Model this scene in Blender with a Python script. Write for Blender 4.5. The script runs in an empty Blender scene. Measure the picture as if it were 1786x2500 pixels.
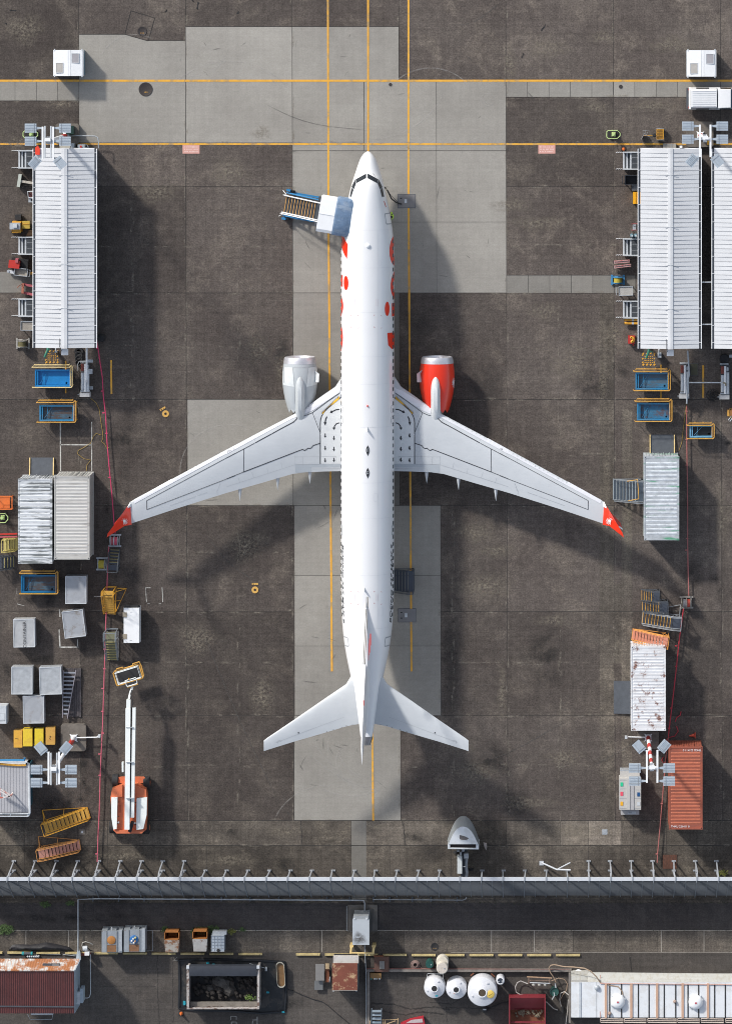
import bpy, bmesh, math, random
from mathutils import Vector, Matrix
from mathutils.bvhtree import BVHTree
random.seed(7)
R = math.radians
sc = bpy.context.scene
COL = sc.collection

# ---------------------------------------------------------------- camera, sky, sun, exposure
S = 33.3            # photograph pixels per metre on the ground
H = 300.0           # flying height of the camera
NX, NY = 1340.0, 60.0   # photo position of the point straight below the camera
def P(x, y, z=0.0):
 """photo pixel (1786x2500) at height z -> world point"""
 k = 1 - z / H
 return Vector(((NX + (x - NX) * k - 893) / S, (1250 - NY - (y - NY) * k) / S, z))
CAMP = Vector(((NX - 893) / S, (1250 - NY) / S, H))
cd = bpy.data.cameras.new("camera"); cam = bpy.data.objects.new("camera", cd); COL.objects.link(cam)
cam.location = CAMP; cam.rotation_euler = (0, 0, 0)
cd.sensor_fit = 'AUTO'; cd.sensor_width = 36.0
cd.lens = 36.0 * H / (2500 / S)
cd.shift_x = -(NX - 893) / 2500; cd.shift_y = -(1250 - NY) / 2500
cd.clip_start = 1.0; cd.clip_end = 5000
sc.camera = cam

EL, AZ = R(29.5), R(40.8)      # sun height, and its bearing west of north
w = bpy.data.worlds.new("World"); sc.world = w; w.use_nodes = True
nt = w.node_tree; bg = nt.nodes["Background"]
sky = nt.nodes.new("ShaderNodeTexSky"); sky.sky_type = 'NISHITA'; sky.sun_disc = False
sky.sun_elevation = EL; sky.sun_rotation = -AZ; sky.air_density = 1.0; sky.dust_density = 1.5; sky.ozone_density = 1.0
hs = nt.nodes.new("ShaderNodeHueSaturation"); hs.inputs["Saturation"].default_value = 0.55   # hazy, whitish sky
nt.links.new(sky.outputs[0], hs.inputs["Color"]); nt.links.new(hs.outputs[0], bg.inputs[0]); bg.inputs[1].default_value = 0.15
sl = bpy.data.lights.new("sun", 'SUN'); sun = bpy.data.objects.new("sun", sl); COL.objects.link(sun)
sl.energy = 2.9; sl.angle = R(4.0); sl.color = (1.0, 0.955, 0.89)
tos = Vector((-math.sin(AZ) * math.cos(EL), math.cos(AZ) * math.cos(EL), math.sin(EL)))
sun.rotation_euler = tos.to_track_quat('Z', 'Y').to_euler(); sun.location = (0, 0, 60)
sc.view_settings.view_transform = 'Standard'; sc.view_settings.look = 'None'
sc.view_settings.exposure = 0.4; sc.view_settings.gamma = 1

sc.cycles.filter_width = 1.0     # crisp pixels, as in the photograph
# ---------------------------------------------------------------- materials
MATS = {}
def mat(name, col, rough=0.6, metal=0.0, var=0.12, scale=2.0, rust=None, rcol=(0.16, 0.055, 0.02), rscale=2.5,
  grime=0.0, gcol=(0.06, 0.055, 0.05), gscale=(1, 1, 1), bump=0.0, coat=0.0, gthr=0.5):
 if name in MATS: return MATS[name]
 m = bpy.data.materials.new(name); m.use_nodes = True; t = m.node_tree; N = t.nodes; L = t.links
 b = N["Principled BSDF"]; b.inputs["Roughness"].default_value = rough; b.inputs["Metallic"].default_value = metal
 if coat: b.inputs["Coat Weight"].default_value = coat; b.inputs["Coat Roughness"].default_value = 0.12
 tc = N.new("ShaderNodeTexCoord")
 n1 = N.new("ShaderNodeTexNoise"); n1.inputs["Scale"].default_value = scale; n1.inputs["Detail"].default_value = 6
 n1.inputs["Roughness"].default_value = 0.65
 L.new(tc.outputs["Object"], n1.inputs["Vector"])
 mr = N.new("ShaderNodeMapRange"); mr.inputs[1].default_value = 0.3; mr.inputs[2].default_value = 0.7
 mr.inputs[3].default_value = 1 - var; mr.inputs[4].default_value = 1 + var * 0.6
 L.new(n1.outputs["Fac"], mr.inputs[0])
 mx = N.new("ShaderNodeMix"); mx.data_type = 'RGBA'; mx.blend_type = 'MULTIPLY'; mx.inputs[0].default_value = 1
 mx.inputs[6].default_value = (*col, 1); L.new(mr.outputs[0], mx.inputs[7])
 out = mx.outputs[2]
 def overlay(prev, amt, c, sc_, thr, vec=None, det=8):
  mp = N.new("ShaderNodeMapping"); mp.inputs["Scale"].default_value = vec or (1, 1, 1); mp.inputs["Location"].default_value = (3.1, 7.7, 1.3)
  L.new(tc.outputs["Object"], mp.inputs[0])
  n = N.new("ShaderNodeTexNoise"); n.inputs["Scale"].default_value = sc_; n.inputs["Detail"].default_value = det; n.inputs["Roughness"].default_value = 0.7
  L.new(mp.outputs[0], n.inputs["Vector"])
  r = N.new("ShaderNodeMapRange"); r.inputs[1].default_value = thr; r.inputs[2].default_value = thr + 0.09
  r.inputs[4].default_value = amt
  L.new(n.outputs["Fac"], r.inputs[0])
  x = N.new("ShaderNodeMix"); x.data_type = 'RGBA'; L.new(r.outputs[0], x.inputs[0]); L.new(prev, x.inputs[6]); x.inputs[7].default_value = (*c, 1)
  return x.outputs[2]
 if grime: out = overlay(out, grime, gcol, 1.3, gthr, gscale)
 if rust: out = overlay(out, 0.95, rcol, rscale, 1 - rust)
 L.new(out, b.inputs["Base Color"])
 if bump:
  bp = N.new("ShaderNodeBump"); bp.inputs["Strength"].default_value = bump; bp.inputs["Distance"].default_value = 0.02
  n = N.new("ShaderNodeTexNoise"); n.inputs["Scale"].default_value = scale * 6; n.inputs["Detail"].default_value = 5
  L.new(tc.outputs["Object"], n.inputs["Vector"]); L.new(n.outputs["Fac"], bp.inputs["Height"]); L.new(bp.outputs[0], b.inputs["Normal"])
 MATS[name] = m; return m

def ground_mat(name, dark, light, speck=1.0, patch=0.5, streak=0.3, tan=None, rough=0.92):
 """weathered paving: fine speckle, blotches, lichen-like patches and brushed streaks; slab tint from a vertex colour"""
 m = bpy.data.materials.new(name); m.use_nodes = True; t = m.node_tree; N = t.nodes; L = t.links
 b = N["Principled BSDF"]; b.inputs["Roughness"].default_value = rough; b.inputs["Specular IOR Level"].default_value = 0.25
 tc = N.new("ShaderNodeTexCoord")
 def noise(scale, det=5, ro=0.6, vec=(1, 1, 1), dist=0.0, loc=(0, 0, 0)):
  mp = N.new("ShaderNodeMapping"); mp.inputs["Scale"].default_value = vec; mp.inputs["Location"].default_value = loc
  L.new(tc.outputs["Object"], mp.inputs[0])
  n = N.new("ShaderNodeTexNoise"); n.inputs["Scale"].default_value = scale; n.inputs["Detail"].default_value = det
  n.inputs["Roughness"].default_value = ro; n.inputs["Distortion"].default_value = dist
  L.new(mp.outputs[0], n.inputs["Vector"]); return n.outputs["Fac"]
 def rng(s, a, b_, c=0.0, d=1.0):
  r = N.new("ShaderNodeMapRange"); r.inputs[1].default_value = a; r.inputs[2].default_value = b_
  r.inputs[3].default_value = c; r.inputs[4].default_value = d; L.new(s, r.inputs[0]); return r.outputs[0]
 def mul(a, c):
  x = N.new("ShaderNodeMath"); x.operation = 'MULTIPLY'
  for i, s in enumerate((a, c)):
   if isinstance(s, (int, float)): x.inputs[i].default_value = s
   else: L.new(s, x.inputs[i])
  return x.outputs[0]
 def mixc(f, a, c):
  x = N.new("ShaderNodeMix"); x.data_type = 'RGBA'
  L.new(f, x.inputs[0]) if not isinstance(f, float) else setattr(x.inputs[0], 'default_value', f)
  for i, s in ((6, a), (7, c)):
   if isinstance(s, tuple): x.inputs[i].default_value = (*s, 1)
   else: L.new(s, x.inputs[i])
  return x.outputs[2]
 base = mixc(rng(noise(0.16, 5, 0.55), 0.34, 0.66), dark, light)
 pf = mul(rng(noise(0.33, 9, 0.72, loc=(11, 4, 0), dist=0.4), 0.5, 0.66), patch)
 pf = mul(pf, rng(noise(5.0, 6, 0.7), 0.3, 0.62))
 base = mixc(pf, base, tan or light)
 v = rng(noise(9.0, 4, 0.75), 0.28, 0.72, 1 - 0.42 * speck, 1 + 0.42 * speck)
 v2 = rng(noise(2.2, 5, 0.6), 0.3, 0.7, 1 - 0.14 * speck, 1 + 0.14 * speck)
 s1 = rng(noise(1.6, 4, 0.6, vec=(0.07, 3.2, 1)), 0.3, 0.7, 1 - 0.22 * streak, 1 + 0.22 * streak)
 s2 = rng(noise(1.4, 4, 0.6, vec=(3.0, 0.06, 1), loc=(5, 2, 0)), 0.3, 0.7, 1 - 0.2 * streak, 1 + 0.2 * streak)
 s3 = rng(noise(0.9, 6, 0.6, vec=(0.6, 0.9, 1), dist=3.5, loc=(9, 2, 0)), 0.3, 0.7, 1 - 0.18 * streak, 1 + 0.18 * streak)
 f = mul(mul(v, v2), mul(mul(s1, s2), s3))
 at = N.new("ShaderNodeAttribute"); at.attribute_name = "tint"
 f = mul(f, at.outputs["Fac"])
 x = N.new("ShaderNodeMix"); x.data_type = 'RGBA'; x.blend_type = 'MULTIPLY'; x.inputs[0].default_value = 1
 L.new(base, x.inputs[6]); L.new(f, x.inputs[7]); L.new(x.outputs[2], b.inputs["Base Color"])
 bp = N.new("ShaderNodeBump"); bp.inputs["Strength"].default_value = 0.25; bp.inputs["Distance"].default_value = 0.02
 L.new(v, bp.inputs["Height"]); L.new(bp.outputs[0], b.inputs["Normal"])
 MATS[name] = m; return m

def stain_mat(name, col, amt, scale=1.5, thr=0.45, vec=(1, 1, 1)):
 m = bpy.data.materials.new(name); m.use_nodes = True; t = m.node_tree; N = t.nodes; L = t.links
 b = N["Principled BSDF"]; b.inputs["Base Color"].default_value = (*col, 1); b.inputs["Roughness"].default_value = 0.8
 tc = N.new("ShaderNodeTexCoord"); mp = N.new("ShaderNodeMapping"); mp.inputs["Scale"].default_value = vec
 n = N.new("ShaderNodeTexNoise"); n.inputs["Scale"].default_value = scale; n.inputs["Detail"].default_value = 7; n.inputs["Roughness"].default_value = 0.7
 r = N.new("ShaderNodeMapRange"); r.inputs[1].default_value = thr; r.inputs[2].default_value = thr + 0.2; r.inputs[4].default_value = amt
 at = N.new("ShaderNodeAttribute"); at.attribute_name = "tint"
 mm = N.new("ShaderNodeMath"); mm.operation = 'MULTIPLY'
 L.new(tc.outputs["Object"], mp.inputs[0]); L.new(mp.outputs[0], n.inputs["Vector"]); L.new(n.outputs["Fac"], r.inputs[0])
 L.new(r.outputs[0], mm.inputs[0]); L.new(at.outputs["Fac"], mm.inputs[1]); L.new(mm.outputs[0], b.inputs["Alpha"])
 MATS[name] = m; return m

WHITE = mat("white_paint", (0.78, 0.79, 0.80), 0.45, var=0.05)
GREYW = mat("pale_grey_paint", (0.52, 0.55, 0.58), 0.5, var=0.08, grime=0.3, gcol=(0.3, 0.31, 0.32))
GREY = mat("grey_paint", (0.3, 0.32, 0.34), 0.55, var=0.15)
STEEL = mat("galvanised_steel", (0.42, 0.45, 0.48), 0.5, 0.25, var=0.2, scale=4)
DSTEEL = mat("dark_steel", (0.09, 0.1, 0.115), 0.5, 0.3, var=0.2)
BLACK = mat("black_rubber", (0.02, 0.02, 0.022), 0.75, var=0.3)
NAVY = mat("dark_grid", (0.05, 0.058, 0.068), 0.7, var=0.25, scale=6)
YEL = mat("yellow_paint", (0.72, 0.36, 0.035), 0.5, var=0.18, scale=3, grime=0.35, gcol=(0.3, 0.16, 0.04))
PYEL = mat("pale_yellow_paint", (0.75, 0.56, 0.25), 0.5, var=0.15, grime=0.3, gcol=(0.35, 0.25, 0.1))
ORG = mat("orange_paint", (0.72, 0.17, 0.035), 0.5, var=0.15, grime=0.3, gcol=(0.4, 0.12, 0.05))
RED = mat("red_paint", (0.48, 0.035, 0.025), 0.45, var=0.12)
PINK = mat("faded_red_paint", (0.42, 0.1, 0.12), 0.6, var=0.2)
BLUE = mat("blue_paint", (0.03, 0.20, 0.42), 0.4, var=0.2)
CYL = mat("light_blue_liner", (0.035, 0.22, 0.42), 0.35, var=0.25, scale=1.2, grime=0.5, gcol=(0.12, 0.2, 0.26), gscale=(0.4, 1.5, 1))
RUST = mat("rusty_steel", (0.2, 0.07, 0.035), 0.85, var=0.35, scale=4)
GLASS = mat("dark_glass", (0.025, 0.032, 0.04), 0.12, var=0.1)
LIME = mat("lime_green_paint", (0.52, 0.68, 0.28), 0.5, var=0.2)
GREEN = mat("green_paint", (0.05, 0.22, 0.15), 0.5, var=0.2)
WOOD = mat("timber", (0.42, 0.24, 0.13), 0.8, var=0.3, scale=6)
CONC = mat("cast_concrete", (0.2, 0.18, 0.155), 0.9, var=0.3, scale=1.5, bump=0.3)
ALU = mat("aluminium", (0.5, 0.52, 0.55), 0.35, 0.7, var=0.1)

# ---------------------------------------------------------------- mesh builder
class MB:
 def __init__(s): s.v = []; s.f = []; s.m = []; s.cur = 0; s.t = []; s.tint = 1.0
 def add(s, vs, fs):
  o = len(s.v); s.v += [Vector(v) for v in vs]; s.t += [s.tint] * len(vs)
  for f in fs: s.f.append([i + o for i in f]); s.m.append(s.cur)
  return s
 def mi(s, i): s.cur = i; return s
 def hexa(s, b, t):
  return s.add(list(b) + list(t), [(3, 2, 1, 0), (4, 5, 6, 7), (0, 1, 5, 4), (1, 2, 6, 5), (2, 3, 7, 6), (3, 0, 4, 7)])
 def box(s, x0, x1, y0, y1, z0, z1, rz=0, c=None, taper=0):
  if x0 > x1: x0, x1 = x1, x0
  if y0 > y1: y0, y1 = y1, y0
  cx, cy = c or ((x0 + x1) / 2, (y0 + y1) / 2); ca, sa = math.cos(R(rz)), math.sin(R(rz))
  def rot(x, y, z): return (cx + (x - cx) * ca - (y - cy) * sa, cy + (x - cx) * sa + (y - cy) * ca, z)
  k = taper
  b = [rot(x0, y0, z0), rot(x1, y0, z0), rot(x1, y1, z0), rot(x0, y1, z0)]
  t = [rot(x0 + k, y0 + k, z1), rot(x1 - k, y0 + k, z1), rot(x1 - k, y1 - k, z1), rot(x0 + k, y1 - k, z1)]
  return s.hexa(b, t)
 def bar(s, p0, p1, w, h=None):
  p0, p1 = Vector(p0), Vector(p1); d = p1 - p0
  if d.length < 1e-6: return s
  d.normalize(); up = Vector((0, 0, 1)) if abs(d.z) < 0.95 else Vector((0, 1, 0))
  sx = d.cross(up).normalized(); uz = sx.cross(d); h = h or w
  q = [(-w / 2, -h / 2), (w / 2, -h / 2), (w / 2, h / 2), (-w / 2, h / 2)]
  return s.hexa([p0 + sx * a + uz * b for a, b in q][::-1], [p1 + sx * a + uz * b for a, b in q][::-1])
 def tube(s, pts, r, n=6, rend=None):
  pts = [Vector(p) for p in pts]; rings = []
  for i, p in enumerate(pts):
   a = pts[max(0, i - 1)]; b = pts[min(len(pts) - 1, i + 1)]; d = (b - a).normalized()
   up = Vector((0, 0, 1)) if abs(d.z) < 0.9 else Vector((0, 1, 0))
   sx = d.cross(up).normalized(); uz = sx.cross(d)
   rr = r if rend is None else r + (rend - r) * i / max(1, len(pts) - 1)
   rings.append([p + (sx * math.cos(2 * math.pi * k / n) + uz * math.sin(2 * math.pi * k / n)) * rr for k in range(n)])
  return s.loft(rings)
 def loft(s, rings, caps=True, close=True):
  n = len(rings[0]); vs = [v for r_ in rings for v in r_]; fs = []
  for i in range(len(rings) - 1):
   for k in range(n if close else n - 1):
    a = i * n + k; b = i * n + (k + 1) % n
    fs.append((a, b, b + n, a + n))
  if caps: fs.append(tuple(range(n))[::-1]); fs.append(tuple(range((len(rings) - 1) * n, len(rings) * n)))
  return s.add(vs, fs)
 def lathe(s, prof, n=24, c=(0, 0)):
  rings = [[(c[0] + r * math.cos(2 * math.pi * k / n), c[1] + r * math.sin(2 * math.pi * k / n), z) for k in range(n)] for r, z in prof]
  return s.loft(rings)
 def cyl(s, x, y, r, z0, z1, n=16, r2=None): return s.lathe([(r, z0), (r2 if r2 is not None else r, z1)], n, (x, y))
 def ycyl(s, x, y0, y1, z, r, n=16):
  return s.loft([[(x + r * math.sin(2 * math.pi * k / n), y, z + r * math.cos(2 * math.pi * k / n)) for k in range(n)] for y in (y0, y1)])
 def xcyl(s, x0, x1, y, z, r, n=16):
  return s.loft([[(x, y + r * math.cos(2 * math.pi * k / n), z + r * math.sin(2 * math.pi * k / n)) for k in range(n)] for x in (x0, x1)])
 def prism(s, poly, z0, z1):
  n = len(poly); a = sum(poly[i][0] * poly[(i + 1) % n][1] - poly[(i + 1) % n][0] * poly[i][1] for i in range(n))
  if a < 0: poly = poly[::-1]
  return s.loft([[(p[0], p[1], z0) for p in poly], [(p[0], p[1], z1) for p in poly]])
 def flat(s, poly, z):
  n = len(poly); a = sum(poly[i][0] * poly[(i + 1) % n][1] - poly[(i + 1) % n][0] * poly[i][1] for i in range(n))
  if a < 0: poly = poly[::-1]
  return s.add([(p[0], p[1], z) for p in poly], [tuple(range(n))])
 def build(s, name, mats, parent=None, world=False, smooth=0):
  me = bpy.data.meshes.new(name)
  vs = s.v
  if parent is not None and world:
   inv = Matrix.LocRotScale(parent.location, parent.rotation_euler, None).inverted(); vs = [inv @ v for v in vs]
  elif parent is None and world:
   pass
  me.from_pydata([tuple(v) for v in vs], [], s.f)
  if not isinstance(mats, (list, tuple)): mats = [mats]
  for m in mats: me.materials.append(m)
  me.polygons.foreach_set("material_index", s.m)
  a = me.color_attributes.new("tint", 'FLOAT_COLOR', 'POINT')
  a.data.foreach_set("color", [c for t in s.t for c in (t, t, t, 1.0)])
  bm = bmesh.new(); bm.from_mesh(me); bmesh.ops.recalc_face_normals(bm, faces=bm.faces) if not getattr(s, 'keep', False) else None
  bm.to_mesh(me); bm.free()
  if smooth:
   me.shade_smooth(); me.set_sharp_from_angle(angle=R(smooth))
  o = bpy.data.objects.new(name, me); COL.objects.link(o)
  if parent is not None: o.parent = parent
  return o

def tag(o, label=None, cat=None, group=None, kind=None):
 if label: o["label"] = label
 if cat: o["category"] = cat
 if group: o["group"] = group
 if kind: o["kind"] = kind
 return o
def thing(name, label, cat, px, py, rot=0, group=None, z=0.0):
 """Empty at the base of a thing; px,py are photo pixels on the ground (or at height z)"""
 o = bpy.data.objects.new(name, None); COL.objects.link(o); o.location = P(px, py, z); o.rotation_euler = (0, 0, R(rot))
 o.empty_display_size = 0.3
 return tag(o, label, cat, group)
def struct(name, mb, m, kind="structure", **k): o = mb.build(name, m, None, True, **k); o["kind"] = kind; return o
def single(name, mb, m, label, cat, group=None, **k): return tag(mb.build(name, m, None, True, **k), label, cat, group)
def copy_tree(o, parent=None):
 c = o.copy(); COL.objects.link(c); c.parent = parent
 for ch in [x for x in o.children]: copy_tree(ch, c)
 return c
def m_(px): return px / S      # photo pixels -> metres on the ground

def text_mesh(txt, size=1.0, shear=0.0, bold=0.0):
 cu = bpy.data.curves.new("t", 'FONT'); cu.body = txt; cu.size = size; cu.shear = shear; cu.offset = bold
 cu.align_x = 'CENTER'; cu.align_y = 'CENTER'; cu.resolution_u = 3
 ob = bpy.data.objects.new("t", cu); COL.objects.link(ob)
 dg = bpy.context.evaluated_depsgraph_get(); dg.update()
 me = bpy.data.meshes.new_from_object(ob.evaluated_get(dg))
 v = [tuple(x.co) for x in me.vertices]; f = [tuple(p.vertices) for p in me.polygons]
 bpy.data.objects.remove(ob); bpy.data.curves.remove(cu); bpy.data.meshes.remove(me)
 return v, f
# ---------------------------------------------------------------- ground, slabs, joints, paint
DK = ground_mat("weathered_dark_concrete", (0.080, 0.066, 0.059), (0.110, 0.093, 0.082), 1.2, 0.6, 0.5, tan=(0.225, 0.19, 0.155))
LT = ground_mat("smooth_light_concrete", (0.265, 0.249, 0.224), (0.335, 0.317, 0.285), 0.3, 0.35, 0.16, tan=(0.38, 0.365, 0.33))
TN = ground_mat("stained_tan_concrete", (0.078, 0.067, 0.058), (0.14, 0.121, 0.101), 1.2, 0.75, 0.7, tan=(0.28, 0.24, 0.19))
AS = ground_mat("black_asphalt", (0.045, 0.040, 0.040), (0.064, 0.058, 0.057), 0.8, 0.3, 0.4, tan=(0.075, 0.07, 0.065))
AS2 = ground_mat("yard_asphalt", (0.058, 0.052, 0.048), (0.09, 0.08, 0.072), 0.8, 0.4, 0.5, tan=(0.13, 0.11, 0.095))
JT = mat("dark_joint_filler", (0.035, 0.032, 0.03), 0.9, var=0.4, scale=3)
JTL = mat("pale_joint_filler", (0.36, 0.33, 0.29), 0.9, var=0.3, scale=3)
LINE = mat("road_yellow_paint", (0.72, 0.37, 0.045), 0.7, var=0.16, scale=2.5, grime=0.75, gcol=(0.36, 0.25, 0.12), gthr=0.52)
LINEW = mat("worn_white_paint", (0.5, 0.49, 0.46), 0.8, var=0.3, scale=5, grime=0.6, gcol=(0.12, 0.11, 0.1))

b = MB(); b.flat([(-2500, -2500), (2500, -2500), (2500, 2500), (-2500, 2500)], 0.0); struct("ground", b, DK)

def rect(b, x0, y0, x1, y1, z, x2=None, x3=None):
 """rectangle in photo pixels; x2,x3 = left/right x at the bottom edge when the sheet is skewed"""
 a = [P(x0, y0), P(x1, y0), P(x3 if x3 is not None else x1, y1), P(x2 if x2 is not None else x0, y1)]
 b.flat([(p.x, p.y) for p in a], z)
# dark slabs, each with its own slight tint
def gx(x, y): return x + 0.0024 * (y - 100)        # the slab grid is turned slightly against the photograph
XS = [-330, -68, 193, 453, 713, 973, 1234, 1496, 1757, 2018, 2280]
YS = [-325, -65, 195, 455, 715, 975, 1234, 1493, 1747, 2003]
b = MB()
for i in range(len(XS) - 1):
 for j in range(len(YS) - 1):
  b.tint = random.uniform(0.8, 1.14)
  if (XS[i], YS[j]) in ((193, 975), (193, 715), (973, 975), (973, 1234)): b.tint = 0.86
  if (XS[i], YS[j]) in ((1496, -65), (1234, -65)): b.tint = 1.1
  if YS[j] >= 1493: b.tint *= .9 if XS[i] > 700 else .8
  elif XS[i] < 190: b.tint *= .9
  rect(b, gx(XS[i], YS[j]), YS[j], gx(XS[i + 1], YS[j]), YS[j + 1], 0.004, gx(XS[i], YS[j + 1]), gx(XS[i + 1], YS[j + 1]))
struct("dark_slabs", b, DK)
# light slabs
b = MB()
def lt(x0, y0, x1, y1, t=1.0): b.tint = t * random.uniform(.94, 1.04); rect(b, gx(x0, y0), y0, gx(x1, y0), y1, 0.008, gx(x0, y1), gx(x1, y1))
a = [P(193, 84), P(305, 84), P(362, 100), P(453, 99), P(453, 195), P(193, 195)]
b.tint = 0.98; b.flat([(p.x, p.y) for p in a], 0.008)
lt(193, 195, 453, 348, 0.98); lt(453, 65, 713, 195, 1.04); lt(713, 65, 973, 195, 0.97)
lt(453, 195, 713, 348, 1.02); lt(713, 195, 888, 348, 1.0); lt(888, 195, 1064, 348, 1.03); lt(1064, 195, 1234, 348, 0.98)
lt(713, 348, 888, 368, 0.97); lt(888, 348, 1064, 368, .98); lt(1064, 348, 1234, 368, .99)
lt(713, 368, 888, 542, 0.98); lt(888, 368, 1064, 542, 1.0); lt(1064, 368, 1234, 542, 1.03)
lt(713, 542, 888, 715, 0.97); lt(888, 542, 1064, 715, 0.95); lt(1064, 542, 1234, 715, 1.02)
lt(713, 715, 960, 975, 0.93); lt(960, 715, 972, 975, 0.55); lt(456, 975, 713, 1234, 0.98); lt(713, 975, 960, 1234, 0.9); lt(960, 975, 972, 1234, 0.55)
lt(716, 1234, 894, 1405, 0.92); lt(894, 1234, 1072, 1405, 0.86); lt(716, 1405, 894, 1577, 0.95); lt(894, 1405, 1072, 1577, 0.88)
lt(716, 1577, 894, 1747, 0.94); lt(894, 1577, 1072, 1747, 0.9); lt(714, 1747, 973, 2003, 0.9)
for k in range(-3, 4): lt(193 - 52 * (4 - k) + 0, 198, 193 - 52 * (3 - k), 246, random.uniform(0.86, .98))
for k in range(11): lt(1234 + 52.3 * k, 198, 1234 + 52.3 * (k + 1), 237, random.uniform(0.86, .98))
for k in range(6): lt(1235 + 52.3 * k, 672, 1235 + 52.3 * (k + 1), 715, random.uniform(0.66, .8))
lt(0 + 52, 664, 88, 715, 0.6); lt(-40, 664, 52, 715, .68)
lt(852, 2003, 889, 2064, 0.66); lt(852, 2064, 889, 2200, 0.55)
struct("light_slabs", b, LT)
# stained tan rows in front of the blast fence and the strip behind it
b = MB()
def tn(x0, y0, x1, y1, t, z=0.008): b.tint = t; rect(b, x0, y0, x1, y1, z)
xs = [-200, 0, 60, 190, 263, 460, 735, 857]
for r0, r1, tt in ((2003, 2064, 1.0), (2064, 2205, 0.8)):
 for i in range(len(xs) - 1): tn(xs[i], r0, xs[i + 1], r1, tt * random.uniform(0.66, 0.98))
xs2 = [894, 985, 1106, 1235, 1366, 1435, 1516, 1545, 1625, 1700, 1800, 2000]
tt2 = [1.1, 1.05, 0.75, 1.1, 1.25, 1.75, 1.0, 0.8, .7, .8, .8]
for r0, r1, tt in ((2003, 2064, 1.0), (2064, 2205, 0.75)):
 for i in range(len(xs2) - 1): tn(xs2[i], r0, xs2[i + 1], r1, tt * (tt2[i] if r0 == 2003 else random.uniform(0.8, 1.1)))
for x in range(-250, 2060, 103): tn(x, 2271, x + 103, 2325, random.uniform(0.72, 1.0) + (0.15 if x > 900 else 0))
tn(1463, 715, 1497, 2003, 0.82, 0.009)     # lighter strip on the right of the apron
tn(1516, 1000, 1542, 2003, 0.98, 0.009)
tn(1463, 1425, 1516, 1620, 0.8, 0.0085)
struct("tan_slabs", b, TN)
b = MB(); rect(b, -2000, 2205, 4000, 2270, 0.008); struct("access_road", b, AS)
b = MB(); rect(b, -2000, 2325, 4000, 5000, 0.008); struct("yard", b, AS2)
# joints
b = MB(); wj = 1.25
def vj(x, y0, y1, w_=wj, z=0.013):
 rect(b, gx(x, y0) - w_ / 2, y0, gx(x, y0) + w_ / 2, y1, z, gx(x, y1) - w_ / 2, gx(x, y1) + w_ / 2)
def hj(y, x0, x1, w_=wj, z=0.0135): rect(b, x0, y - w_ / 2, x1, y + w_ / 2, z)
vj(193, -30, 348, .9); vj(453, -30, 2003); vj(713, -30, 64, .8); vj(713, 64, 2003); vj(973, 65, 195); vj(973, -30, 65, .7)
vj(888, 195, 368); vj(1064, 195, 715, .9); vj(713, 2003, 2003); vj(1234, -30, 2003, .9); vj(1496, -30, 2003, .7); vj(1757, -30, 2003, .8)
vj(973, 975, 1234, .6); vj(1072, 1234, 1747, .8); vj(894, 1405, 1577, .0 + .6); vj(973, 1747, 2003, .9)
vj(193, 348, 2003, .5)
hj(65, 453, 973); hj(84, 193, 305); hj(99, 362, 453); hj(195, 0, 1786, .9); hj(246, 0, 193); hj(237, 1234, 1680)
hj(349, 193, 888, .8); hj(368, 713, 1236); hj(455, 0, 713, .7); hj(455, 1236, 1786, .7); hj(542, 713, 1236, .8); hj(715, 0, 1236); hj(715, 1560, 1786, .6)
hj(672, 1236, 1560, .8); hj(715.5, 1236, 1560, .8); hj(975, 0, 1786); hj(1234, 0, 1786, .9); hj(1405, 716, 1075, .7); hj(1493, 0, 716, .7); hj(1493, 1075, 1786)
hj(1577, 718, 1075, .8); hj(1747, 0, 1786, .9); hj(2003, 0, 1786, 1.6); hj(2064, 0, 1786, 1.6)
for k in range(1, 4): vj(193 - 52 * k, 198, 246, .8)
for k in range(1, 9): vj(1234 + 52.3 * k, 198, 237, .9)
for k in range(1, 7): vj(1235 + 52.3 * k, 672, 715, .9)
for x in xs[1:]: vj(x - 4.6, 2003, 2064, .8); vj(x + (40 if x in (460,) else -4.6), 2064, 2140, .7)
for x in xs2: vj(x - 4.6, 2003, 2064, .8)
for x in (952, 1100, 1435, 1625, 1700): vj(x - 4.6, 2064, 2140, .7)
for x in range(-44, 1800, 103): vj(x - 5, 2271, 2325, .7)
for a, c in (((320, 26), (378, 44)), ((378, 44), (362, 100)), ((362, 100), (305, 84)), ((305, 84), (320, 26))):
 p, q = P(*a), P(*c); d = (q - p).normalized().cross(Vector((0, 0, 1))) * 0.025
 b.flat([((p + d).x, (p + d).y), ((q + d).x, (q + d).y), ((q - d).x, (q - d).y), ((p - d).x, (p - d).y)], 0.0145)
# crooked cracks
def crack(pts, w_=0.03, z=0.0148, bb=None):
 bb = bb or b; pp = []
 for (x0, y0), (x1, y1) in zip(pts, pts[1:]):
  n = max(2, int(math.hypot(x1 - x0, y1 - y0) / 5))
  for k in range(n): pp.append((x0 + (x1 - x0) * k / n + random.uniform(-1, 1), y0 + (y1 - y0) * k / n + random.uniform(-1, 1)))
 pp.append(pts[-1])
 for p, q in zip(pp, pp[1:]):
  p, q = P(*p), P(*q); d = (q - p).normalized().cross(Vector((0, 0, 1))) * w_ * random.uniform(.4, 1)
  bb.flat([((p + d).x, (p + d).y), ((q + d).x, (q + d).y), ((q - d).x, (q - d).y), ((p - d).x, (p - d).y)], z)
crack([(733, 2004), (736, 2030), (738, 2063)]); crack([(982, 2004), (987, 2040), (989, 2063)])
crack([(384, 2330), (385, 2420), (390, 2500)]); crack([(422, 2336), (423, 2500)], .02); crack([(380, 2409), (280, 2407), (250, 2409)], .015)
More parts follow.
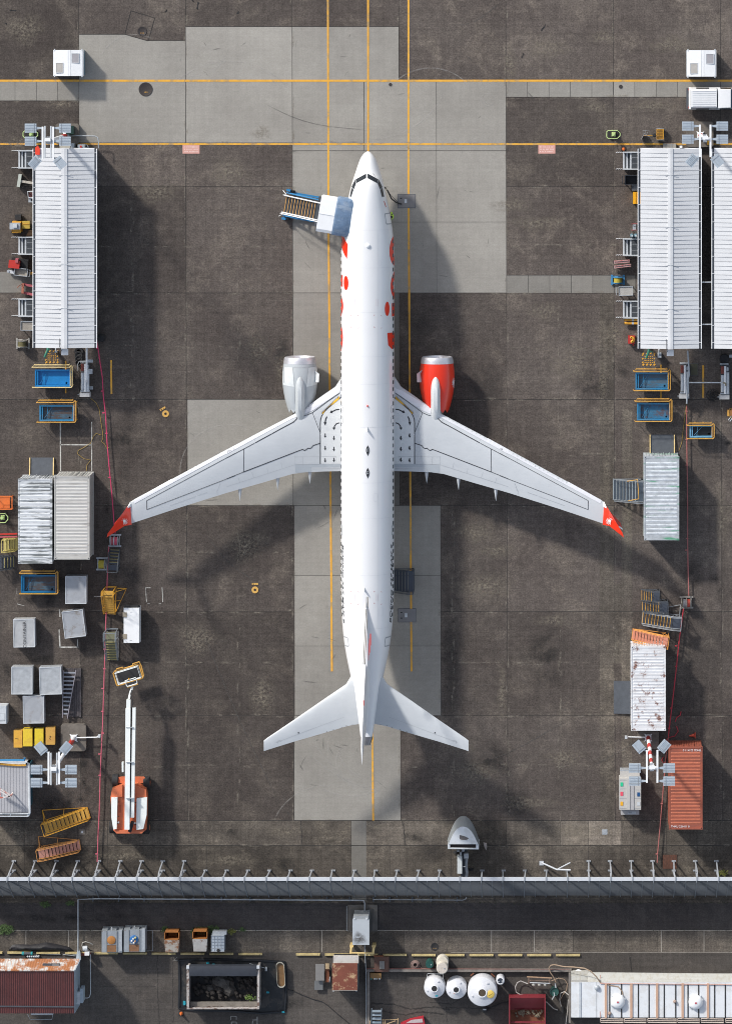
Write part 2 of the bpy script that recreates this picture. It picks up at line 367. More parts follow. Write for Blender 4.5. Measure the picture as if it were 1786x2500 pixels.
crack([(907, 2449), (960, 2452), (1000, 2464), (1060, 2458), (1098, 2466)], .06); crack([(930, 2468), (990, 2478), (1020, 2470), (1085, 2476)], .06)
crack([(1088, 2456), (1090, 2500)], .03); crack([(1088, 2460), (1180, 2462), (1240, 2466)], .03); crack([(1537, 2337), (1541, 2372)], .08)
crack([(1120, 2440), (1100, 2452), (1040, 2446)], .03)
struct("slab_joints", b, JT)
b = MB()
for x in (786, 1199, 1613, 1717, 64, 168, 1303): rect(b, x - .8, 2272, x + .8, 2324, 0.0165)
rect(b, 0, 2270.5, 1786, 2272, 0.0165); rect(b, 1100, 2324.2, 1786, 2325.4, 0.0165)
struct("pale_joints", b, JTL)

# painted yellow lines
b = MB()
def seg(x0, y0, x1, y1, w_, z=0.019):
 p, q = P(x0, y0), P(x1, y1); d = (q - p).normalized().cross(Vector((0, 0, 1))) * m_(w_) / 2
 b.flat([((p + d).x, (p + d).y), ((q + d).x, (q + d).y), ((q - d).x, (q - d).y), ((p - d).x, (p - d).y)], z)
seg(-60, 197, 1850, 197, 5.2); seg(-60, 351.5, 1680, 352, 4.6); seg(1740, 352, 1850, 352, 4.6)
seg(800, -30, 801.5, 530, 4.6, .0205); seg(801.5, 530, 810, 1639, 4.8, .0205)
seg(898, -30, 898.5, 700, 4.6, .0205); seg(898.5, 700, 910.5, 2003, 4.8, .0205)
seg(996.5, -30, 996.5, 474, 4.6, .0205); seg(997, 508, 1003, 1486, 4.8, .0205); seg(1003, 1518, 1004, 1639, 4.8, .0205)
seg(271.5, 879, 272.5, 962, 4.6); seg(1715, 892, 1715, 972, 4.6); seg(161, 881, 161, 960, 3.4, .0205); seg(1612, 890, 1612, 972, 3.4, .0205)
struct("yellow_lines", b, LINE)
# worn white setting-out marks
b = MB()
for a in ((148, 1030, 148.5, 1150, 3), (224.5, 1030, 224.5, 1150, 2.4), (148, 1085.5, 224, 1086, 3), (145, 1537, 147, 1581, 3.4), (145, 1580, 192, 1580, 3.4), (190, 1560, 190, 1581, 2.6), (146, 1488, 147, 1506, 3),
   (42, 1435, 42, 1450, 1), (42, 1474, 60, 1479, 1.4), (230, 1456, 252, 1456, 2), (181, 348, 183, 455, .8), (160, 455, 183, 455, 1),
   (356, 1434, 358, 1470, 1.6), (357, 1435, 368, 1435, 1.6), (396, 1434, 398, 1470, 1.6), (360, 1474, 366, 1474, 1.2), (388, 1474, 394, 1474, 1.2)): seg(*a)
for a in ((563.5, 2481, 577, 2481, 1.4), (563.5, 2481, 563.5, 2490, 1.4), (577, 2481, 577, 2490, 1.4), (565, 2495, 577, 2495, 1.4), (565, 2495, 565, 2500, 1.4), (577, 2495, 577, 2500, 1.4),
   (628, 2482, 628, 2500, 1.6), (616, 2490, 628, 2490, 1.6), (617, 2492, 616, 2500, 1.6), (421, 2346, 437, 2344, 1), (433, 2336, 425, 2344, .8)): seg(*a)
struct("white_marks", b, LINEW)
# hatched hazard squares beside the shelters
b = MB()
for cx, cy in ((126, 872), (1581, 878)):
 for k in range(4):
  seg(cx - 14 + k * 9, cy + 14, cx - 10 + k * 9, cy + 10.5, 4, .0225)
  seg(cx - 14 + k * 9, cy - 14, cx - 10 + k * 9, cy - 16.5, 2.5, .0225)
 for k in range(3): seg(cx - 15, cy - 10 + 9 * k, cx - 12, cy - 13 + 9 * k, 3, .0225); seg(cx + 14, cy - 10 + 9 * k, cx + 16, cy - 13 + 9 * k, 3, .0225)
 for k in range(4):
  for q in range(5):
   if random.random() < .8: seg(cx - 9 + q * 4.4, cy - 8 + k * 5, cx - 6.4 + q * 4.4, cy - 8.2 + k * 5, 2, .0225)
struct("hazard_marking", b, LINE)
# pink stand notices painted on the apron, three rows of faint lettering
PK = mat("faded_pink_paint", (0.62, 0.33, 0.28), 0.8, var=0.12, scale=5); PKW = mat("pink_notice_lettering", (0.75, 0.55, 0.5), 0.8)
for nm, x0 in (("on the left", 446), ("on the right", 1313)):
 b = MB(); rect(b, x0, 354, x0 + 41.5, 375, 0.019); b.mi(1)
 for k in range(3):
  x = x0 + 4
  while x < x0 + 36: l = random.uniform(.8, 2.2); rect(b, x, 357.5 + 5.6 * k, x + l, 360.2 + 5.6 * k, 0.0225); x += l + .9 + (2.5 if random.random() < .15 else 0)
 single("painted_notice", b, [PK, PKW], "pink notice painted on the apron by the nose stop line, " + ("beside the left shelter's shadow" if x0 < 900 else "towards the right shelters"), "painted notice", "pink notices under the yellow line")
# manhole covers
MH = mat("cast_iron", (0.05, 0.042, 0.04), 0.6, 0.3, var=0.25, scale=10)
for x, y, r, lb in ((356, 218, 17, "large round iron manhole cover below the upper yellow line"), (347.5, 76, 11.5, "round iron cover in a tilted square slab at the top left"),
    (952.5, 206.5, 4, "tiny dark round cover just right of the centre yellow lines"), (1514, 211.5, 4.6, "small dark round cover in the paved strip, upper right"),
    (1060.5, 2311, 9.4, "black round manhole cover near the yellow wheel stops")):
 c = P(x, y); b = MB(); b.lathe([(m_(r), 0.012), (m_(r), 0.035), (m_(r) * .93, 0.04), (m_(r) * .9, 0.034), (0.01, 0.034)], 32, (c.x, c.y))
 if r > 8:
  b.mi(1)
  for k in range(3): b.box(c.x - .12 + .1 * k, c.x - .06 + .1 * k, c.y - m_(r) * .45, c.y - m_(r) * .35, .035, .04)
 single("manhole_cover", b, [BLACK if y > 2000 else MH, LINE], lb, "manhole cover", smooth=40)
# fixed service pit lids
for x0, y0, lb in ((971, 475, "flat steel pit lid beside the nose with a hose going in"), (972, 1486, "flat steel pit lid beside the rear fuselage on the right line")):
 t = thing("pit_lid", lb, "pit lid", x0 + 21, y0 + 16, group="steel service pit lids")
 b = MB(); b.box(-.62, .62, -.47, .47, .012, .035)
 for k in range(-7, 8): b.box(k * .08 - .006, k * .08 + .006, -.45, .45, .036, .041)
 for k in range(-5, 6): b.box(-.6, .6, k * .08 - .006, k * .08 + .006, .042, .045)
 b.build("plate", mat("pit_plate", (0.25, 0.24, 0.24), .5, .3, var=.1), t)
 b = MB(); b.box(-.66, .66, -.51, .51, .010, .02); b.build("frame", DSTEEL, t)
 b = MB(); b.box(-.48, -.34, .17, .24, .046, .055); b.box(-.48, -.34, -.24, -.17, .046, .055); b.build("socket", BLACK, t)
 b = MB(); b.box(-.16, .02, -.14, .16, .046, .052); b.build("notice_plate", GREYW, t)
# stains, scuffs and tyre arcs
OIL = stain_mat("oil_stain", (0.012, 0.012, 0.012), 0.75, 1.1, 0.42)
SCUF = stain_mat("tyre_scuff", (0.10, 0.097, 0.092), 0.5, 2.0, 0.3)
PALE = stain_mat("pale_scuff", (0.50, 0.48, 0.45), 0.30, 2.0, 0.35)
def blob(b, x, y, rx, ry, z=0.0245, n=20, rings=4):
 """soft-edged stain: the tint attribute fades to 0 at the rim"""
 o = len(b.v); vs = [P(x, y)]; ts = [1.0]; fs = []
 for j in range(1, rings + 1):
  for k in range(n):
   a = 2 * math.pi * k / n; q = j / rings * (1 + .12 * math.sin(3 * a + x) + .1 * math.sin(5 * a + y))
   vs.append(P(x + rx * q * math.cos(a), y + ry * q * math.sin(a))); ts.append(1 - j / rings)
 for k in range(n): fs.append((0, 1 + k, 1 + (k + 1) % n))
 for j in range(rings - 1):
  for k in range(n): a = 1 + j * n + k; c = 1 + j * n + (k + 1) % n; fs.append((a, a + n, c + n, c))
 b.add([(v.x, v.y, z) for v in vs], fs); b.t[o:] = ts
def ribbon(b, pts, w_, z=0.0235):
 """soft-edged mark along a path"""
 P_ = [P(*p) for p in pts]; o = len(b.v); vs = []; ts = []; fs = []
 for i, p in enumerate(P_):
  a = P_[max(0, i - 1)]; c = P_[min(len(P_) - 1, i + 1)]; d = (c - a).normalized().cross(Vector((0, 0, 1))) * m_(w_)
  e = min(1, i / 3, (len(P_) - 1 - i) / 3)
  for k in (-1, 0, 1): q = p + d * k; vs.append((q.x, q.y, z)); ts.append(e if k == 0 else 0)
 for i in range(len(P_) - 1):
  for k in (0, 1): a = i * 3 + k; fs.append((a, a + 1, a + 4, a + 3))
 b.add(vs, fs); b.t[o:] = ts
def arc(cx, cy, rx, ry, a0, a1, n=26): return [(cx + rx * math.cos(R(a0 + (a1 - a0) * k / n)), cy + ry * math.sin(R(a0 + (a1 - a0) * k / n))) for k in range(n + 1)]
b = MB()
for x, y, rx, ry in ((205, 1595, 10, 30), (203, 1640, 9, 22), (75, 1460, 14, 20), (60, 1598, 40, 7), (100, 1610, 60, 12), (205, 1900, 8, 30), (215, 1930, 12, 22), (196, 1950, 14, 12), (105, 1975, 12, 12),
      (262, 1240, 9, 28), (1502, 1245, 9, 16), (1755, 1440, 14, 40), (1745, 1410, 20, 14), (1775, 1082, 12, 8), (125, 1970, 16, 12), (500, 1300, 10, 8), (509, 1248, 5, 5), (145, 1830, 18, 8),
      (230, 1180, 5, 30), (1330, 1600, 60, 90), (1200, 1850, 60, 50), (300, 1070, 70, 60), (1010, 2040, 30, 18), (160, 2240, 200, 16), (700, 2450, 60, 25), (1440, 940, 50, 40), (1520, 900, 40, 30),
      (1412, 1283, 8, 5), (1230, 2160, 60, 10), (480, 2360, 30, 12), (1695, 1400, 30, 40), (150, 1960, 60, 40), (205, 1860, 16, 60), (330, 2120, 30, 30), (560, 2030, 40, 22), (20, 1640, 30, 40), (120, 1480, 26, 60), (700, 2110, 50, 24), (300, 1180, 24, 70)): blob(b, x, y, rx, ry)
struct("oil_stains", b, OIL, "stuff")
b = MB()
for k, (cx, cy, r, a0, a1) in enumerate(((900, 1830, 100, 100, 205), (905, 1825, 78, 95, 200), (880, 1860, 60, 110, 230), (860, 1800, 150, 60, 120), (1000, 1700, 260, 110, 160), (980, 1650, 300, 95, 140), (800, 2050, 140, 200, 290), (850, 1000, 190, 120, 170), (640, 1000, 150, 60, 150), (760, 1250, 160, 200, 250),
    (470, 100, 90, 20, 110), (1050, 280, 120, 200, 330), (1190, 243, 16, 0, 359), (1190, 243, 10, 20, 300), (560, 320, 180, 200, 320), (330, 170, 90, 200, 300), (900, 150, 200, 20, 90), (1100, 560, 100, 120, 240), (560, 1150, 120, 150, 300))):
 ribbon(b, arc(cx, cy, r, r * .95, a0, a1), 2.2)
struct("pale_tyre_marks", b, PALE, "stuff")
b = MB()
for x, y, rx, ry in ((1225, 1690, 14, 95), (1165, 1885, 70, 38), (1130, 1820, 40, 22), (1160, 1300, 60, 30), (1180, 1430, 90, 34), (1210, 1345, 60, 20), (1350, 1515, 60, 16), (1245, 160, 22, 60), (1340, 120, 60, 26), (1470, 90, 40, 20), (1640, 110, 80, 26), (1250, 500, 60, 22), (1310, 545, 80, 22), (1450, 262, 50, 16), (1590, 258, 60, 18),
      (640, 325, 26, 22), (630, 855, 42, 48), (690, 900, 24, 50), (60, 70, 60, 45), (150, 255, 60, 14), (40, 350, 30, 26), (560, 420, 60, 40), (380, 470, 70, 30), (600, 1330, 60, 50), (480, 1560, 60, 50), (640, 1700, 40, 60), (1400, 890, 60, 60), (1330, 760, 50, 30), (1480, 1150, 12, 90), (1530, 1300, 14, 120), (1380, 1850, 60, 30), (1290, 1960, 80, 20), (1400, 2030, 90, 22), (1120, 2020, 60, 16), (1480, 2030, 36, 26), (700, 2030, 60, 18), (920, 2020, 30, 14), (40, 2030, 60, 16), (300, 2090, 90, 14), (560, 2100, 80, 18), (1760, 1260, 20, 80), (1500, 820, 40, 50), (1470, 930, 14, 60)): blob(b, x, y, rx, ry, .0226)
struct("lichen_patches", b, stain_mat("tan_lichen", (0.26, 0.225, 0.175), 0.8, 5.0, 0.42), "stuff")
b = MB()
for x, y, rx, ry in ((1102, 1600, 24, 150), (1260, 1960, 40, 50), (1180, 940, 60, 70), (1020, 800, 40, 60), (690, 860, 22, 60), (1050, 2080, 50, 40), (1240, 2050, 70, 30), (330, 1400, 40, 30)): blob(b, x, y, rx, ry, .0222)
struct("damp_patches", b, stain_mat("damp_dark", (0.04, 0.036, 0.035), 0.45, 1.2, 0.3), "stuff")
b = MB(); rnd = random.Random(3)
for k in range(90):
 x, y = rnd.choice([(rnd.uniform(210, 1220), rnd.uniform(75, 345)), (rnd.uniform(720, 1220), rnd.uniform(370, 710)), (rnd.uniform(725, 960), rnd.uniform(1780, 1995)), (rnd.uniform(470, 700), rnd.uniform(980, 1225)), (rnd.uniform(725, 1065), rnd.uniform(1240, 1740))])
 a = rnd.uniform(0, 360); r = rnd.uniform(40, 150); ribbon(b, arc(x, y, r, r * rnd.uniform(.3, 1), a, a + rnd.uniform(8, 22), 9), rnd.uniform(.8, 2))
for (x0, y0, x1, y1) in ((480, 1500, 690, 1990), (500, 1300, 640, 1440), (1100, 1880, 1400, 1760), (1420, 1880, 1700, 1700), (1100, 60, 1230, 10), (640, 250, 900, 330)):
 ribbon(b, [(x0 + (x1 - x0) * k / 16, y0 + (y1 - y0) * k / 16 + 14 * math.sin(k * .25)) for k in range(17)], 1.6)
struct("dark_tyre_marks", b, SCUF, "stuff")
b = MB()
for k in range(80):
 x, y = rnd.choice([(rnd.uniform(1240, 1780), rnd.uniform(0, 1990)), (rnd.uniform(220, 700), rnd.uniform(400, 960)), (rnd.uniform(220, 700), rnd.uniform(1250, 1990)), (rnd.uniform(1090, 1490), rnd.uniform(1250, 1990))])
 a = rnd.uniform(0, 360); r = rnd.uniform(20, 120); ribbon(b, arc(x, y, r, r, a, a + rnd.uniform(10, 60), 12), rnd.uniform(.5, 1.4))
struct("pale_scrapes", b, stain_mat("pale_scrape", (0.28, 0.26, 0.235), 0.4, 3.0, 0.42), "stuff")
# pale weathered edges along the slab joints
b = MB(); rj = random.Random(12)
def edge(x0, y0, x1, y1):
 n = int(max(abs(x1 - x0), abs(y1 - y0)) / 26)
 for k in range(n):
  if rj.random() < .62:
   o = rj.choice((-1, 1)) * rj.uniform(1.5, 3.2); u, v = (k + rj.random() * .3) / n, (k + .75 + rj.random()) / n; hz = abs(x1 - x0) > abs(y1 - y0)
   ribbon(b, [(x0 + (x1 - x0) * (u + (v - u) * j / 8) + (0 if hz else o), y0 + (y1 - y0) * (u + (v - u) * j / 8) + (o if hz else 0)) for j in range(9)], rj.uniform(1.5, 4.2), .0222 + .0001 * (k % 5))
for x in (193, 453, 713, 1234, 1496, 1757): edge(gx(x, -30), -30, gx(x, 2003), 2003)
edge(973, -30, 973, 65); edge(gx(973, 975), 1747, gx(973, 2003), 2003); edge(gx(1072, 1240), 1240, gx(1072, 1747), 1747)
for y, x0, x1 in ((455, 0, 713), (455, 1236, 1786), (715, 0, 713), (715, 975, 1786), (975, 0, 460), (975, 960, 1786), (1234, 0, 713), (1234, 1075, 1786), (1493, 0, 713), (1493, 1075, 1786), (1747, 0, 713), (1747, 1075, 1786), (2003, 0, 1786), (2064, 0, 1786), (600, 230, 713), (845, 230, 713), (1350, 230, 713), (1620, 340, 713), (1870, 360, 713), (600, 1240, 1500), (850, 1240, 1460), (1110, 1300, 1460), (1620, 1080, 1460), (1870, 1000, 1460), (246, 0, 193), (237, 1234, 1680), (349, 0, 1786)): edge(x0, y, x1, y)
for x, y0, y1 in ((323, 360, 975), (583, 360, 975), (1365, 370, 715), (1365, 730, 1230), (583, 1260, 2000), (1365, 1500, 2000), (1105, 1240, 2000)): edge(x, y0, x, y1)
struct("joint_wear", b, stain_mat("joint_wear_tan", (0.30, 0.265, 0.215), 0.6, 3.5, 0.40), "stuff")
# loose black rubber scraps on the apron at the top
b = MB()
for (x0, y0, x1, y1) in ((24, 25, 40, 25), (13, 56, 17, 59), (484, 4, 481, 22), (469, 0, 471, 4), (583, 27, 578, 34), (408, 24, 403, 29), (1329, 60, 1320, 75), (1277, 130, 1272, 141)):
 crack([(x0, y0), ((x0 + x1) / 2 + 1, (y0 + y1) / 2), (x1, y1)], .05, 0.03, b)
struct("rubber_scraps", b, BLACK, "stuff")
# ---------------------------------------------------------------- airliner
PW = mat("fuselage_white_paint", (0.735, 0.74, 0.75), 0.28, var=0.02, scale=0.6, coat=0.35)
WG = mat("wing_grey_paint", (0.50, 0.525, 0.55), 0.4, var=0.04, scale=0.8, grime=0.2, gcol=(0.42, 0.45, 0.48), gscale=(.4, 1.6, 1))
WW = mat("walkway_white_paint", (0.63, 0.65, 0.66), 0.5, var=0.04)
SLAT = mat("slat_polished_paint", (0.66, 0.67, 0.71), 0.3, 0.1, var=0.03, coat=0.3)
FLAP = mat("flap_grey_paint", (0.40, 0.435, 0.47), 0.45, var=0.05)
ARED = mat("aircraft_red_paint", (0.74, 0.032, 0.008), 0.3, var=0.03, coat=0.4)
DRED = mat("aircraft_dark_red_paint", (0.45, 0.02, 0.01), 0.3, var=0.03)
CHROME = mat("bare_metal_lip", (0.62, 0.62, 0.66), 0.38, 0.55, var=0.05)
EGREY = mat("nacelle_grey_paint", (0.43, 0.46, 0.48), 0.35, var=0.05, scale=1.5, coat=0.3, grime=0.25, gcol=(0.33, 0.36, 0.38), gscale=(2.5, .3, 1))
INK = mat("marking_black", (0.02, 0.022, 0.028), 0.5, var=0.05)
LGREY = mat("door_outline_grey", (0.35, 0.37, 0.39), 0.5)
TI = mat("titanium_dark", (0.26, 0.25, 0.25), 0.4, 0.8, var=0.2)
AIR = thing("airliner", "white airliner with red lettering, red right engine and red wing tips, parked in the middle", "airplane", 897, 1100)
XC = P(896.6, 600, 3.45).x
# stations: image y, half width px, z top, z bottom
ST = [(369.2, 1.2, 2.78, 2.62), (371, 5, 2.95, 2.5), (374, 9, 3.08, 2.38), (381, 15, 3.3, 2.16), (388, 18.8, 3.46, 2.03), (396, 22, 3.62, 1.92), (411, 27.2, 3.86, 1.78),
  (423, 31, 4.08, 1.68), (430, 33.2, 4.36, 1.64), (437, 35.3, 4.66, 1.61), (444, 37.3, 4.88, 1.58), (452, 39.6, 5.02, 1.55), (466, 43, 5.16, 1.52), (485, 47.4, 5.27, 1.49), (507, 52, 5.34, 1.47), (529, 56.3, 5.38, 1.45),
  (559, 61, 5.41, 1.43), (585, 63.7, 5.42, 1.42), (614, 64.9, 5.43, 1.41), (800, 65, 5.43, 1.41), (1000, 65, 5.43, 1.41), (1200, 65, 5.43, 1.41), (1400, 65, 5.43, 1.42), (1440, 64.7, 5.43, 1.46),
  (1480, 63.6, 5.42, 1.58), (1519, 61.6, 5.41, 1.78), (1550, 58.6, 5.40, 2.02), (1575, 55.2, 5.39, 2.28), (1600, 50.9, 5.38, 2.58), (1626, 45.3, 5.37, 2.9), (1660, 38, 5.35, 3.32), (1693, 30.5, 5.33, 3.72), (1727, 24.2, 5.3, 4.06),
  (1760, 19.4, 5.26, 4.32), (1785, 16.6, 5.22, 4.5), (1798, 15, 5.19, 4.58)]
SY = []
for y, hw, zt, zb in ST:
 zc = (zt + zb) / 2; SY.append((P(0, y, zc).y, hw * (1 - zc / H) / S, zc, (zt - zb) / 2))
def fus(Y):
 for a, b_ in zip(SY, SY[1:]):
  if a[0] >= Y >= b_[0]:
   t = (a[0] - Y) / (a[0] - b_[0]); return tuple(a[i] + (b_[i] - a[i]) * t for i in (1, 2, 3))
 return SY[0][1:] if Y > SY[0][0] else SY[-1][1:]
def fpt(Y, th, off=0.0):
 """point on the fuselage; th = degrees from the crown, + to the right in the photograph"""
 hw, zc, hz = fus(Y); return Vector((XC + (hw + off) * math.sin(R(th)), Y, zc + (hz + off) * math.cos(R(th))))
NSEG = 64
b = MB()
b.loft([[(XC + hw * math.sin(2 * math.pi * k / NSEG), Y, zc + hz * math.cos(2 * math.pi * k / NSEG)) for k in range(NSEG)] for Y, hw, zc, hz in SY])
FUS = b.build("fuselage", PW, AIR, True, smooth=50)
b = MB(); Y0 = SY[-1][0]; rr = []
for d, hw, zc, hz in ((0.0, .44, 4.9, .3), (.15, .42, 4.9, .29), (.55, .27, 4.93, .2), (.62, .22, 4.93, .17)):
 rr.append([(XC + .02 + hw * math.sin(2 * math.pi * k / 24), Y0 + .01 - d, zc + hz * math.cos(2 * math.pi * k / 24)) for k in range(24)])
b.loft(rr); b.build("tail_exhaust", TI, AIR, True, smooth=40)

# wing ------------------------------------------------------------
def wing_z(x): return 1.85 + (x - 897) * 0.0036   # by photo pixel from the centre line
def airfoil(le, te, z, th, n=12):
 c = (te - le); r = []
 prof = [(0, 0), (.012, .16), (.04, .28), (.1, .41), (.2, .49), (.35, .5), (.5, .45), (.65, .35), (.8, .22), (.92, .1), (1, .012)]
 for t, h in prof: r.append(le + c * t + Vector((0, 0, z + th * h)))
 for t, h in prof[::-1][1:-1]: r.append(le + c * t + Vector((0, 0, z - th * h * .8)))
 r.append(le + Vector((0, 0, z - th * .1)) + c * .004)
 return r
LE = [(890, 905), (961, 917), (979, 944), (1005, 962), (1051, 995), (1082, 1013), (1160, 1054), (1240, 1097), (1360, 1162.5), (1462, 1218), (1474, 1226)]
TEl = [(890, 1150), (961, 1150), (979, 1150.5), (1005, 1151), (1051, 1153), (1082, 1157), (1160, 1180), (1240, 1203), (1360, 1241), (1462, 1275), (1474, 1279)]
THK = [.95, .9, .8, .75, .68, .62, .5, .42, .3, .2, .17]
rings = []
for (x, y), (x2, y2), th in zip(LE, TEl, THK):
 z = wing_z(x); a = P(x, y, z); c = P(x2, y2, z); a.z = c.z = 0; rings.append(airfoil(a, c, z, th))
def mirror(mb):
 n = MB(); n.v = [Vector((2 * XC - v.x, v.y, v.z)) for v in mb.v]; n.f = [f[::-1] for f in mb.f]; n.m = list(mb.m); n.t = list(mb.t); return n
WB = MB().loft(rings)
WR = WB.build("wing", WG, AIR, True, smooth=35); WL = mirror(WB).build("wing", WG, AIR, True, smooth=35)
def bvh(mb):
 return BVHTree.FromPolygons([v.copy() for v in mb.v], [list(f) for f in mb.f])
BW = bvh(WB); BWL = bvh(mirror(WB))
fb = MB(); fb.loft([[(XC + hw * math.sin(2 * math.pi * k / NSEG), Y, zc + hz * math.cos(2 * math.pi * k / NSEG)) for k in range(NSEG)] for Y, hw, zc, hz in SY]); BF = bvh(fb)
def drape(polys, tree, off=0.012, step=14, flip=False):
 """lay flat photo-measured outlines on a body; finely cut so they follow its curve"""
 out = MB()
 for poly in polys:
  bm = bmesh.new(); vs = [bm.verts.new((x, y, 0)) for x, y in poly]
  try: bm.faces.new(vs)
  except ValueError: bm.free(); continue
  xs_ = [p[0] for p in poly]; ys_ = [p[1] for p in poly]
  for ax, lo, hi in ((0, min(xs_), max(xs_)), (1, min(ys_), max(ys_))):
   k = math.floor(lo / step) * step + step
   while k < hi:
    co = [0, 0, 0]; no = [0, 0, 0]; co[ax] = k; no[ax] = 1
    bmesh.ops.bisect_plane(bm, geom=bm.verts[:] + bm.edges[:] + bm.faces[:], plane_co=co, plane_no=no, dist=1e-5); k += step
  bmesh.ops.triangulate(bm, faces=bm.faces[:]); bm.verts.index_update(); bm.verts.ensure_lookup_table()
  pos = []; ok = []
  for v in bm.verts:
   g = P(v.co.x, v.co.y, 0); d = (g - CAMP).normalized(); h = tree.ray_cast(CAMP, d)
   if h[0] is None: ok.append(False); pos.append(Vector((0, 0, 0)))
   else:
    nn = h[1]; nn = nn if nn.dot(d) < 0 else -nn
    ok.append(True); pos.append(h[0] + nn * off)
  o = len(out.v); out.add(pos, [])
  for f in bm.faces:
   idx = [v.index for v in f.verts]
   if all(ok[i] for i in idx): out.f.append([i + o for i in idx]); out.m.append(out.cur)
  bm.free()
 return out
def each(name, polys, tree, off, step, m):
 for q_ in polys: drape([q_], tree, off, step).build(name, m, AIR, True, smooth=60)
def stroke(pts, w_):
 """quads along a pixel polyline"""
 res = []
 for (x0, y0), (x1, y1) in zip(pts, pts[1:]):
  l = math.hypot(x1 - x0, y1 - y0) or 1; nx, ny = -(y1 - y0) / l * w_ / 2, (x1 - x0) / l * w_ / 2
  ex, ey = (x1 - x0) / l * w_ * .25, (y1 - y0) / l * w_ * .25
  res.append([(x0 + nx - ex, y0 + ny - ey), (x1 + nx + ex, y1 + ny + ey), (x1 - nx + ex, y1 - ny + ey), (x0 - nx - ex, y0 - ny - ey)])
 return res
MXP = 2 * 896.6
def mp(pts): # mirror pixel shapes onto the left wing (sum of x = 1794 there)
 return [(1794.0 - x - 0.9, y) for x, y in pts]
R1 = lambda l: [(940 + x / 5.413, 900 + y / 5.413) for x, y in l]
R2 = lambda l: [(1220 + x / 5.075, 1000 + y / 5.075) for x, y in l]
walk = R1([(118, 395), (200, 460), (300, 545), (350, 600), (378, 650), (386, 710), (386, 1256), (118, 1256)])
lines = []
for l, w_ in ((R1([(118, 380), (200, 448), (270, 503), (310, 538), (345, 585), (370, 630), (382, 670), (387, 720), (387, 1258)]), 1.5), (R1([(135, 325), (300, 440), (490, 580), (560, 612), (600, 620)]), .9), (R1([(490, 585), (390, 840)]), .7),
    (R1([(692, 640), (700, 665), (740, 705), (900, 790), (1022, 858)]), 1.4), (R1([(1030, 862), (1246, 980)]), 1.4), (R1([(1256, 986), (1395, 1060), (1624, 1180)]), .9), (R1([(1395, 1062), (1400, 1365)]), .8),
    (R1([(390, 985), (480, 1015), (505, 1045), (525, 1055), (550, 1050), (575, 1072), (595, 1080), (622, 1066), (700, 1095), (1400, 1365)]), 1.2), (R1([(1400, 1365), (1624, 1455)]), .8),
    (R2([(0, 543), (1090, 1128)]), .75), (R2([(0, 820), (1088, 1238)]), .75), (R2([(1090, 1128), (1088, 1238)]), .8)): lines.append((l, w_))
panel = [(R1(a), .35) for a in (((720, 1150), (716, 1370)), ((180, 1160), (720, 1165)), ((180, 1160), (180, 1230)), ((620, 1165), (620, 1265)), ((390, 1262), (716, 1268)), ((720, 1268), (1624, 1560)), ((905, 1240), (888, 1320)), ((1090, 1310), (1072, 1390)), ((1290, 1370), (1262, 1445)), ((1470, 1440), (1450, 1505)),
        ((770, 650), (745, 700)), ((1268, 900), (1250, 950)), ((500, 1325), (118, 1320)))] + [(R2(a), .4) for a in (((220, 590), (205, 630)), ((715, 845), (700, 880)), ((840, 1190), (840, 1275)), ((220, 1000), (218, 1055)), ((340, 1025), (460, 1065)), ((480, 1075), (800, 1190)), ((180, 910), (215, 1010)))]
slat = R1([(118, 240), (150, 270), (210, 285), (600, 520), (600, 600), (470, 545), (130, 310)])
slat2 = R1([(735, 560), (770, 600), (1624, 1070), (1624, 1130), (1000, 790), (760, 660), (700, 640)])
slat3 = R2([(0, 430), (1255, 1125), (1240, 1165), (0, 490)])
glovep = R1([(118, 270), (205, 290), (160, 345), (118, 305)])
flapp = R1([(110, 1258), (716, 1268), (714, 1370), (110, 1356)])
def arrow(x, y, l=11, w_=2.2, hd=6): return [(x - w_ / 2, y), (x + w_ / 2, y), (x + w_ / 2, y + l * .55), (x + hd / 2, y + l * .55), (x, y + l), (x - hd / 2, y + l * .55), (x - w_ / 2, y + l * .55)]
arr = []
for x, ys_ in ((208, (888, 1032, 1175)), (323, (855, 1020, 1182))):
 for y in ys_: (px, py), = R1([(x, y)]); arr.append(arrow(px, py))
arr += stroke(R1([(140, 538), (180, 543), (225, 565), (240, 575)]), 2.6) + [R1([(240, 545), (262, 585), (222, 585)])]
arr += stroke(R1([(300, 635), (315, 665), (323, 712)]), 2.8) + [R1([(305, 706), (343, 706), (324, 752)])]
arr += stroke(R1([(140, 716), (175, 728), (198, 755), (207, 785)]), 2.4) + [R1([(184, 778), (230, 778), (208, 808)])]
haz = R1([(135, 362), (370, 585), (360, 605), (310, 545), (135, 400)])
hst = []
for k in range(17): x = 148 + k * 13.2; y = 378 + k * 12.4; hst.append(R1([(x, y - 12), (x + 6, y - 8), (x + 6, y + 24), (x, y + 20)]))
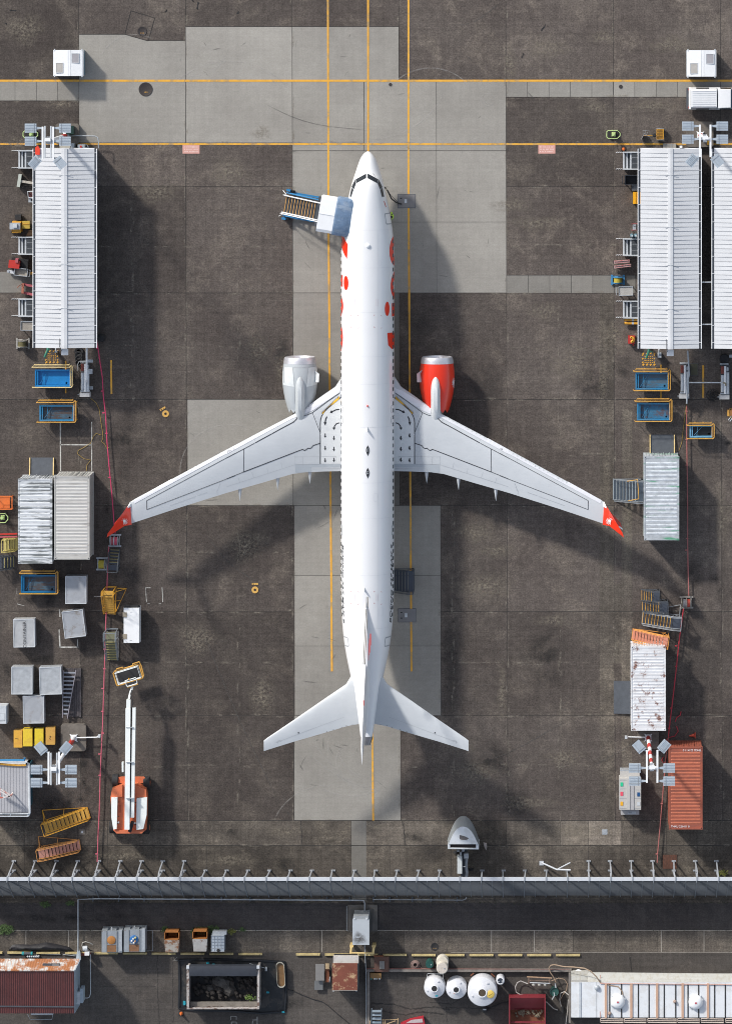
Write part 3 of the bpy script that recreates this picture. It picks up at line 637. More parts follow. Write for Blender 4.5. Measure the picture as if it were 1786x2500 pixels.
for side, tree, f in (("right", BW, lambda p: p), ("left", BWL, mp)):
 each("slat", [f(slat), f(slat2 + slat3[1:3] + slat3[3:]) if False else f(slat2), f(slat3)], tree, .022, 5, SLAT)
 drape([f(flapp)], tree, .010, 20).build("flap", FLAP, AIR, True)
 drape([f(walk)], tree, .012, 20).build("walkway", WW, AIR, True)
 drape([f(glovep)], tree, .018, 20).build("glove_panel", FLAP, AIR, True)
 q = []
 for l, w_ in lines: q += [f(s_) for s_ in stroke(l, w_ * 1.4)]
 drape(q, tree, .020, 30).build("wing_outline", INK, AIR, True)
 q = []
 for l, w_ in panel: q += [f(s_) for s_ in stroke(l, w_)]
 drape(q, tree, .018, 30).build("panel_seam", mat("panel_seam_grey", (.28, .3, .33), .6), AIR, True)
 each("escape_arrow", [f(a) for a in arr[:6]], tree, .024, 30, INK)
 sh = arr[6:]   # the three curved arrows: shaft pieces and a head each
 for grp in (sh[0:4], sh[4:7], sh[7:11]): drape([f(a) for a in grp], tree, .024, 30).build("curved_arrow", INK, AIR, True)
 drape([f(haz)], tree, .020, 30).build("hazard_band", mat("band_yellow", (.75, .42, .03), .5), AIR, True)
 drape([f(a) for a in hst], tree, .027, 30).build("hazard_stripe", INK, AIR, True)
# flap track fairings: slim pods whose pointed tails show behind the wing
for x, yte, ytip in ((541, 1365, 1518), (962, 1445, 1603), (1455, 1585, 1748)):
 (px, py), (px2, py2) = R1([(x, yte), (x + 6 if x > 600 else x + 6, ytip)])
 z = wing_z(px) - .28
 a = P(px, py - 62, z); c = P(px2, py2, z); wv = m_(5.6)
 rr = []
 for t, k in ((0, .08), (.12, .7), (.35, 1), (.62, 1), (.8, .62), (1, .04)):
  q = a.lerp(c, t); rr.append([(q.x + wv * k * math.cos(2 * math.pi * j / 12), q.y, q.z + .26 * k * math.sin(2 * math.pi * j / 12)) for j in range(12)])
 fb_ = MB().loft(rr); fb_.build("flap_track_fairing", WG, AIR, True, smooth=40); mirror(fb_).build("flap_track_fairing", WG, AIR, True, smooth=40)
# split winglets
def fin_blade(pts, t0, t1):
 """pts: root LE, root TE, tip TE, tip LE in world; thin tapered blade"""
 a, c, d, e = [Vector(p) for p in pts]; n = (c - a).cross(e - a).normalized()
 m1 = a.lerp(c, .35); m2 = e.lerp(d, .35)
 return MB().loft([[a, m1 + n * t0, c, m1 - n * t0], [e, m2 + n * t1, d, m2 - n * t1]])
zt = wing_z(1474)
def PZ(x, y, z): return P(x, y, z)
up = [PZ(1472, 1224, zt), PZ(1470, 1281, zt), PZ(1521, 1314, 7.0), PZ(1516, 1300, 6.9)]
tipred = MB().loft([[PZ(1473, 1226, zt + .05), PZ(1472, 1250, zt + .12), PZ(1470, 1281, zt), PZ(1472, 1250, zt - .08)], [PZ(1484, 1243, zt + .35), PZ(1485, 1260, zt + .5), PZ(1486, 1284, zt + .45), PZ(1485, 1260, zt + .35)],
     [PZ(1514, 1294, 6.6), PZ(1516, 1300, 6.75), PZ(1519, 1310, 6.8), PZ(1516, 1300, 6.62)], [PZ(1519.5, 1303, 7.0), PZ(1520, 1306, 7.02), PZ(1521.5, 1313, 7.05), PZ(1520, 1306, 6.98)]])
low = fin_blade([PZ(1478, 1238, zt + .1), PZ(1484, 1272, zt + .1), PZ(1517.5, 1292, 3.1), PZ(1513, 1276, 3.2)], .05, .02)
lowtip = fin_blade([PZ(1508.6, 1285, 3.42), PZ(1513, 1289, 3.4), PZ(1518, 1294, 3.05), PZ(1516.5, 1288.6, 3.1)], .065, .04)
for f in (lambda q: q, mirror):
 o = f(tipred).build("winglet", ARED, AIR, True, smooth=30)
 f(low).build("lower_blade", DRED, o, False) if False else None
 c = f(low); c2 = c.build("lower_blade", DRED, AIR, True); c3 = f(lowtip).build("lower_blade_tip", WHITE, AIR, True)
 f(MB().loft([[PZ(1473, 1224, zt + .05), PZ(1472, 1230, zt + .14), PZ(1471.6, 1237, zt + .1), PZ(1472, 1230, zt - .04)], [PZ(1479, 1236, zt + .24), PZ(1479, 1238, zt + .34), PZ(1479, 1241, zt + .34), PZ(1479, 1238, zt + .2)]])).build("winglet_fillet", WHITE, AIR, True)
# fan-shaped petal emblem: curved petals swirling round a head
def emblem(cx, cy, s_, rot=0, flip=1):
 res = []
 def tp(u, v): a = R(rot); u *= flip; return (cx + s_ * (u * math.cos(a) - v * math.sin(a)), cy + s_ * (u * math.sin(a) + v * math.cos(a)))
 res.append([tp(.05 + .42 * math.cos(R(t)), -.1 + .42 * math.sin(R(t))) for t in range(0, 360, 30)])
 for k in range(9):
  a0 = 20 + k * 33; c = []
  for t in range(5): a = R(a0 + t * 9); r = .35 + .18 * t; c.append((r, a + .0))
  left = [tp(r * math.cos(a - .16 * (1 - t / 5)), r * math.sin(a - .16 * (1 - t / 5))) for t, (r, a) in enumerate(c)]
  right = [tp(r * math.cos(a + .16 * (1 - t / 5)), r * math.sin(a + .16 * (1 - t / 5))) for t, (r, a) in enumerate(c)]
  res.append(left + right[::-1])
 return res
bt = bvh(tipred); btl = bvh(mirror(tipred))
drape(emblem(1487, 1272.5, 8.6, 20), bt, .03, 50).build("emblem", WHITE, AIR, True)
drape(emblem(304, 1273.0, 8.0, -20, -1), btl, .03, 50).build("emblem", WHITE, AIR, True)

# tailplane ---------------------------------------------------------
rr = []
for x, yl, yt, z, th in ((900, 1636, 1765, 4.62, .5), (934, 1652, 1771, 4.68, .42), (945, 1670, 1773.5, 4.72, .36), (1000, 1708, 1790, 4.95, .3), (1070, 1757, 1810.5, 5.22, .22), (1135, 1801.5, 1831, 5.5, .12), (1143, 1808, 1834, 5.53, .08)):
 a = P(x, yl, z); c = P(x, yt, z); a.z = c.z = 0; rr.append(airfoil(a, c, z, th))
TB = MB().loft(rr); TB.build("tailplane", WG, AIR, True, smooth=35); mirror(TB).build("tailplane", WG, AIR, True, smooth=35)
T3 = lambda l: [(620 + x / 3.007, 1560 + y / 3.007) for x, y in l]
sl_ = T3([(975, 318), (1050, 362), (1570, 735), (1560, 748), (1040, 378), (960, 332)])
sm = [(T3([(990, 573), (1200, 650), (1490, 760), (1497, 805)]), .5), (T3([(1455, 755), (1462, 742), (1482, 750), (1480, 768)]), .5), (T3([(908, 615), (912, 628), (935, 628)]), .8)]
dots = [T3([(1322, 684), (1331, 684), (1331, 693), (1322, 693)])] + [T3([(x - 3, y - 2), (x + 4, y - 1), (x + 4, y + 2), (x - 3, y + 1)]) for x, y in ((975, 637), (1010, 648), (1070, 666), (1118, 680))]
for tree, f in ((bvh(TB), lambda p: p), (bvh(mirror(TB)), lambda p: [(1789.6 - x, y) for x, y in p])):
 drape([f(sl_)], tree, .008, 30).build("leading_edge", SLAT, AIR, True)
 q = []
 for l, w_ in sm: q += [f(s_) for s_ in stroke(l, w_)]
 drape(q, tree, .012, 30).build("elevator_seam", LGREY, AIR, True)
 each("hinge_mark", [f(d) for d in dots], tree, .014, 30, INK)
# fin -----------------------------------------------------------------
def finring(yl, yt, z, th, n=8):
 a = P(893, yl, z).y; c = P(893, yt, z).y; r = []
 prof = [(0, 0), (.04, .45), (.15, .85), (.35, 1), (.6, .75), (.85, .35), (1, .05)]
 for t, h in prof: r.append((XC + th * h, a + (c - a) * t, z))
 for t, h in prof[::-1][1:-1]: r.append((XC - th * h, a + (c - a) * t, z))
 return r
b = MB(); b.loft([finring(1600, 1788, 5.0, .28), finring(1603, 1789, 5.6, .26), finring(1640, 1803, 7.0, .22), finring(1700, 1824, 9.0, .17), finring(1778, 1853, 11.3, .11), finring(1812, 1864, 12.2, .08), finring(1822, 1868, 12.35, .04)])
FIN = b.build("tail_fin", PW, AIR, True, smooth=40)
b = MB(); b.loft([[(XC + .3 * k, P(893, y, 5.3).y, z) for k, z in ((-w_, 5.2), (-w_ * .5, h), (0, h + .02), (w_ * .5, h), (w_, 5.2))] for y, w_, h in ((1464, .02, 5.42), (1490, .3, 5.6), (1540, .6, 5.95), (1605, .8, 6.35), (1640, .8, 6.2))], close=True)
b.build("dorsal_fin", PW, AIR, True, smooth=40)
b = MB()
for z0, z1, y0, y1 in ((6.2, 6.9, 1612, 1636.5), (7.05, 9.0, 1641.5, 1699.5), (9.0, 11.3, 1699.5, 1777.5)):
 for k in (-1, 1): b.bar((XC + .055 * k, P(0, y0, z0).y + .02, z0), (XC + .055 * k, P(0, y1, z1).y + .02, z1), .05, .12)
b.build("fin_leading_edge", mat("bronze_strip", (.2, .19, .17), .35, .6), FIN, True)
b = MB(); b.bar((XC, P(0, 1867, 12.3).y, 12.25), (XC, P(0, 1879, 12.3).y, 12.2), .06, .1); b.build("tail_light", ARED, FIN, True)
b = MB()
for z0, y0, y1, h in ((7.2, 1700, 1745, .5), (7.9, 1712, 1752, .45), (8.6, 1725, 1765, .4), (6.6, 1700, 1728, .3)):
 t0 = XC + (.27 if z0 < 7 else .235 if z0 < 7.5 else .21 if z0 < 8 else .185); b.box(t0, t0 + .02, P(0, y1, z0).y, P(0, y0, z0).y, z0, z0 + h * .8)
b.build("fin_emblem", ARED, FIN, True)

# engines -------------------------------------------------------------
def nacelle(red):
 xc = P(1066.2, 930, 1.72).x; zc = 1.72
 prof = [(872, 36.2), (875, 37.4), (880, 38.7), (886.5, 40.2), (900, 41.9), (915, 42.7), (930, 42.8), (945, 41.8), (960, 39.6), (975, 36.5), (990, 32.5), (998, 30)]
 def ring(y, r, n=48): Y = P(0, y, zc).y; rw = m_(r) * (1 - zc / H); return [(xc + rw * math.sin(2 * math.pi * k / n), Y, zc + rw * .98 * math.cos(2 * math.pi * k / n)) for k in range(n)]
 parts = []
 lip = MB().loft([ring(905, 29.5), ring(880, 30.2), ring(873.5, 32.6), ring(870.6, 35.2), ring(871.6, 37.2), ring(875, 38.6), ring(880, 39.5), ring(886.5, 40.4)], caps=False); parts.append(("inlet_lip", lip, CHROME))
 cowl = MB().loft([ring(y, r) for y, r in prof[3:]], caps=False)
 n = 48; last = ring(998, 30); back = []
 for k in range(n):
  ph = (k % 4); d = {0: 8.5, 1: 4, 2: 0, 3: 4}[ph]; q = Vector(last[k]); back.append((xc + (q.x - xc) * (1 - d * .006), q.y - m_(d), zc + (q.z - zc) * (1 - d * .006)))
 cowl.loft([last, back], caps=False); parts.append(("cowl", cowl, ARED if red else EGREY))
 fan = MB(); Y = P(0, 893, zc).y
 for k in range(20):
  a = 2 * math.pi * k / 20; c_, s_ = math.cos(a), math.sin(a); c2, s2 = math.cos(a + .22), math.sin(a + .22)
  fan.add([(xc + .2 * s_, Y, zc + .2 * c_), (xc + .86 * s_, Y, zc + .86 * c_), (xc + .86 * s2, Y - .12, zc + .86 * c2), (xc + .2 * s2, Y - .12, zc + .2 * c2)], [(0, 1, 2, 3)])
 parts.append(("fan", fan, TI))
 sp = MB().loft([[(xc + r * math.sin(2 * math.pi * k / 16), Y + d, zc + r * math.cos(2 * math.pi * k / 16)) for k in range(16)] for d, r in ((-.1, .24), (0, .22), (.2, .13), (.32, .02))]); parts.append(("spinner", sp, BLACK))
 noz = MB().loft([ring(975, 24), ring(1000, 20), ring(1012, 15)], caps=False).loft([ring(1000, 9), ring(1015, 6), ring(1026, .6)]); parts.append(("exhaust_nozzle", noz, TI))
 bulk = MB().loft([ring(960, 31), ring(961, 31)]); bulk.loft([ring(898, 29.3), ring(899, 29.3)]) if False else None; parts.append(("bulkhead", bulk, DSTEEL))
 return parts, xc, zc, cowl
PYL = [(1055, 943, 8, 3.02), (1057, 935, 0, 0)]
def pylon():
 rr = []
 for y, hw, z0, z1 in ((921, 1.5, 2.7, 3.0), (924, 5.5, 2.6, 3.07), (930, 9, 2.5, 3.12), (940, 11.3, 2.4, 3.17), (955, 12.4, 2.2, 3.22), (980, 12.2, 1.9, 3.2), (1000, 11.8, 1.9, 3.08), (1012, 12.2, 2.0, 2.94), (1024, 10, 2.2, 2.78), (1034, 7, 2.3, 2.6)):
  cx = 1062.5 if y < 990 else 1062.5; Y = P(0, y, 3.2).y; X = P(cx, y, 3.2).x; w_ = m_(hw)
  rr.append([(X + w_ * s_, Y, z0 + (z1 - z0) * t) for s_, t in ((-1, 0), (-1, .55), (-.75, .85), (-.35, 1), (.35, 1), (.75, .85), (1, .55), (1, 0))])
 return MB().loft(rr)
for red in (True, False):
 parts, xc, zc, cowl = nacelle(red)
 E = bpy.data.objects.new("engine", None); COL.objects.link(E); E.parent = AIR
 side = 1 if red else -1; ex = xc if red else 2 * XC - xc
 Ew = Vector((ex, P(0, 930, zc).y, zc)); E.location = Ew - AIR.location
 if red: E["label"] = "red engine"
 else: E["label"] = "grey engine with white patches"
 def bl(nm, mb, m, **k):
  c = mb if red else mirror(mb); c.v = [Vector(v) - Ew for v in c.v]; o = c.build(nm, m, E, False, **k); return o
 tree = bvh(cowl if red else mirror(cowl))
 for nm, mb, m in parts: bl(nm, mb, m, smooth=40)
 # stay-sealing plates and strake
 def bd(nm, mb, m): mb.v = [Vector(v) - Ew for v in mb.v]; return mb.build(nm, m, E, False)
 py = MB(); py.v = [Vector(v) for v in pylon().v]; q = pylon(); bl("pylon", q, WW if red else mat("pylon_grey_paint", (.46, .49, .51), .4, var=.04, coat=.2), smooth=40)
 st = MB().loft([[(xc - 1.06, P(0, 903, 2.3).y, 2.3), (xc - 1.0, P(0, 903, 2.3).y, 2.32), (xc - 1.0, P(0, 903, 2.3).y, 2.28)], [(xc - 1.44, P(0, 912, 2.5).y, 2.62), (xc - 1.2, P(0, 912, 2.3).y, 2.32), (xc - 1.2, P(0, 912, 2.3).y, 2.28)], [(xc - 1.42, P(0, 933, 2.5).y, 2.62), (xc - 1.1, P(0, 933, 2.3).y, 2.32), (xc - 1.1, P(0, 933, 2.3).y, 2.28)]])
 bl("strake", st, WW)
 if red:
  sil = [(x, y) for x, y in emblem(1106, 935, 7, 0)[0]]
  bd("emblem", drape([[(x * .38 + 1106.0 * .62, y * 1.35 - 935 * .35) for x, y in s_] for s_ in emblem(1105.0, 935, 9, 10)], tree, .02, 6), WHITE)
 else:
  L = lambda l: [(660 + x / 7.575, 840 + y / 7.575) for x, y in l]
  for q_ in (L([(228, 425), (410, 432), (438, 792), (235, 755), (222, 600)]), L([(705, 440), (850, 415), (868, 520), (862, 745), (665, 795)])): bd("access_panel", drape([q_], tree, .012, 5), mat("pale_panel", (.62, .65, .66), .4))
  bd("cowl_seam", drape(stroke(L([(235, 425), (550, 438), (850, 415)]), .5) + stroke(L([(415, 430), (450, 830), (450, 1100)]), .5) + stroke(L([(702, 440), (655, 830), (640, 1100)]), .5), tree, .014, 5), LGREY)
# cockpit windows ------------------------------------------------------
C = lambda l: [(820 + x / 10.15, 360 + y / 10.15) for x, y in l]
gl = [[(492, 790), (742, 655), (740, 760), (505, 885)], [(782, 650), (1038, 790), (1018, 885), (782, 762)], [(476, 800), (492, 900), (440, 1035), (390, 970)], [(1056, 800), (1140, 975), (1092, 1045), (1030, 895)],
  [(388, 1000), (432, 1050), (378, 1218), (345, 1212)], [(1146, 995), (1188, 1215), (1132, 1222), (1094, 1060)]]
for q in gl: drape([C(q)], BF, .015, 4).build("cockpit_window", GLASS, AIR, True)
def grow(q, d):
 cx = sum(p[0] for p in q) / len(q); cy = sum(p[1] for p in q) / len(q)
 return [(cx + (x - cx) * (1 + d / max(8, math.hypot(x - cx, y - cy))), cy + (y - cy) * (1 + d / max(8, math.hypot(x - cx, y - cy)))) for x, y in q]
drape([C(grow(q, 12)) for q in gl], BF, .007, 4).build("window_surround", LGREY, AIR, True)
drape(stroke(C([(905, 640), (970, 735)]), .35) + stroke(C([(625, 640), (580, 730)]), .35), BF, .03, 9).build("wiper", INK, AIR, True)
# markings on the crown
D = lambda l: [(780 + x / 5.98, 1300 + y / 5.98) for x, y in l]
q = []
for cx0, y0 in ((0, 0), (334, 0)):
 for (x, y, sx, sy) in ((458, 858, 1, 1), (568, 865, -1, 1), (458, 1040, 1, -1), (568, 1050, -1, -1)):
  q += stroke(D([(x + cx0, y), (x + cx0 + 16 * sx, y)]), .55) + stroke(D([(x + cx0, y), (x + cx0, y + 14 * sy)]), .55)
q += [[(x, y - 674.5 * 1.0) for x, y in s_] for s_ in [s2 for s2 in q]]
q = [[(x, y - (0 if i < 32 else 44)) for x, y in s_] for i, s_ in enumerate(q)]
drape(q, BF, .012, 20).build("rescue_mark", mat("mark_red", (.45, .08, .08), .5), AIR, True)
q = []
for x0 in (862, 918):
 for y0 in (730, 1450):
  for k in range(2):
   for j in range(9): q += stroke([(x0 + 3.6 * k, y0 + j * 2), (x0 + 3.6 * k, y0 + j * 2 + 1.2)], .5)
drape(q, BF, .012, 20).build("rescue_lettering", mat("mark_pink", (.6, .4, .42), .5), AIR, True)
drape([C([(1178, 1335), (1196, 1332), (1240, 1475), (1225, 1482)])], BF, .012, 20).build("red_flag_mark", DRED, AIR, True)
b = MB()
def blade_ant(px, py, h, l, m_name=None):
 p = P(px, py, 5.4); b.loft([[(p.x - .02, p.y - l, 5.38), (p.x, p.y, 5.38), (p.x + .02, p.y - l, 5.38)], [(p.x - .01, p.y - l * 1.2, 5.4 + h), (p.x, p.y - l * .7, 5.4 + h), (p.x + .01, p.y - l * 1.2, 5.4 + h)]])
blade_ant(897, 1041, .35, .35); b.build("antenna", WHITE, AIR, True); b = MB(); blade_ant(889.5, 1433, .35, .3); b.build("antenna", WHITE, AIR, True)
b = MB(); p = P(897.5, 600, 5.42); b.lathe([(.17, 5.38), (.15, 5.5), (.08, 5.55), (.01, 5.56)], 16, (p.x, p.y)); b.build("dome_antenna", WHITE, AIR, True, smooth=40)
b = MB(); p = P(896.5, 991, 5.42); b.lathe([(.07, 5.38), (.06, 5.5), (.03, 5.54), (.005, 5.55)], 12, (p.x, p.y)); b.build("beacon", ARED, AIR, True, smooth=40)
for yy in (1087, 1142):
 b = MB(); Z = 5.44
 outl = [(0, 0), (2.6, 5), (4.3, 11), (4.2, 15), (2.6, 20), (0, 26.5), (-2.6, 20), (-4.2, 15), (-4.3, 11), (-2.6, 5)]
 drape([[(897.3 + x, yy + y) for x, y in outl]], BF, .02, 6).build("antenna_fairing", INK, AIR, True)
 drape(stroke([(895.2, yy + 16), (895.2, yy + 10), (897.3, yy + 8), (899.4, yy + 10), (899.4, yy + 16)], .7) + stroke([(895.4, yy + 14), (899.2, yy + 14)], .6), BF, .03, 6).build("fairing_mark", GREYW, AIR, True)
# doors, windows and lettering wrapped round the sides ----------------
def side_mesh(polys, off=.012, sub=7.0):
 """polys in (Y world, theta deg); cut every few degrees so the mesh hugs the hull"""
 out = MB()
 for poly in polys:
  bm = bmesh.new(); vs = [bm.verts.new((y, t, 0)) for y, t in poly]
  try: bm.faces.new(vs)
  except ValueError: bm.free(); continue
  t0 = min(p[1] for p in poly); t1 = max(p[1] for p in poly); k = math.floor(t0 / sub) * sub + sub
  while k < t1: bmesh.ops.bisect_plane(bm, geom=bm.verts[:] + bm.edges[:] + bm.faces[:], plane_co=(0, k, 0), plane_no=(0, 1, 0), dist=1e-6); k += sub
  y0 = min(p[0] for p in poly); y1 = max(p[0] for p in poly); k = math.floor(y0) + 1
  while k < y1: bmesh.ops.bisect_plane(bm, geom=bm.verts[:] + bm.edges[:] + bm.faces[:], plane_co=(k, 0, 0), plane_no=(1, 0, 0), dist=1e-6); k += 1
  bmesh.ops.triangulate(bm, faces=bm.faces[:]); bm.verts.index_update(); o = len(out.v)
  out.add([fpt(v.co.x, v.co.y, off) for v in bm.verts], [])
  for f in bm.faces: out.f.append([v.index + o for v in f.verts]); out.m.append(0)
  bm.free()
 return out
def YW(y): return P(0, y, 4.3).y
def rrect(y0, y1, t0, t1, ry=.07, rt=2.2):
 r = []
 for cy, ct, a0 in ((y1 - ry, t1 - rt, 0), (y0 + ry, t1 - rt, 90), (y0 + ry, t0 + rt, 180), (y1 - ry, t0 + rt, 270)):
  for a in (0, 30, 60, 90): r.append((cy + ry * math.cos(R(a0 + a)), ct + rt * math.sin(R(a0 + a))))
 return r
WIN = mat("cabin_window_glass", (0.10, 0.11, 0.12), 0.15)
y = 590; rows = []
while y < 1503: rows.append(y); y += 17.2
proto_w = {}
for sgn in (-1, 1):
 for yy in rows:
  Yc = YW(yy)
  if abs(yy - 1290) < 1 : continue
  t0, t1 = (70.5, 81.5)
  side_mesh([rrect(Yc - .14, Yc + .14, *(sorted((t0 * sgn + 1.5 * sgn, t1 * sgn))))], .012).build("cabin_window", WIN, AIR, True)
def ring_outline(y0, y1, t0, t1, w_, wt):
 o = rrect(y0, y1, t0, t1, .12, 4); i = rrect(y0 + w_, y1 - w_, t0 + wt, t1 - wt, .08, 3); n = len(o)
 return [[o[k], o[(k + 1) % n], i[(k + 1) % n], i[k]] for k in range(n)]
for sgn in (-1, 1):
 for ya, yb, ta, tb in ((520, 548, 52, 118), (1553, 1577, 50, 112), (1283, 1308, 67, 110)):
  Ya, Yb = YW(yb), YW(ya); tt = sorted((ta * sgn, tb * sgn))
  side_mesh(ring_outline(Ya, Yb, tt[0], tt[1], .08, 2.4), .010).build("door_outline", LGREY, AIR, True)
 for ya in (990, 1016):
  Ya, Yb = YW(ya + 19), YW(ya); tt = sorted((64 * sgn, 92 * sgn)); side_mesh(ring_outline(Ya, Yb, tt[0], tt[1], .03, 1.0), .010).build("overwing_exit", LGREY, AIR, True)
# "lion" on both sides: stroke letters given as (along, theta) shapes
def word(sgn):
 """ys: image rows; thetas: crown edge of every letter as seen"""
 P_ = []
 if sgn < 0:
  L_ = [[(576, 72), (579, 62), (596, 45), (631, 47), (622, 56), (606, 70), (604, 118), (572, 118)]]
  L_.append([(672, 65), (700, 65), (700, 118), (672, 118)]); dots_ = (690, 51, 17.5, 8.5)
  o_ = (747, 93, 29, 31); n_ = (789, 861)
 else:
  L_ = [[(812, 66), (812, 50), (842, 53), (852, 66), (852, 118), (818, 118)]]
  L_.append([(741, 68), (773, 68), (773, 118), (741, 118)]); dots_ = (753, 50, 17.5, 7.5)
  o_ = (698, 91, 34, 29); n_ = (578, 650)
 polys = [[(YW(a), t * sgn) for a, t in l] for l in L_]
 cy, ct, ry, rt = dots_; polys.append([(YW(cy + ry * math.cos(R(a))), (ct + rt * math.sin(R(a))) * sgn) for a in range(0, 360, 20)])
 cy, ct, ry, rt = o_
 for a in range(0, 360, 20):
  p = []
  for aa, k in ((a, 1), (a + 20, 1), (a + 20, .45), (a, .45)): p.append((YW(cy + ry * (k if k == 1 else .42) * math.cos(R(aa))), (ct + rt * k * math.sin(R(aa))) * sgn))
  polys.append(p)
 a0, a1 = n_; mid = (a0 + a1) / 2; hw_ = (a1 - a0) / 2
 for a in range(0, 180, 15):
  p = []
  for aa, k in ((a, 1), (a + 15, 1), (a + 15, .45), (a, .45)): p.append((YW(mid + hw_ * k * math.cos(R(aa))), (94 - (30 if sgn < 0 else 36) * (1 if k == 1 else .35) * math.sin(R(aa)) ** .7) * sgn))
  polys.append(p)
 for q0, q1 in ((a0, a0 + hw_ * .55), (a1 - hw_ * .55, a1)): polys.append([(YW(q0), 94 * sgn), (YW(q1), 94 * sgn), (YW(q1), 118 * sgn), (YW(q0), 118 * sgn)])
 return polys
for sgn in (-1, 1): side_mesh(word(sgn), .008, 5).build("red_lettering", ARED, AIR, True)
tv, tf = text_mesh("BOEING 737 MAX 9", 1.0, 0.28, 0.01)
txs = [v[0] for v in tv]; tys = [v[1] for v in tv]; wdt = max(txs) - min(txs); hgt = max(tys) - min(tys)
for sgn, ya, yb in ((-1, 1329, 1521), (1, 1329, 1521)):
 polys = []
 for f in tf:
  p = []
  for i in f:
   u = (tv[i][0] - min(txs)) / wdt; h = (tv[i][1] - min(tys)) / hgt
   if sgn > 0: u = 1 - u
   p.append((YW(ya + (yb - ya) * u), ((69.5 if sgn < 0 else 71.5) - 9 * h) * sgn))
  if len(p) >= 3: polys.append(p)
 side_mesh(polys, .014, 8).build("type_lettering", INK, AIR, True)
q = []
for yy in (560, 652, 760, 868, 935, 1040, 1175, 1262, 1400, 1530): Yc = YW(yy); q.append([(Yc - .009, -88), (Yc + .009, -88), (Yc + .009, 88), (Yc - .009, 88)])
for th in (-58, -26, 26, 58):
 for ya, yb in ((560, 868), (868, 1175), (1175, 1530)): q.append([(YW(yb), th - .25), (YW(ya), th - .25), (YW(ya), th + .25), (YW(yb), th + .25)])
side_mesh(q, .006, 5).build("skin_joint", mat("skin_joint_grey", (.655, .67, .69), .5), AIR, True)
q = []
for yy, th, a, c in ((1210, 20, .3, 5), (780, -34, .25, 5), (1330, -12, .2, 4), (640, 30, .2, 4), (1490, 34, .3, 6)): Yc = YW(yy); q += ring_outline(Yc - a, Yc + a, th - c, th + c, .02, .5)
side_mesh(q, .008, 5).build("hatch_outline", mat("skin_joint_grey", (.655, .67, .69)), AIR, True)
# landing gear ---------------------------------------------------------
for gx_, gy, nm in ((897, 500, "nose_gear"), (807, 1095, "main_gear"), (987, 1095, "main_gear")):
 p = P(gx_, gy, 0); rw = .34 if nm == "nose_gear" else .56
 g = MB().tube([(p.x, p.y, rw), (p.x, p.y, 1.9 if nm == "nose_gear" else 2.3)], .1).build(nm, STEEL, AIR, True)
 for s_ in (-1, 1):
  MB().xcyl(p.x + s_ * .12, p.x + s_ * (.3 if rw < .5 else .48), p.y, rw, rw, 20).build("wheel", BLACK, g, False) if False else None
  wv = MB().xcyl(p.x + s_ * .12, p.x + s_ * (.3 if rw < .5 else .48), p.y, rw, rw, 20); wv.v = [v - AIR.location for v in wv.v]; wv.build("wheel", BLACK, g, False)
# ---------------------------------------------------------------- helpers that take photo pixels at their own height
def BX(b, x0, y0, x1, y1, z0, z1, rz=0, taper=0):
 p = P(x0, y0, z1); q = P(x1, y1, z1); return b.box(p.x, q.x, q.y, p.y, z0, z1, rz, taper=taper)
def T(b, pts, r, n=6): return b.tube([P(*p) for p in pts], r, n)
def bx(name, m, t, *a, **k): b = MB(); BX(b, *a, **k); return b.build(name, m, t, True)
def tb(name, m, t, pts, r, n=6): b = MB(); T(b, pts, r, n); return b.build(name, m, t, True, smooth=40)
def fork(o, nm): pass

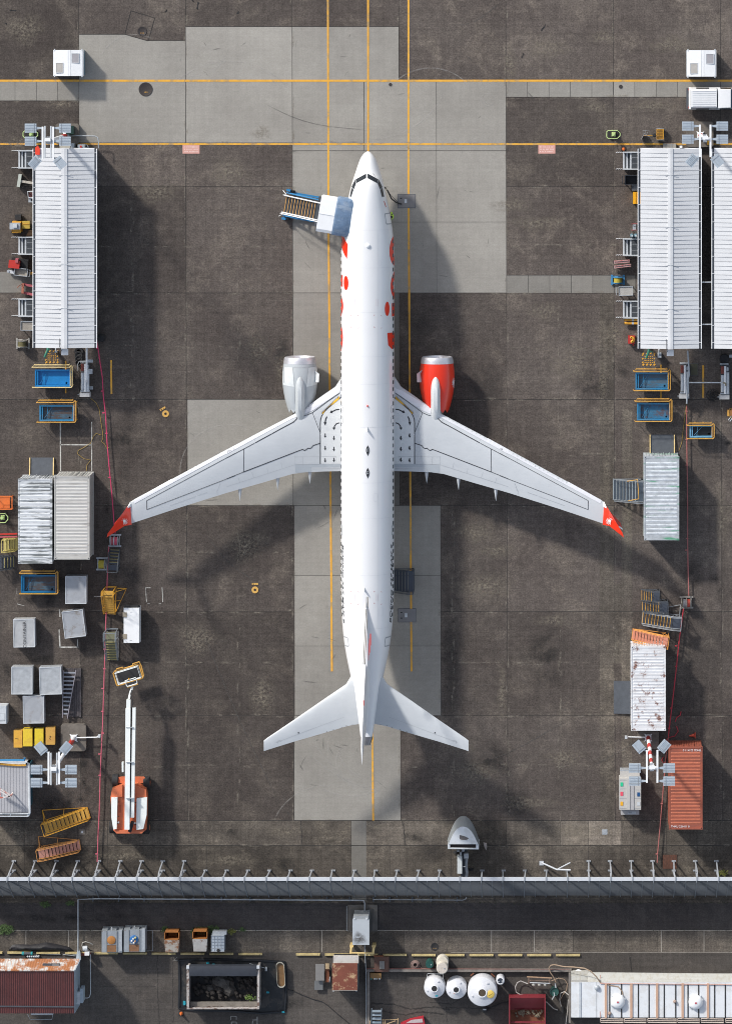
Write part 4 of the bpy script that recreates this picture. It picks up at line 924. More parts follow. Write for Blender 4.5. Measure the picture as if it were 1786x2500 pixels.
# ---------------------------------------------------------------- shelters with ribbed gable roofs
ROOF = mat("roof_white_sheet", (0.61, 0.62, 0.635), 0.5, var=0.08, scale=0.5, grime=0.5, gcol=(0.52, 0.53, 0.55), gscale=(.15, 1.5, 1), bump=0.05)
ROOFL = mat("roof_seam", (0.27, 0.28, 0.30), 0.7, var=0.2)
TEAL = mat("teal_wall_sheet", (0.02, 0.085, 0.12), 0.5, var=0.25, scale=3)
def shelter(x0, x1, xr0, xr1, y0, y1, label, cutx=None):
 t = thing("shelter", label, "shed", (x0 + x1) / 2, (y0 + y1) / 2, group="white ribbed roof shelters")
 ze, zr = 3.5, 3.87
 A = P(x0, y0, ze); B = P(x1, y1, ze); Rl = P(xr0, y0, zr).x; Rr = P(xr1, y0, zr).x; Rm = (Rl + Rr) / 2
 N_, S_ = A.y, B.y
 zl = zr - .12
 b = MB()
 b.loft([[(A.x, y, ze - .08), (A.x, y, ze), (Rm - .01, y, zr), (Rm - .01, y, zr - .08)] for y in (N_, S_)]); b.build("roof_slope", ROOF, t, True)
 b = MB(); b.loft([[(B.x, y, ze - .08), (B.x, y, ze), (Rm + .01, y, zr), (Rm + .01, y, zr - .08)] for y in (N_, S_)]); b.build("roof_slope", ROOF, t, True)
 b = MB(); n = 46; L_ = N_ - S_
 for k in range(1, n):
  y = N_ - L_ * k / n + random.uniform(-.01, .01); e = random.uniform(-.015, .015)
  b.hexa([(A.x, y - .008, ze), (Rl, y - .008 + e, zr - .025), (Rl, y + .015 + e, zr - .025), (A.x, y + .015, ze)], [(A.x, y - .008, ze + .006), (Rl, y - .008 + e, zr + .0), (Rl, y + .015 + e, zr + .0), (A.x, y + .015, ze + .006)])
  b.hexa([(Rr, y - .008 + e, zr - .025), (B.x, y - .008, ze), (B.x, y + .015, ze), (Rr, y + .015 + e, zr - .025)], [(Rr, y - .008 + e, zr + .0), (B.x, y - .008, ze + .006), (B.x, y + .015, ze + .006), (Rr, y + .015 + e, zr + .0)])
 b.build("roof_seams", ROOFL, t, True)
 b = MB(); b.loft([[(Rl, y, zr - .09), (Rl, y, zr + .02), (Rm, y, zr + .05), (Rr, y, zr + .02), (Rr, y, zr - .09)] for y in (N_ + .03, S_ - .03)]); b.build("ridge_cap", ROOF, t, True)
 for yy in (.13, .39, .58, .8): MB().box(Rl - .25, Rr + .25, N_ - L_ * yy - .012, N_ - L_ * yy + .012, zr + .03, zr + .06).build("sheet_overlap", GREYW, t, True)
 for xx, s_ in ((A.x, -1), (B.x, 1)):
  b = MB(); b.box(xx + .03 * s_, xx + .14 * s_, S_, N_, ze - .16, ze - .04); b.build("gutter", DSTEEL, t, True)
  b = MB(); b.tube([(xx + .17 * s_, S_, ze + .02), (xx + .17 * s_, N_, ze + .02)], .03); k = N_ - .3
  while k > S_: b.box(xx, xx + .17 * s_, k - .015, k + .015, ze, ze + .03); k -= 1.25
  b.build("edge_rail", WHITE, t, True)
 if x0 < 800:
  b = MB(); b.box(B.x - .3, B.x - .2, S_ + .1, N_ - .1, 0, ze - .17);
  for k in range(40): y = S_ + .2 + (L_ - .4) * k / 40; b.box(B.x - .2, B.x - .17, y, y + .15, 0, ze - .17)
  b.build("side_wall", TEAL, t, True)
 else:
  b = MB(); b.box(B.x - .4, B.x - .3, S_ + .1, N_ - .1, 0, ze - .17); b.build("side_wall", TEAL, t, True)
 for k in range(5):
  y = S_ + .3 + (L_ - .6) * k / 4; b = MB(); b.box(A.x + .25, A.x + .4, y - .08, y + .08, 0, ze - .1); b.build("column", STEEL, t, True)
 b = MB(); b.box(A.x + .2, B.x - .2, N_ - .2, N_ - .1, 0, ze - .1); b.build("end_wall", TEAL, t, True)
 b = MB(); b.box(A.x, B.x, N_ - .001, N_ + .05, ze - .12, ze + .02); b.build("eave_trim", WHITE, t, True)
 # lamp on a short arm at the south end of the ridge
 b = MB(); b.box(Rl - .05, Rl + .45, S_ - .55, S_ - .1, ze - .35, ze - .15); b.build("end_lamp", WHITE, t, True)
 b = MB(); b.tube([(Rl - .1, S_ + .7, zr + .02), (Rl - .1, S_ + .1, zr + .05), (Rl, S_ - .25, ze - .1)], .02); b.build("lamp_cable", DSTEEL, t, True)
 return t
shelter(87, 231, 149.5, 164.5, 363, 849, "long white ribbed shelter roof alone on the left side of the apron")
shelter(1562, 1705, 1628.5, 1641.5, 363, 851, "long white ribbed shelter roof on the right, wholly in view")
shelter(1742, 1886, 1808.5, 1821.5, 363, 851, "white ribbed shelter roof cut off by the right edge of the picture")
t = thing("roof_strut", "two thin grey struts bridging the dark gap between the right shelters", "strut", 1723, 710)
for yy in (689, 792): tb("bar", STEEL, t, [(1708, yy, 3.3), (1739, yy, 3.3)], .05)
t = thing("downpipe", "grey bent pipe running from the left light tower to the shelter corner", "pipe", 220, 332)
tb("pipe", STEEL, t, [(165, 332, .3), (185, 331, .9), (232, 332, .9), (239, 336, .9), (241, 345, .9), (241, 362, .9)], .04)

# ---------------------------------------------------------------- floodlight towers
FLOOD = mat("floodlight_housing", (0.40, 0.455, 0.51), 0.45, 0.1, var=0.08, scale=4)
BASE = mat("tower_footing_concrete", (0.16, 0.14, 0.12), 0.9, var=0.3, scale=1.4, grime=.4, gcol=(.08, .07, .06), bump=.4)
def tower(bx_, by, hx, hy, flip, label, footing, double=True, red=False, arm=None):
 t = thing("floodlight_tower", label, "light tower", bx_, by, group="six-lamp floodlight towers")
 x0, y0, x1, y1, c = footing
 b = MB(); p, q = P(x0, y0, .45), P(x1, y1, .45); X0, X1, Y1, Y0 = p.x, q.x, p.y, q.y; c = .12
 b.prism([(X0 + c, Y0), (X1 - c, Y0), (X1, Y0 + c), (X1, Y1 - c), (X1 - c, Y1), (X0 + c, Y1), (X0, Y1 - c), (X0, Y0 + c)], 0, .45); b.build("footing", BASE, t, True)
 pb = P(bx_, by, .45); ph = P(hx, hy, 12.0)
 b = MB(); b.box(pb.x - .22, pb.x + .22, pb.y - .22, pb.y + .22, .45, .6)
 for k in range(4): a = R(45 + 90 * k); b.bar((pb.x, pb.y, .6), (pb.x + .33 * math.cos(a), pb.y + .33 * math.sin(a), .47), .05, .3)
 b.build("base_plate", WHITE, t, True)
 if red:
  zs = [.6 + 1.36 * k for k in range(9)]
  for k in range(8):
   a0, a1 = zs[k], min(zs[k + 1], 11.6); f0 = (a0 - .45) / 11.55; f1 = (a1 - .45) / 11.55
   v0 = pb.lerp(ph, f0); v1 = pb.lerp(ph, f1); r0 = .16 - .05 * f0; r1 = .16 - .05 * f1
   MB().tube([(v0.x, v0.y, a0), (v1.x, v1.y, a1)], r0, 12, r1).build("mast_band", RED if k % 2 == 0 else WHITE, t, True)
 else:
  MB().tube([(pb.x, pb.y, .6), (ph.x, ph.y, 11.7)], .16, 12, .11).build("mast", WHITE, t, True, smooth=40)
  v = pb.lerp(ph, .16); MB().tube([(v.x, v.y, 1.4), (pb.lerp(ph, .3).x, pb.lerp(ph, .3).y, 3.5)], .175, 12, .17).build("mast_band", RED, t, True)
 f = -1 if flip else 1      # +1: angled lamps towards the bottom of the photo
 c = ph
 def beam(x, w_, y0, y1): b = MB(); b.box(c.x + x - w_ / 2, c.x + x + w_ / 2, c.y - f * y0, c.y - f * y1, 11.9, 12.05); return b
 for s_ in (-1, 1):
  beam(.37 * s_, .13, -1.0, 1.28).build("beam", WHITE, t, True)
  if double: beam(.37 * s_ - .16 if s_ > 0 else -.37 + .16, .1, -1.05, 1.2).build("beam", GREYW, t, True)
 b = MB(); b.box(c.x - .42, c.x + .42, c.y - .1, c.y + .1, 11.7, 11.9); b.box(c.x - .14, c.x + .14, c.y - .25, c.y + .3, 11.55, 11.7); b.box(c.x - .2, c.x + .2, c.y - .02, c.y + .22, 12.07, 12.2); b.build("head_frame", WHITE, t, True)
 spots = [(-1.22, -.9, 0, -1), (-1.22, .02, 0, -1), (1.2, -.9, 0, 1), (1.2, .02, 0, 1), (-.92, 1.52, 50, -1), (.85, 1.55, -50, 1)]
 for x, y, a, s_ in spots:
  a = a * f; L_ = bpy.data.objects.new("floodlight", None); COL.objects.link(L_); L_.parent = t
  w0 = Vector((c.x + x, c.y - f * y, 12.0)); L_.location = w0 - t.location; L_.rotation_euler = (0, 0, R(a if abs(a) < 1 else (a if s_ < 0 else a)))
  b = MB(); b.hexa([(-.36, -.3, -.28), (.36, -.3, -.28), (.36, .3, -.28), (-.36, .3, -.28)], [(-.41, -.32, 0), (.41, -.32, 0), (.41, .32, 0), (-.41, .32, 0)]).build("housing", FLOOD, L_, False)
  b = MB()
  for yy in (-.1, .0, .1, .2): b.box(-.38, .38, yy - .008, yy + .008, .001, .02)
  b.build("cooling_fin", FLOOD, L_, False)
  b = MB(); b.box(.25 * s_ * -1 - .012, .25 * s_ * -1 + .012, -.32, .32, .021, .035); b.box(-.41, .41, -.17, -.155, .021, .04); b.build("strap", GREY, L_, False)
  b = MB(); b.box(-.33, .33, -.27, .27, -.31, -.285); b.build("lens", GLASS, L_, False)
  if abs(a) < 1: b = MB(); b.hexa([(-s_ * .4, -.1, -.12), (-s_ * .4, .1, -.12), (-s_ * .85, .04, -.12), (-s_ * .85, -.04, -.12)], [(-s_ * .4, -.1, -.05), (-s_ * .4, .1, -.05), (-s_ * .85, .04, -.05), (-s_ * .85, -.04, -.05)]).build("bracket", FLOOD, L_, False)
  else: b = MB(); b.bar((c.x + s_ * .37, c.y - f * 1.2, 11.9), (c.x + x - s_ * .1, c.y - f * y + f * .15, 11.85), .09, .06); b.build("lamp_bracket", FLOOD, t, True)
 if arm:
  tb("conduit", WHITE, t, [(bx_ + (6 if arm[0] > bx_ else -6), by, .6), (arm[0] * .9 + bx_ * .1, by - 1, .62), (arm[0], arm[1], .9)], .045)
  bx("conduit_box", GREYW, t, arm[0] - 3, arm[1] - 3, arm[0] + 3, arm[1] + 3, .6, 1.05)
 return t
tower(163, 331, 117.5, 344, False, "floodlight tower over the north end of the left shelter", (136, 302, 193, 352, 0))
tower(1708, 330, 1720, 339, False, "floodlight tower at the gap between the two right shelters", (1674, 297, 1740, 359, 0), double=False)
tower(181, 1801, 132, 1880, True, "floodlight tower standing on a concrete block near the yellow cabinets", (149, 1768, 210, 1834, 0), arm=(242, 1798))
tower(1581, 1800, 1590.5, 1876, True, "floodlight tower with a red and white banded mast near the orange container", (1555, 1786, 1607, 1828, 0), double=False, red=True, arm=(1527, 1801))

# ---------------------------------------------------------------- shipping containers
def container(name, label, x0, y0, x1, y1, z, m, ribs, north, n=21, seam=None, group="twenty-foot shipping containers", rz=0, text=None):
 """roof outline in photo pixels at roof height z"""
 t = thing(name, label, "container", (x0 + x1) / 2, (y0 + y1) / 2, group=group)
 p, q = P(x0, y0, z), P(x1, y1, z); X0, X1, Y0, Y1 = p.x, q.x, q.y, p.y
 b = MB(); b.box(X0 + .04, X1 - .04, Y0 + .04, Y1 - .04, .12, z - .05)
 for k in range(34):
  y = Y0 + .15 + (Y1 - Y0 - .3) * k / 34
  b.box(X0 + .005, X0 + .045, y, y + .09, .2, z - .12); b.box(X1 - .045, X1 - .005, y, y + .09, .2, z - .12)
 for k in range(12):
  x = X0 + .12 + (X1 - X0 - .24) * k / 12; b.box(x, x + .08, Y0 + .005, Y0 + .045, .2, z - .12); b.box(x, x + .08, Y1 - .045, Y1 - .005, .2, z - .12)
 b.build("walls", m, t, True)
 b = MB(); b.box(X0 + .06, X1 - .06, Y0 + .06, Y1 - .06, z - .051, z - .03)
 b.build("roof_sheet", ribs[1], t, True)
 b = MB();
 for k in range(n):
  y = Y1 - .35 - (Y1 - Y0 - .7) * (k + .5) / n; w_ = (Y1 - Y0 - .7) / n * .27
  xa, xb = X0 + .12, X1 - .12
  if k in (seam or ()): continue
  zz = z - .012
  b.loft([[(xa - .0, y, z - .03), (xa + .06, y - w_ * .8, z - .03), (xb - .06, y - w_, z - .03), (xb, y, z - .03), (xb - .06, y + w_, z - .03), (xa + .06, y + w_ * .8, z - .03)],
    [(xa + .05, y, zz), (xa + .09, y - w_ * .5, zz), (xb - .09, y - w_ * .6, zz), (xb - .05, y, zz), (xb - .09, y + w_ * .6, zz), (xa + .09, y + w_ * .5, zz)]])
 b.build("roof_ribs", ribs[0], t, True)
 b = MB()
 b.box(X0, X0 + .07, Y0, Y1, z - .12, z - .01); b.box(X1 - .07, X1, Y0, Y1, z - .12, z - .01); b.box(X0 + .07, X1 - .07, Y0, Y0 + .12, z - .12, z - .008); b.box(X0 + .07, X1 - .07, Y1 - .12, Y1, z - .12, z - .008)
 b.box(X0, X0 + .07, Y0, Y1, 0, .12); b.box(X1 - .07, X1, Y0, Y1, 0, .12); b.box(X0 + .07, X1 - .07, Y0, Y0 + .07, 0, .12); b.box(X0 + .07, X1 - .07, Y1 - .07, Y1, 0, .12)
 b.build("frame", m, t, True)
 for xx in (X0 - .005, X1 - .17):
  for yy in (Y0 - .005, Y1 - .17):
   c = MB().box(xx, xx + .175, yy, yy + .175, z - .13, z + .006).build("corner_casting", m, t, True)
   h = MB().box(xx + .06, xx + .11, yy + .05, yy + .13, z + .007, z + .012); h.v = [v - t.location for v in h.v]; h.build("casting_hole", BLACK, c, False)
 if north:
  for k in (.25, .42, .58, .75): tb_ = MB().tube([(X0 + (X1 - X0) * k, Y1 + .03, .15), (X0 + (X1 - X0) * k, Y1 + .03, z - .12)], .02).build("lock_rod", m, t, True)
 if text:
  for s_, tx, tz, rot, sz in text:
   v, f = text_mesh(s_, sz); pp = P(tx, tz, z); b = MB(); ca, sa = math.cos(R(rot)), math.sin(R(rot))
   b.add([(pp.x + a[0] * ca - a[1] * sa, pp.y + a[0] * sa + a[1] * ca, z + .008) for a in v], f); b.build("container_number", WHITE, t, True)
 return t
CW1 = mat("container_white_dirty", (0.56, 0.585, 0.61), .55, var=.12, scale=1.2, grime=.85, gcol=(.07, .08, .08), gscale=(.35, 2.8, 1), gthr=.47)
CW1r = mat("container_rib_white", (0.62, 0.645, 0.665), .5, var=.08, grime=.6, gcol=(.2, .21, .21), gscale=(.4, 2.6, 1), gthr=.52)
CW2 = mat("container_cream", (0.44, 0.435, 0.415), .6, var=.1, grime=.5, gcol=(.2, .18, .16), gscale=(.3, 2.5, 1), gthr=.55)
CW2r = mat("container_rib_cream", (0.55, 0.545, 0.525), .6, var=.06, grime=.4, gcol=(.25, .2, .18), gscale=(.3, 2.5, 1), gthr=.57)
CW3 = mat("container_scuffed", (0.42, 0.45, 0.48), .6, var=.3, scale=2.2, grime=.8, gcol=(.02, .27, .12), gscale=(.25, 2.2, 1), gthr=.55)
CW3r = mat("container_rib_scuffed", (0.56, 0.6, 0.64), .55, var=.28, scale=3, grime=.5, gcol=(.2, .22, .24), gscale=(1, 1, 1), gthr=.56)
CW4 = mat("container_rusting_white", (0.66, 0.67, 0.69), .55, var=.08, rust=.455, rcol=(.16, .055, .03), rscale=2.0, grime=.3, gcol=(.36, .3, .27), gscale=(.4, 2.5, 1))
CW5 = mat("container_orange", (0.30, 0.082, 0.048), .6, var=.16, grime=.45, gcol=(.2, .07, .05), gscale=(.5, 2, 1))
CW5r = mat("container_orange_rib", (0.45, 0.13, 0.068), .6, var=.1, grime=.3, gcol=(.26, .09, .06), gscale=(.5, 2, 1))
container("shipping_container", "black-streaked white container, left of the pair on the left side", 44.5, 1169, 128, 1376, 2.75, CW1, (CW1r, CW1), True)
container("shipping_container", "clean cream-white container, right of the pair on the left side", 133, 1162, 219, 1366, 2.9, CW2, (CW2r, CW2), True, n=22)
container("shipping_container", "grey-white container with green scuffs on its roof, right side", 1571, 1114, 1656.5, 1319, 2.6, CW3, (CW3r, CW3), True, n=18)
container("shipping_container", "white container with brown rust patches on its roof", 1539.5, 1578, 1624, 1784, 2.6, CW4, (CW4, CW4), False, n=24)
container("shipping_container", "orange container in the lower right beside the light tower", 1631.5, 1823, 1713.5, 2025, 2.6, CW5, (CW5r, CW5), True, n=22, text=[("THKU 221411 0", 1688, 1831.5, 180, .2), ("THKU 221411 0", 1659, 2018, 0, .2)])
# ramps laid in front of containers
def ramp(label, x0, y0, x1, y1, rails, high="s"):
 t = thing("loading_ramp", label, "ramp", (x0 + x1) / 2, (y0 + y1) / 2, group="dark steel container ramps")
 a, c = P(x0, y0), P(x1, y1); h = .22
 za = {"s": (.02, h), "e": None}[high] if high == "s" else None
 b = MB()
 if high == "s": b.hexa([(a.x, c.y, 0), (c.x, c.y, 0), (c.x, a.y, 0), (a.x, a.y, 0)], [(a.x, c.y, h), (c.x, c.y, h), (c.x, a.y, .03), (a.x, a.y, .03)])
 else: b.hexa([(a.x, c.y, 0), (c.x, c.y, 0), (c.x, a.y, 0), (a.x, a.y, 0)], [(a.x, c.y, .03), (c.x, c.y, h), (c.x, a.y, h), (a.x, a.y, .03)])
 b.build("plate", mat("chequer_plate", (.105, .115, .13), .5, .35, var=.18, scale=4), t, True)
 if rails:
  for x in (a.x - .05, c.x + .05): MB().bar((x, a.y, .08), (x, c.y, h + .05), .07, .09).build("edge_rail", PYEL, t, True)
ramp("dark ramp with two yellow edges before the left container pair", 75.5, 1117, 130, 1160, True)
ramp("dark ramp with two yellow edges before the green-scuffed container", 1587, 1061, 1643, 1105, True)
ramp("plain dark ramp beside the rust-patched white container", 1497, 1662, 1541, 1742, False, "e")

# ---------------------------------------------------------------- blast fence
FN = mat("fence_corrugated_steel", (0.08, 0.093, 0.11), .5, .25, var=.12, scale=1.0, grime=.3, gcol=(.09, .1, .12), gscale=(.5, 1.5, 1))
FR = mat("fence_rib_steel", (0.21, 0.235, 0.265), .5, .25, var=.1)
FB = mat("fence_beam_paint", (0.55, 0.575, 0.61), .45, var=.05)
FP = mat("fence_brace_paint", (0.33, 0.35, 0.38), .5, var=.1)
zT = 3.75
FNC = thing("blast_fence", "long leaning grey corrugated blast fence across the whole apron edge", "fence", 893, 2188)
yb = P(0, 2187, 0.05).y; yt_ = P(0, 2150.5, zT).y
xs_r = [P(17.5 + 52.55 * k, 2150, zT).x for k in range(-2, 36)]
for k, (xa, xb) in enumerate(zip(xs_r, xs_r[1:])):
 b = MB(); n = 16
 prof = []
 for j in range(n + 1):
  f = j / n; y = yb + (yt_ - yb) * f; z = .05 + (zT - .05) * f
  nn = Vector((0, -(zT - .05), (yt_ - yb))).normalized() * (.05 if j % 2 else 0)
  prof.append((y + nn.y, z + nn.z))
 for j in range(n):      # louvre blades with open gaps between them
  p0 = Vector((0, yb + (yt_ - yb) * (j + .1) / n, .05 + (zT - .05) * (j + .1) / n)); p1 = Vector((0, yb + (yt_ - yb) * (j + .72) / n, .05 + (zT - .05) * (j + .72) / n))
  b.hexa([(xa + .03, p0.y, p0.z), (xb - .03, p0.y, p0.z), (xb - .03, p0.y + .03, p0.z - .015), (xa + .03, p0.y + .03, p0.z - .015)], [(xa + .03, p1.y, p1.z), (xb - .03, p1.y, p1.z), (xb - .03, p1.y + .03, p1.z - .015), (xa + .03, p1.y + .03, p1.z - .015)])
 b.build("panel", FN, FNC, True)
for k, xa in enumerate(xs_r):
 b = MB(); b.bar((xa, yb - .06, .1), (xa, yt_ - .06, zT + .02), .055, .1); b.build("rib", FR, FNC, True)
 if k < len(xs_r) - 1:
  xm = xa + (xs_r[1] - xs_r[0]) / 2; b = MB(); b.bar((xm, yb - .05, .1), (xm, yt_ - .05, zT), .03, .06); b.build("mid_rib", FR, FNC, True)
for k, (xa, xb) in enumerate(zip(xs_r, xs_r[1:])):
 b = MB(); b.box(xa + .015, xb - .015, yt_ + .0, yt_ + .26, zT - .1, zT + .02); b.build("top_beam", FB, FNC, True)
 if k % 1 == 0:
  b = MB(); b.box(xa - .03, xa + .06, yt_ + .02, yt_ + .32, zT + .021, zT + .07); b.build("beam_clip", FP, FNC, True)
for k, xa in enumerate(xs_r):
 px = 17.5 + 52.55 * (k - 2);
 dbl = px < 470 or px > 1420
 xa += .02; jx, jy, jz = random.uniform(-.07, .07), random.uniform(-.05, .05), random.uniform(-.12, .12)
 if abs(px - 1121) < 30: continue
 yf = P(0, 2125, 0).y; y2 = P(0, 2102, 0).y
 b = MB()
 b.box(xa - .15, xa + .15, yf - .06, yf + .06, .012, .06); b.bar((xa + jx, yf, .06), (xa, yt_ + .13, zT - .1), .09)
 if dbl:
  b.box(xa - .16, xa + .16, y2 - .07, y2 + .07, .012, .06); b.bar((xa, y2, .06), (xa + jx, y2 - .25 + jy, 2.9 + jz), .09); b.bar((xa + jx, y2 - .25 + jy, 2.9 + jz), (xa, yt_ + .2, zT - .16), .09); b.bar((xa, yf, 2.4), (xa, y2 - .12, 1.5), .06); b.bar((xa + .0, yf, 1.0), (xa, y2 - .22, 2.6), .06)
 b.build("brace", FP, FNC, True)
# extra bent brace on the right
b = MB(); b.box(P(1321, 2107).x - .16, P(1321, 2107).x + .16, P(0, 2107).y - .16, P(0, 2107).y + .16, .012, .06)
T(b, [(1321, 2106, .3), (1358, 2123, .9), (1392, 2124, 1.2)], .06); T(b, [(1358, 2123, .9), (1391, 2106, 1.0)], .045); b.build("side_brace", FB, FNC, True)
# low pipe behind the fence on short posts
t = thing("low_pipe", "thin pale pipe on short posts running behind the blast fence", "pipe", 500, 2194)
tb("pipe", STEEL, t, [(191, 2330, .35), (191, 2196, .35), (240, 2194, .35), (880, 2198, .35), (888, 2199, .35), (890, 2206, .35), (890, 2236, .35)], .05)
for x in (227, 290, 352, 742, 798, 853, 472, 540, 610, 680): bx("post", DSTEEL, t, x - 1.5, 2190, x + 1.5, 2201, 0, .3)
t = thing("low_pipe", "thin dark pipe behind the blast fence on the right of the grey kiosk", "pipe", 1000, 2197)
tb("pipe", GREY, t, [(910, 2196, .3), (1128, 2197.5, .3), (1135, 2196, .3), (1138, 2190, .3)], .035)
for x in (911, 951, 1006, 1051, 1115): bx("post", DSTEEL, t, x - 1.5, 2190, x + 1.5, 2202, 0, .28)
# ---------------------------------------------------------------- generic small builders (local frame, x along, z up)
def steps(label, px, py, rot, L_, W_, Hh, n, fm, tm, name="mobile_steps", group="mobile maintenance steps", plat=.35, nose=None, brace=0, rails=True):
 """wheeled steps: climb along +x, platform at the high end"""
 t = thing(name, label, "steps", px, py, rot, group)
 x0 = -L_ / 2; run = L_ - plat
 b = MB()
 for s_ in (-1, 1):
  y = s_ * W_ / 2; b.bar((x0, y, .08), (x0 + run, y, Hh), .05, .1); b.bar((x0 + run, y, Hh), (L_ / 2, y, Hh), .05, .08)
  b.bar((x0 + run, y, .1), (x0 + run, y, Hh), .045); b.bar((L_ / 2, y, .1), (L_ / 2, y, Hh), .045); b.bar((x0, y, .1), (L_ / 2, y, .1), .045); b.bar((x0 + run, y, .15), (L_ / 2, y, Hh * .9), .03)
 b.bar((x0, -W_ / 2, .1), (x0, W_ / 2, .1), .045); b.bar((L_ / 2, -W_ / 2, .1), (L_ / 2, W_ / 2, .1), .045); b.bar((L_ / 2, -W_ / 2, .5), (L_ / 2, W_ / 2, .5), .03)
 b.build("frame", fm, t)
 for k in range(n):
  x = x0 + run * (k + .5) / n; z = .08 + (Hh - .08) * (k + .7) / n; d = run / n * .42
  st = MB().box(x - d, x + d, -W_ / 2 + .03, W_ / 2 - .03, z - .03, z).build("step", tm, t)
  if nose: MB().box(x - d - .012, x - d + .035, -W_ / 2 + .035, W_ / 2 - .035, z + .002, z + .02).build("nosing", nose, st)
 MB().box(x0 + run + .02, L_ / 2 - .03, -W_ / 2 + .04, W_ / 2 - .04, Hh - .03, Hh + .01).build("platform", tm, t)
 if rails:
  for s_ in (-1, 1):
   y = s_ * (W_ / 2 + .03); b = MB(); b.tube([(x0 + .05, y, .3), (x0 + .1, y, 1.0), (x0 + run, y, Hh + .95), (L_ / 2, y, Hh + .95), (L_ / 2, y, Hh)], .022)
   b.tube([(x0 + .1, y, .6), (x0 + run, y, Hh + .5), (L_ / 2, y, Hh + .5)], .016);
   for k in (.35, .7): b.tube([(x0 + run * k, y, Hh * k), (x0 + run * k, y, .95 + Hh * k * .97)], .016)
   b.build("handrail", fm, t)
  MB().tube([(L_ / 2, -W_ / 2, Hh + .95), (L_ / 2, W_ / 2, Hh + .95)], .022).build("end_rail", fm, t)
 if brace:
  b = MB(); y = brace * (W_ / 2 + .75); b.bar((L_ / 2 - .1, brace * W_ / 2, .1), (L_ / 2 - .1, y, .1), .05); b.bar((x0 + .1, brace * W_ / 2, .1), (L_ / 2 - .1, y, .1), .04); b.bar((L_ / 2 - .1, y, .1), (L_ / 2 - .15, brace * W_ / 2, Hh), .04); b.bar((0, brace * (W_ / 2 + .38), .1), (.1, brace * W_ / 2, Hh * .55), .035); b.build("outrigger", fm, t)
 for sx in (-1, 1):
  for sy in (-1, 1): MB().ycyl(sx * (L_ / 2 - .1), sy * W_ / 2 - .03, sy * W_ / 2 + .03, .08, .08, 10).build("caster", BLACK, t)
 return t

def wash_tub(label, x0, y0, x1, y1, bx0, by0, bx1, by1, liner, railm, grp="blue tub carts with yellow rails", dirt=None, small=False):
 """blue steel tub on a cart inside a yellow pipe guard; rails outline and tub outline in photo pixels"""
 t = thing("tub_cart", label, "cart", (x0 + x1) / 2, (y0 + y1) / 2, group=grp); zt = .95
 p, q = P(bx0, by0, zt), P(bx1, by1, zt); X0, X1, Y0, Y1 = p.x, q.x, q.y, p.y; w_ = .07; zb = .6
 b = MB()
 b.box(X0, X1, Y0, Y1, zb - .06, zb); b.box(X0, X1, Y0, Y0 + w_, zb, zt); b.box(X0, X1, Y1 - w_, Y1, zb, zt); b.box(X0, X0 + w_, Y0 + w_, Y1 - w_, zb, zt); b.box(X1 - w_, X1, Y0 + w_, Y1 - w_, zb, zt)
 b.box(X0 - .03, X1 + .03, Y0 - .03, Y0 + .02, zt - .05, zt + .012); b.box(X0 - .03, X1 + .03, Y1 - .02, Y1 + .03, zt - .05, zt + .012); b.box(X0 - .03, X0 + .02, Y0, Y1, zt - .05, zt + .01); b.box(X1 - .02, X1 + .03, Y0, Y1, zt - .05, zt + .01)
 b.box(X0 + .12, X0 + .2, Y0 + w_, Y1 - w_, zb, zt - .06)
 b.build("tub", liner, t, True)
 MB().box(X0 + .2, X1 - w_ - .02, Y0 + w_ + .02, Y1 - w_ - .02, zb + .01, zb + .03).build("tub_floor", dirt or liner, t, True)
 b = MB(); b.bar((X0 + .5, Y0 + .1, zb + .2), (X0 + .55, Y1 - .1, zb + .2), .03); b.bar((X0 + .3, Y0 + .15, zb + .3), (X0 + .9, Y1 - .1, zb + .1), .02); b.build("inner_bar", liner, t, True)
 bb = MB(); c = P(bx1 - 9, by1 - 8, .6); bb.cyl(c.x, c.y, .07, zb + .03, .55, 10); bb.box(c.x - .14, c.x + .02, c.y - .05, c.y + .05, .5, .58); bb.build("drain_pump", BLACK, t, True)
 r = .038; a, c = P(x0, y0, 1.1), P(x1, y1, 1.1); AX, BXx, BY, AY = a.x, c.x, c.y, a.y; dy = .17; dx = .15
 for Yo, Yi in ((AY, AY - dy), (BY, BY + dy)):
  b = MB(); b.tube([(AX, Yo, .35), (AX, Yo, 1.1), (BXx - .08, Yo, 1.1)] if Yo == BY else [(AX, Yi, .35), (AX, Yi, 1.1), (AX + .15, Yo, 1.1), (BXx - .2, Yo, 1.1)], r)
  if Yo == AY: b.tube([(AX, Yi, 1.1), (BXx - .2, Yi, 1.1), (BXx - .05, Yo - .03, 1.1)], r)
  for k in (.3, .6, .9): x = AX + (BXx - AX) * k; b.tube([(x, Yo, .2), (x, Yo, 1.1)], r * .8)
  b.build("side_rail", railm, t, True)
 b = MB(); b.tube([(BXx - .08, BY, 1.1), (BXx, BY + .1, 1.1), (BXx, AY - .12, 1.1), (BXx - .08, AY, 1.1)], r); b.tube([(BXx - dx, BY + .1, 1.02), (BXx - dx, AY - .1, 1.02)], r * .9); b.tube([(BXx, BY + .15, .2), (BXx, BY + .15, 1.1)], r * .8); b.tube([(BXx, AY - .15, .2), (BXx, AY - .15, 1.1)], r * .8)
 b.build("end_rail", railm, t, True)
 for sx in (X0 + .15, X1 - .15):
  for sy in (Y0 + .1, Y1 - .1): MB().ycyl(sx, sy - .05, sy + .05, .13, .13, 12).build("wheel", BLACK, t, True)
 MB().box(X0, X1, Y0 + .05, Y1 - .05, .14, .24).build("chassis", BLUE, t, True)
 return t

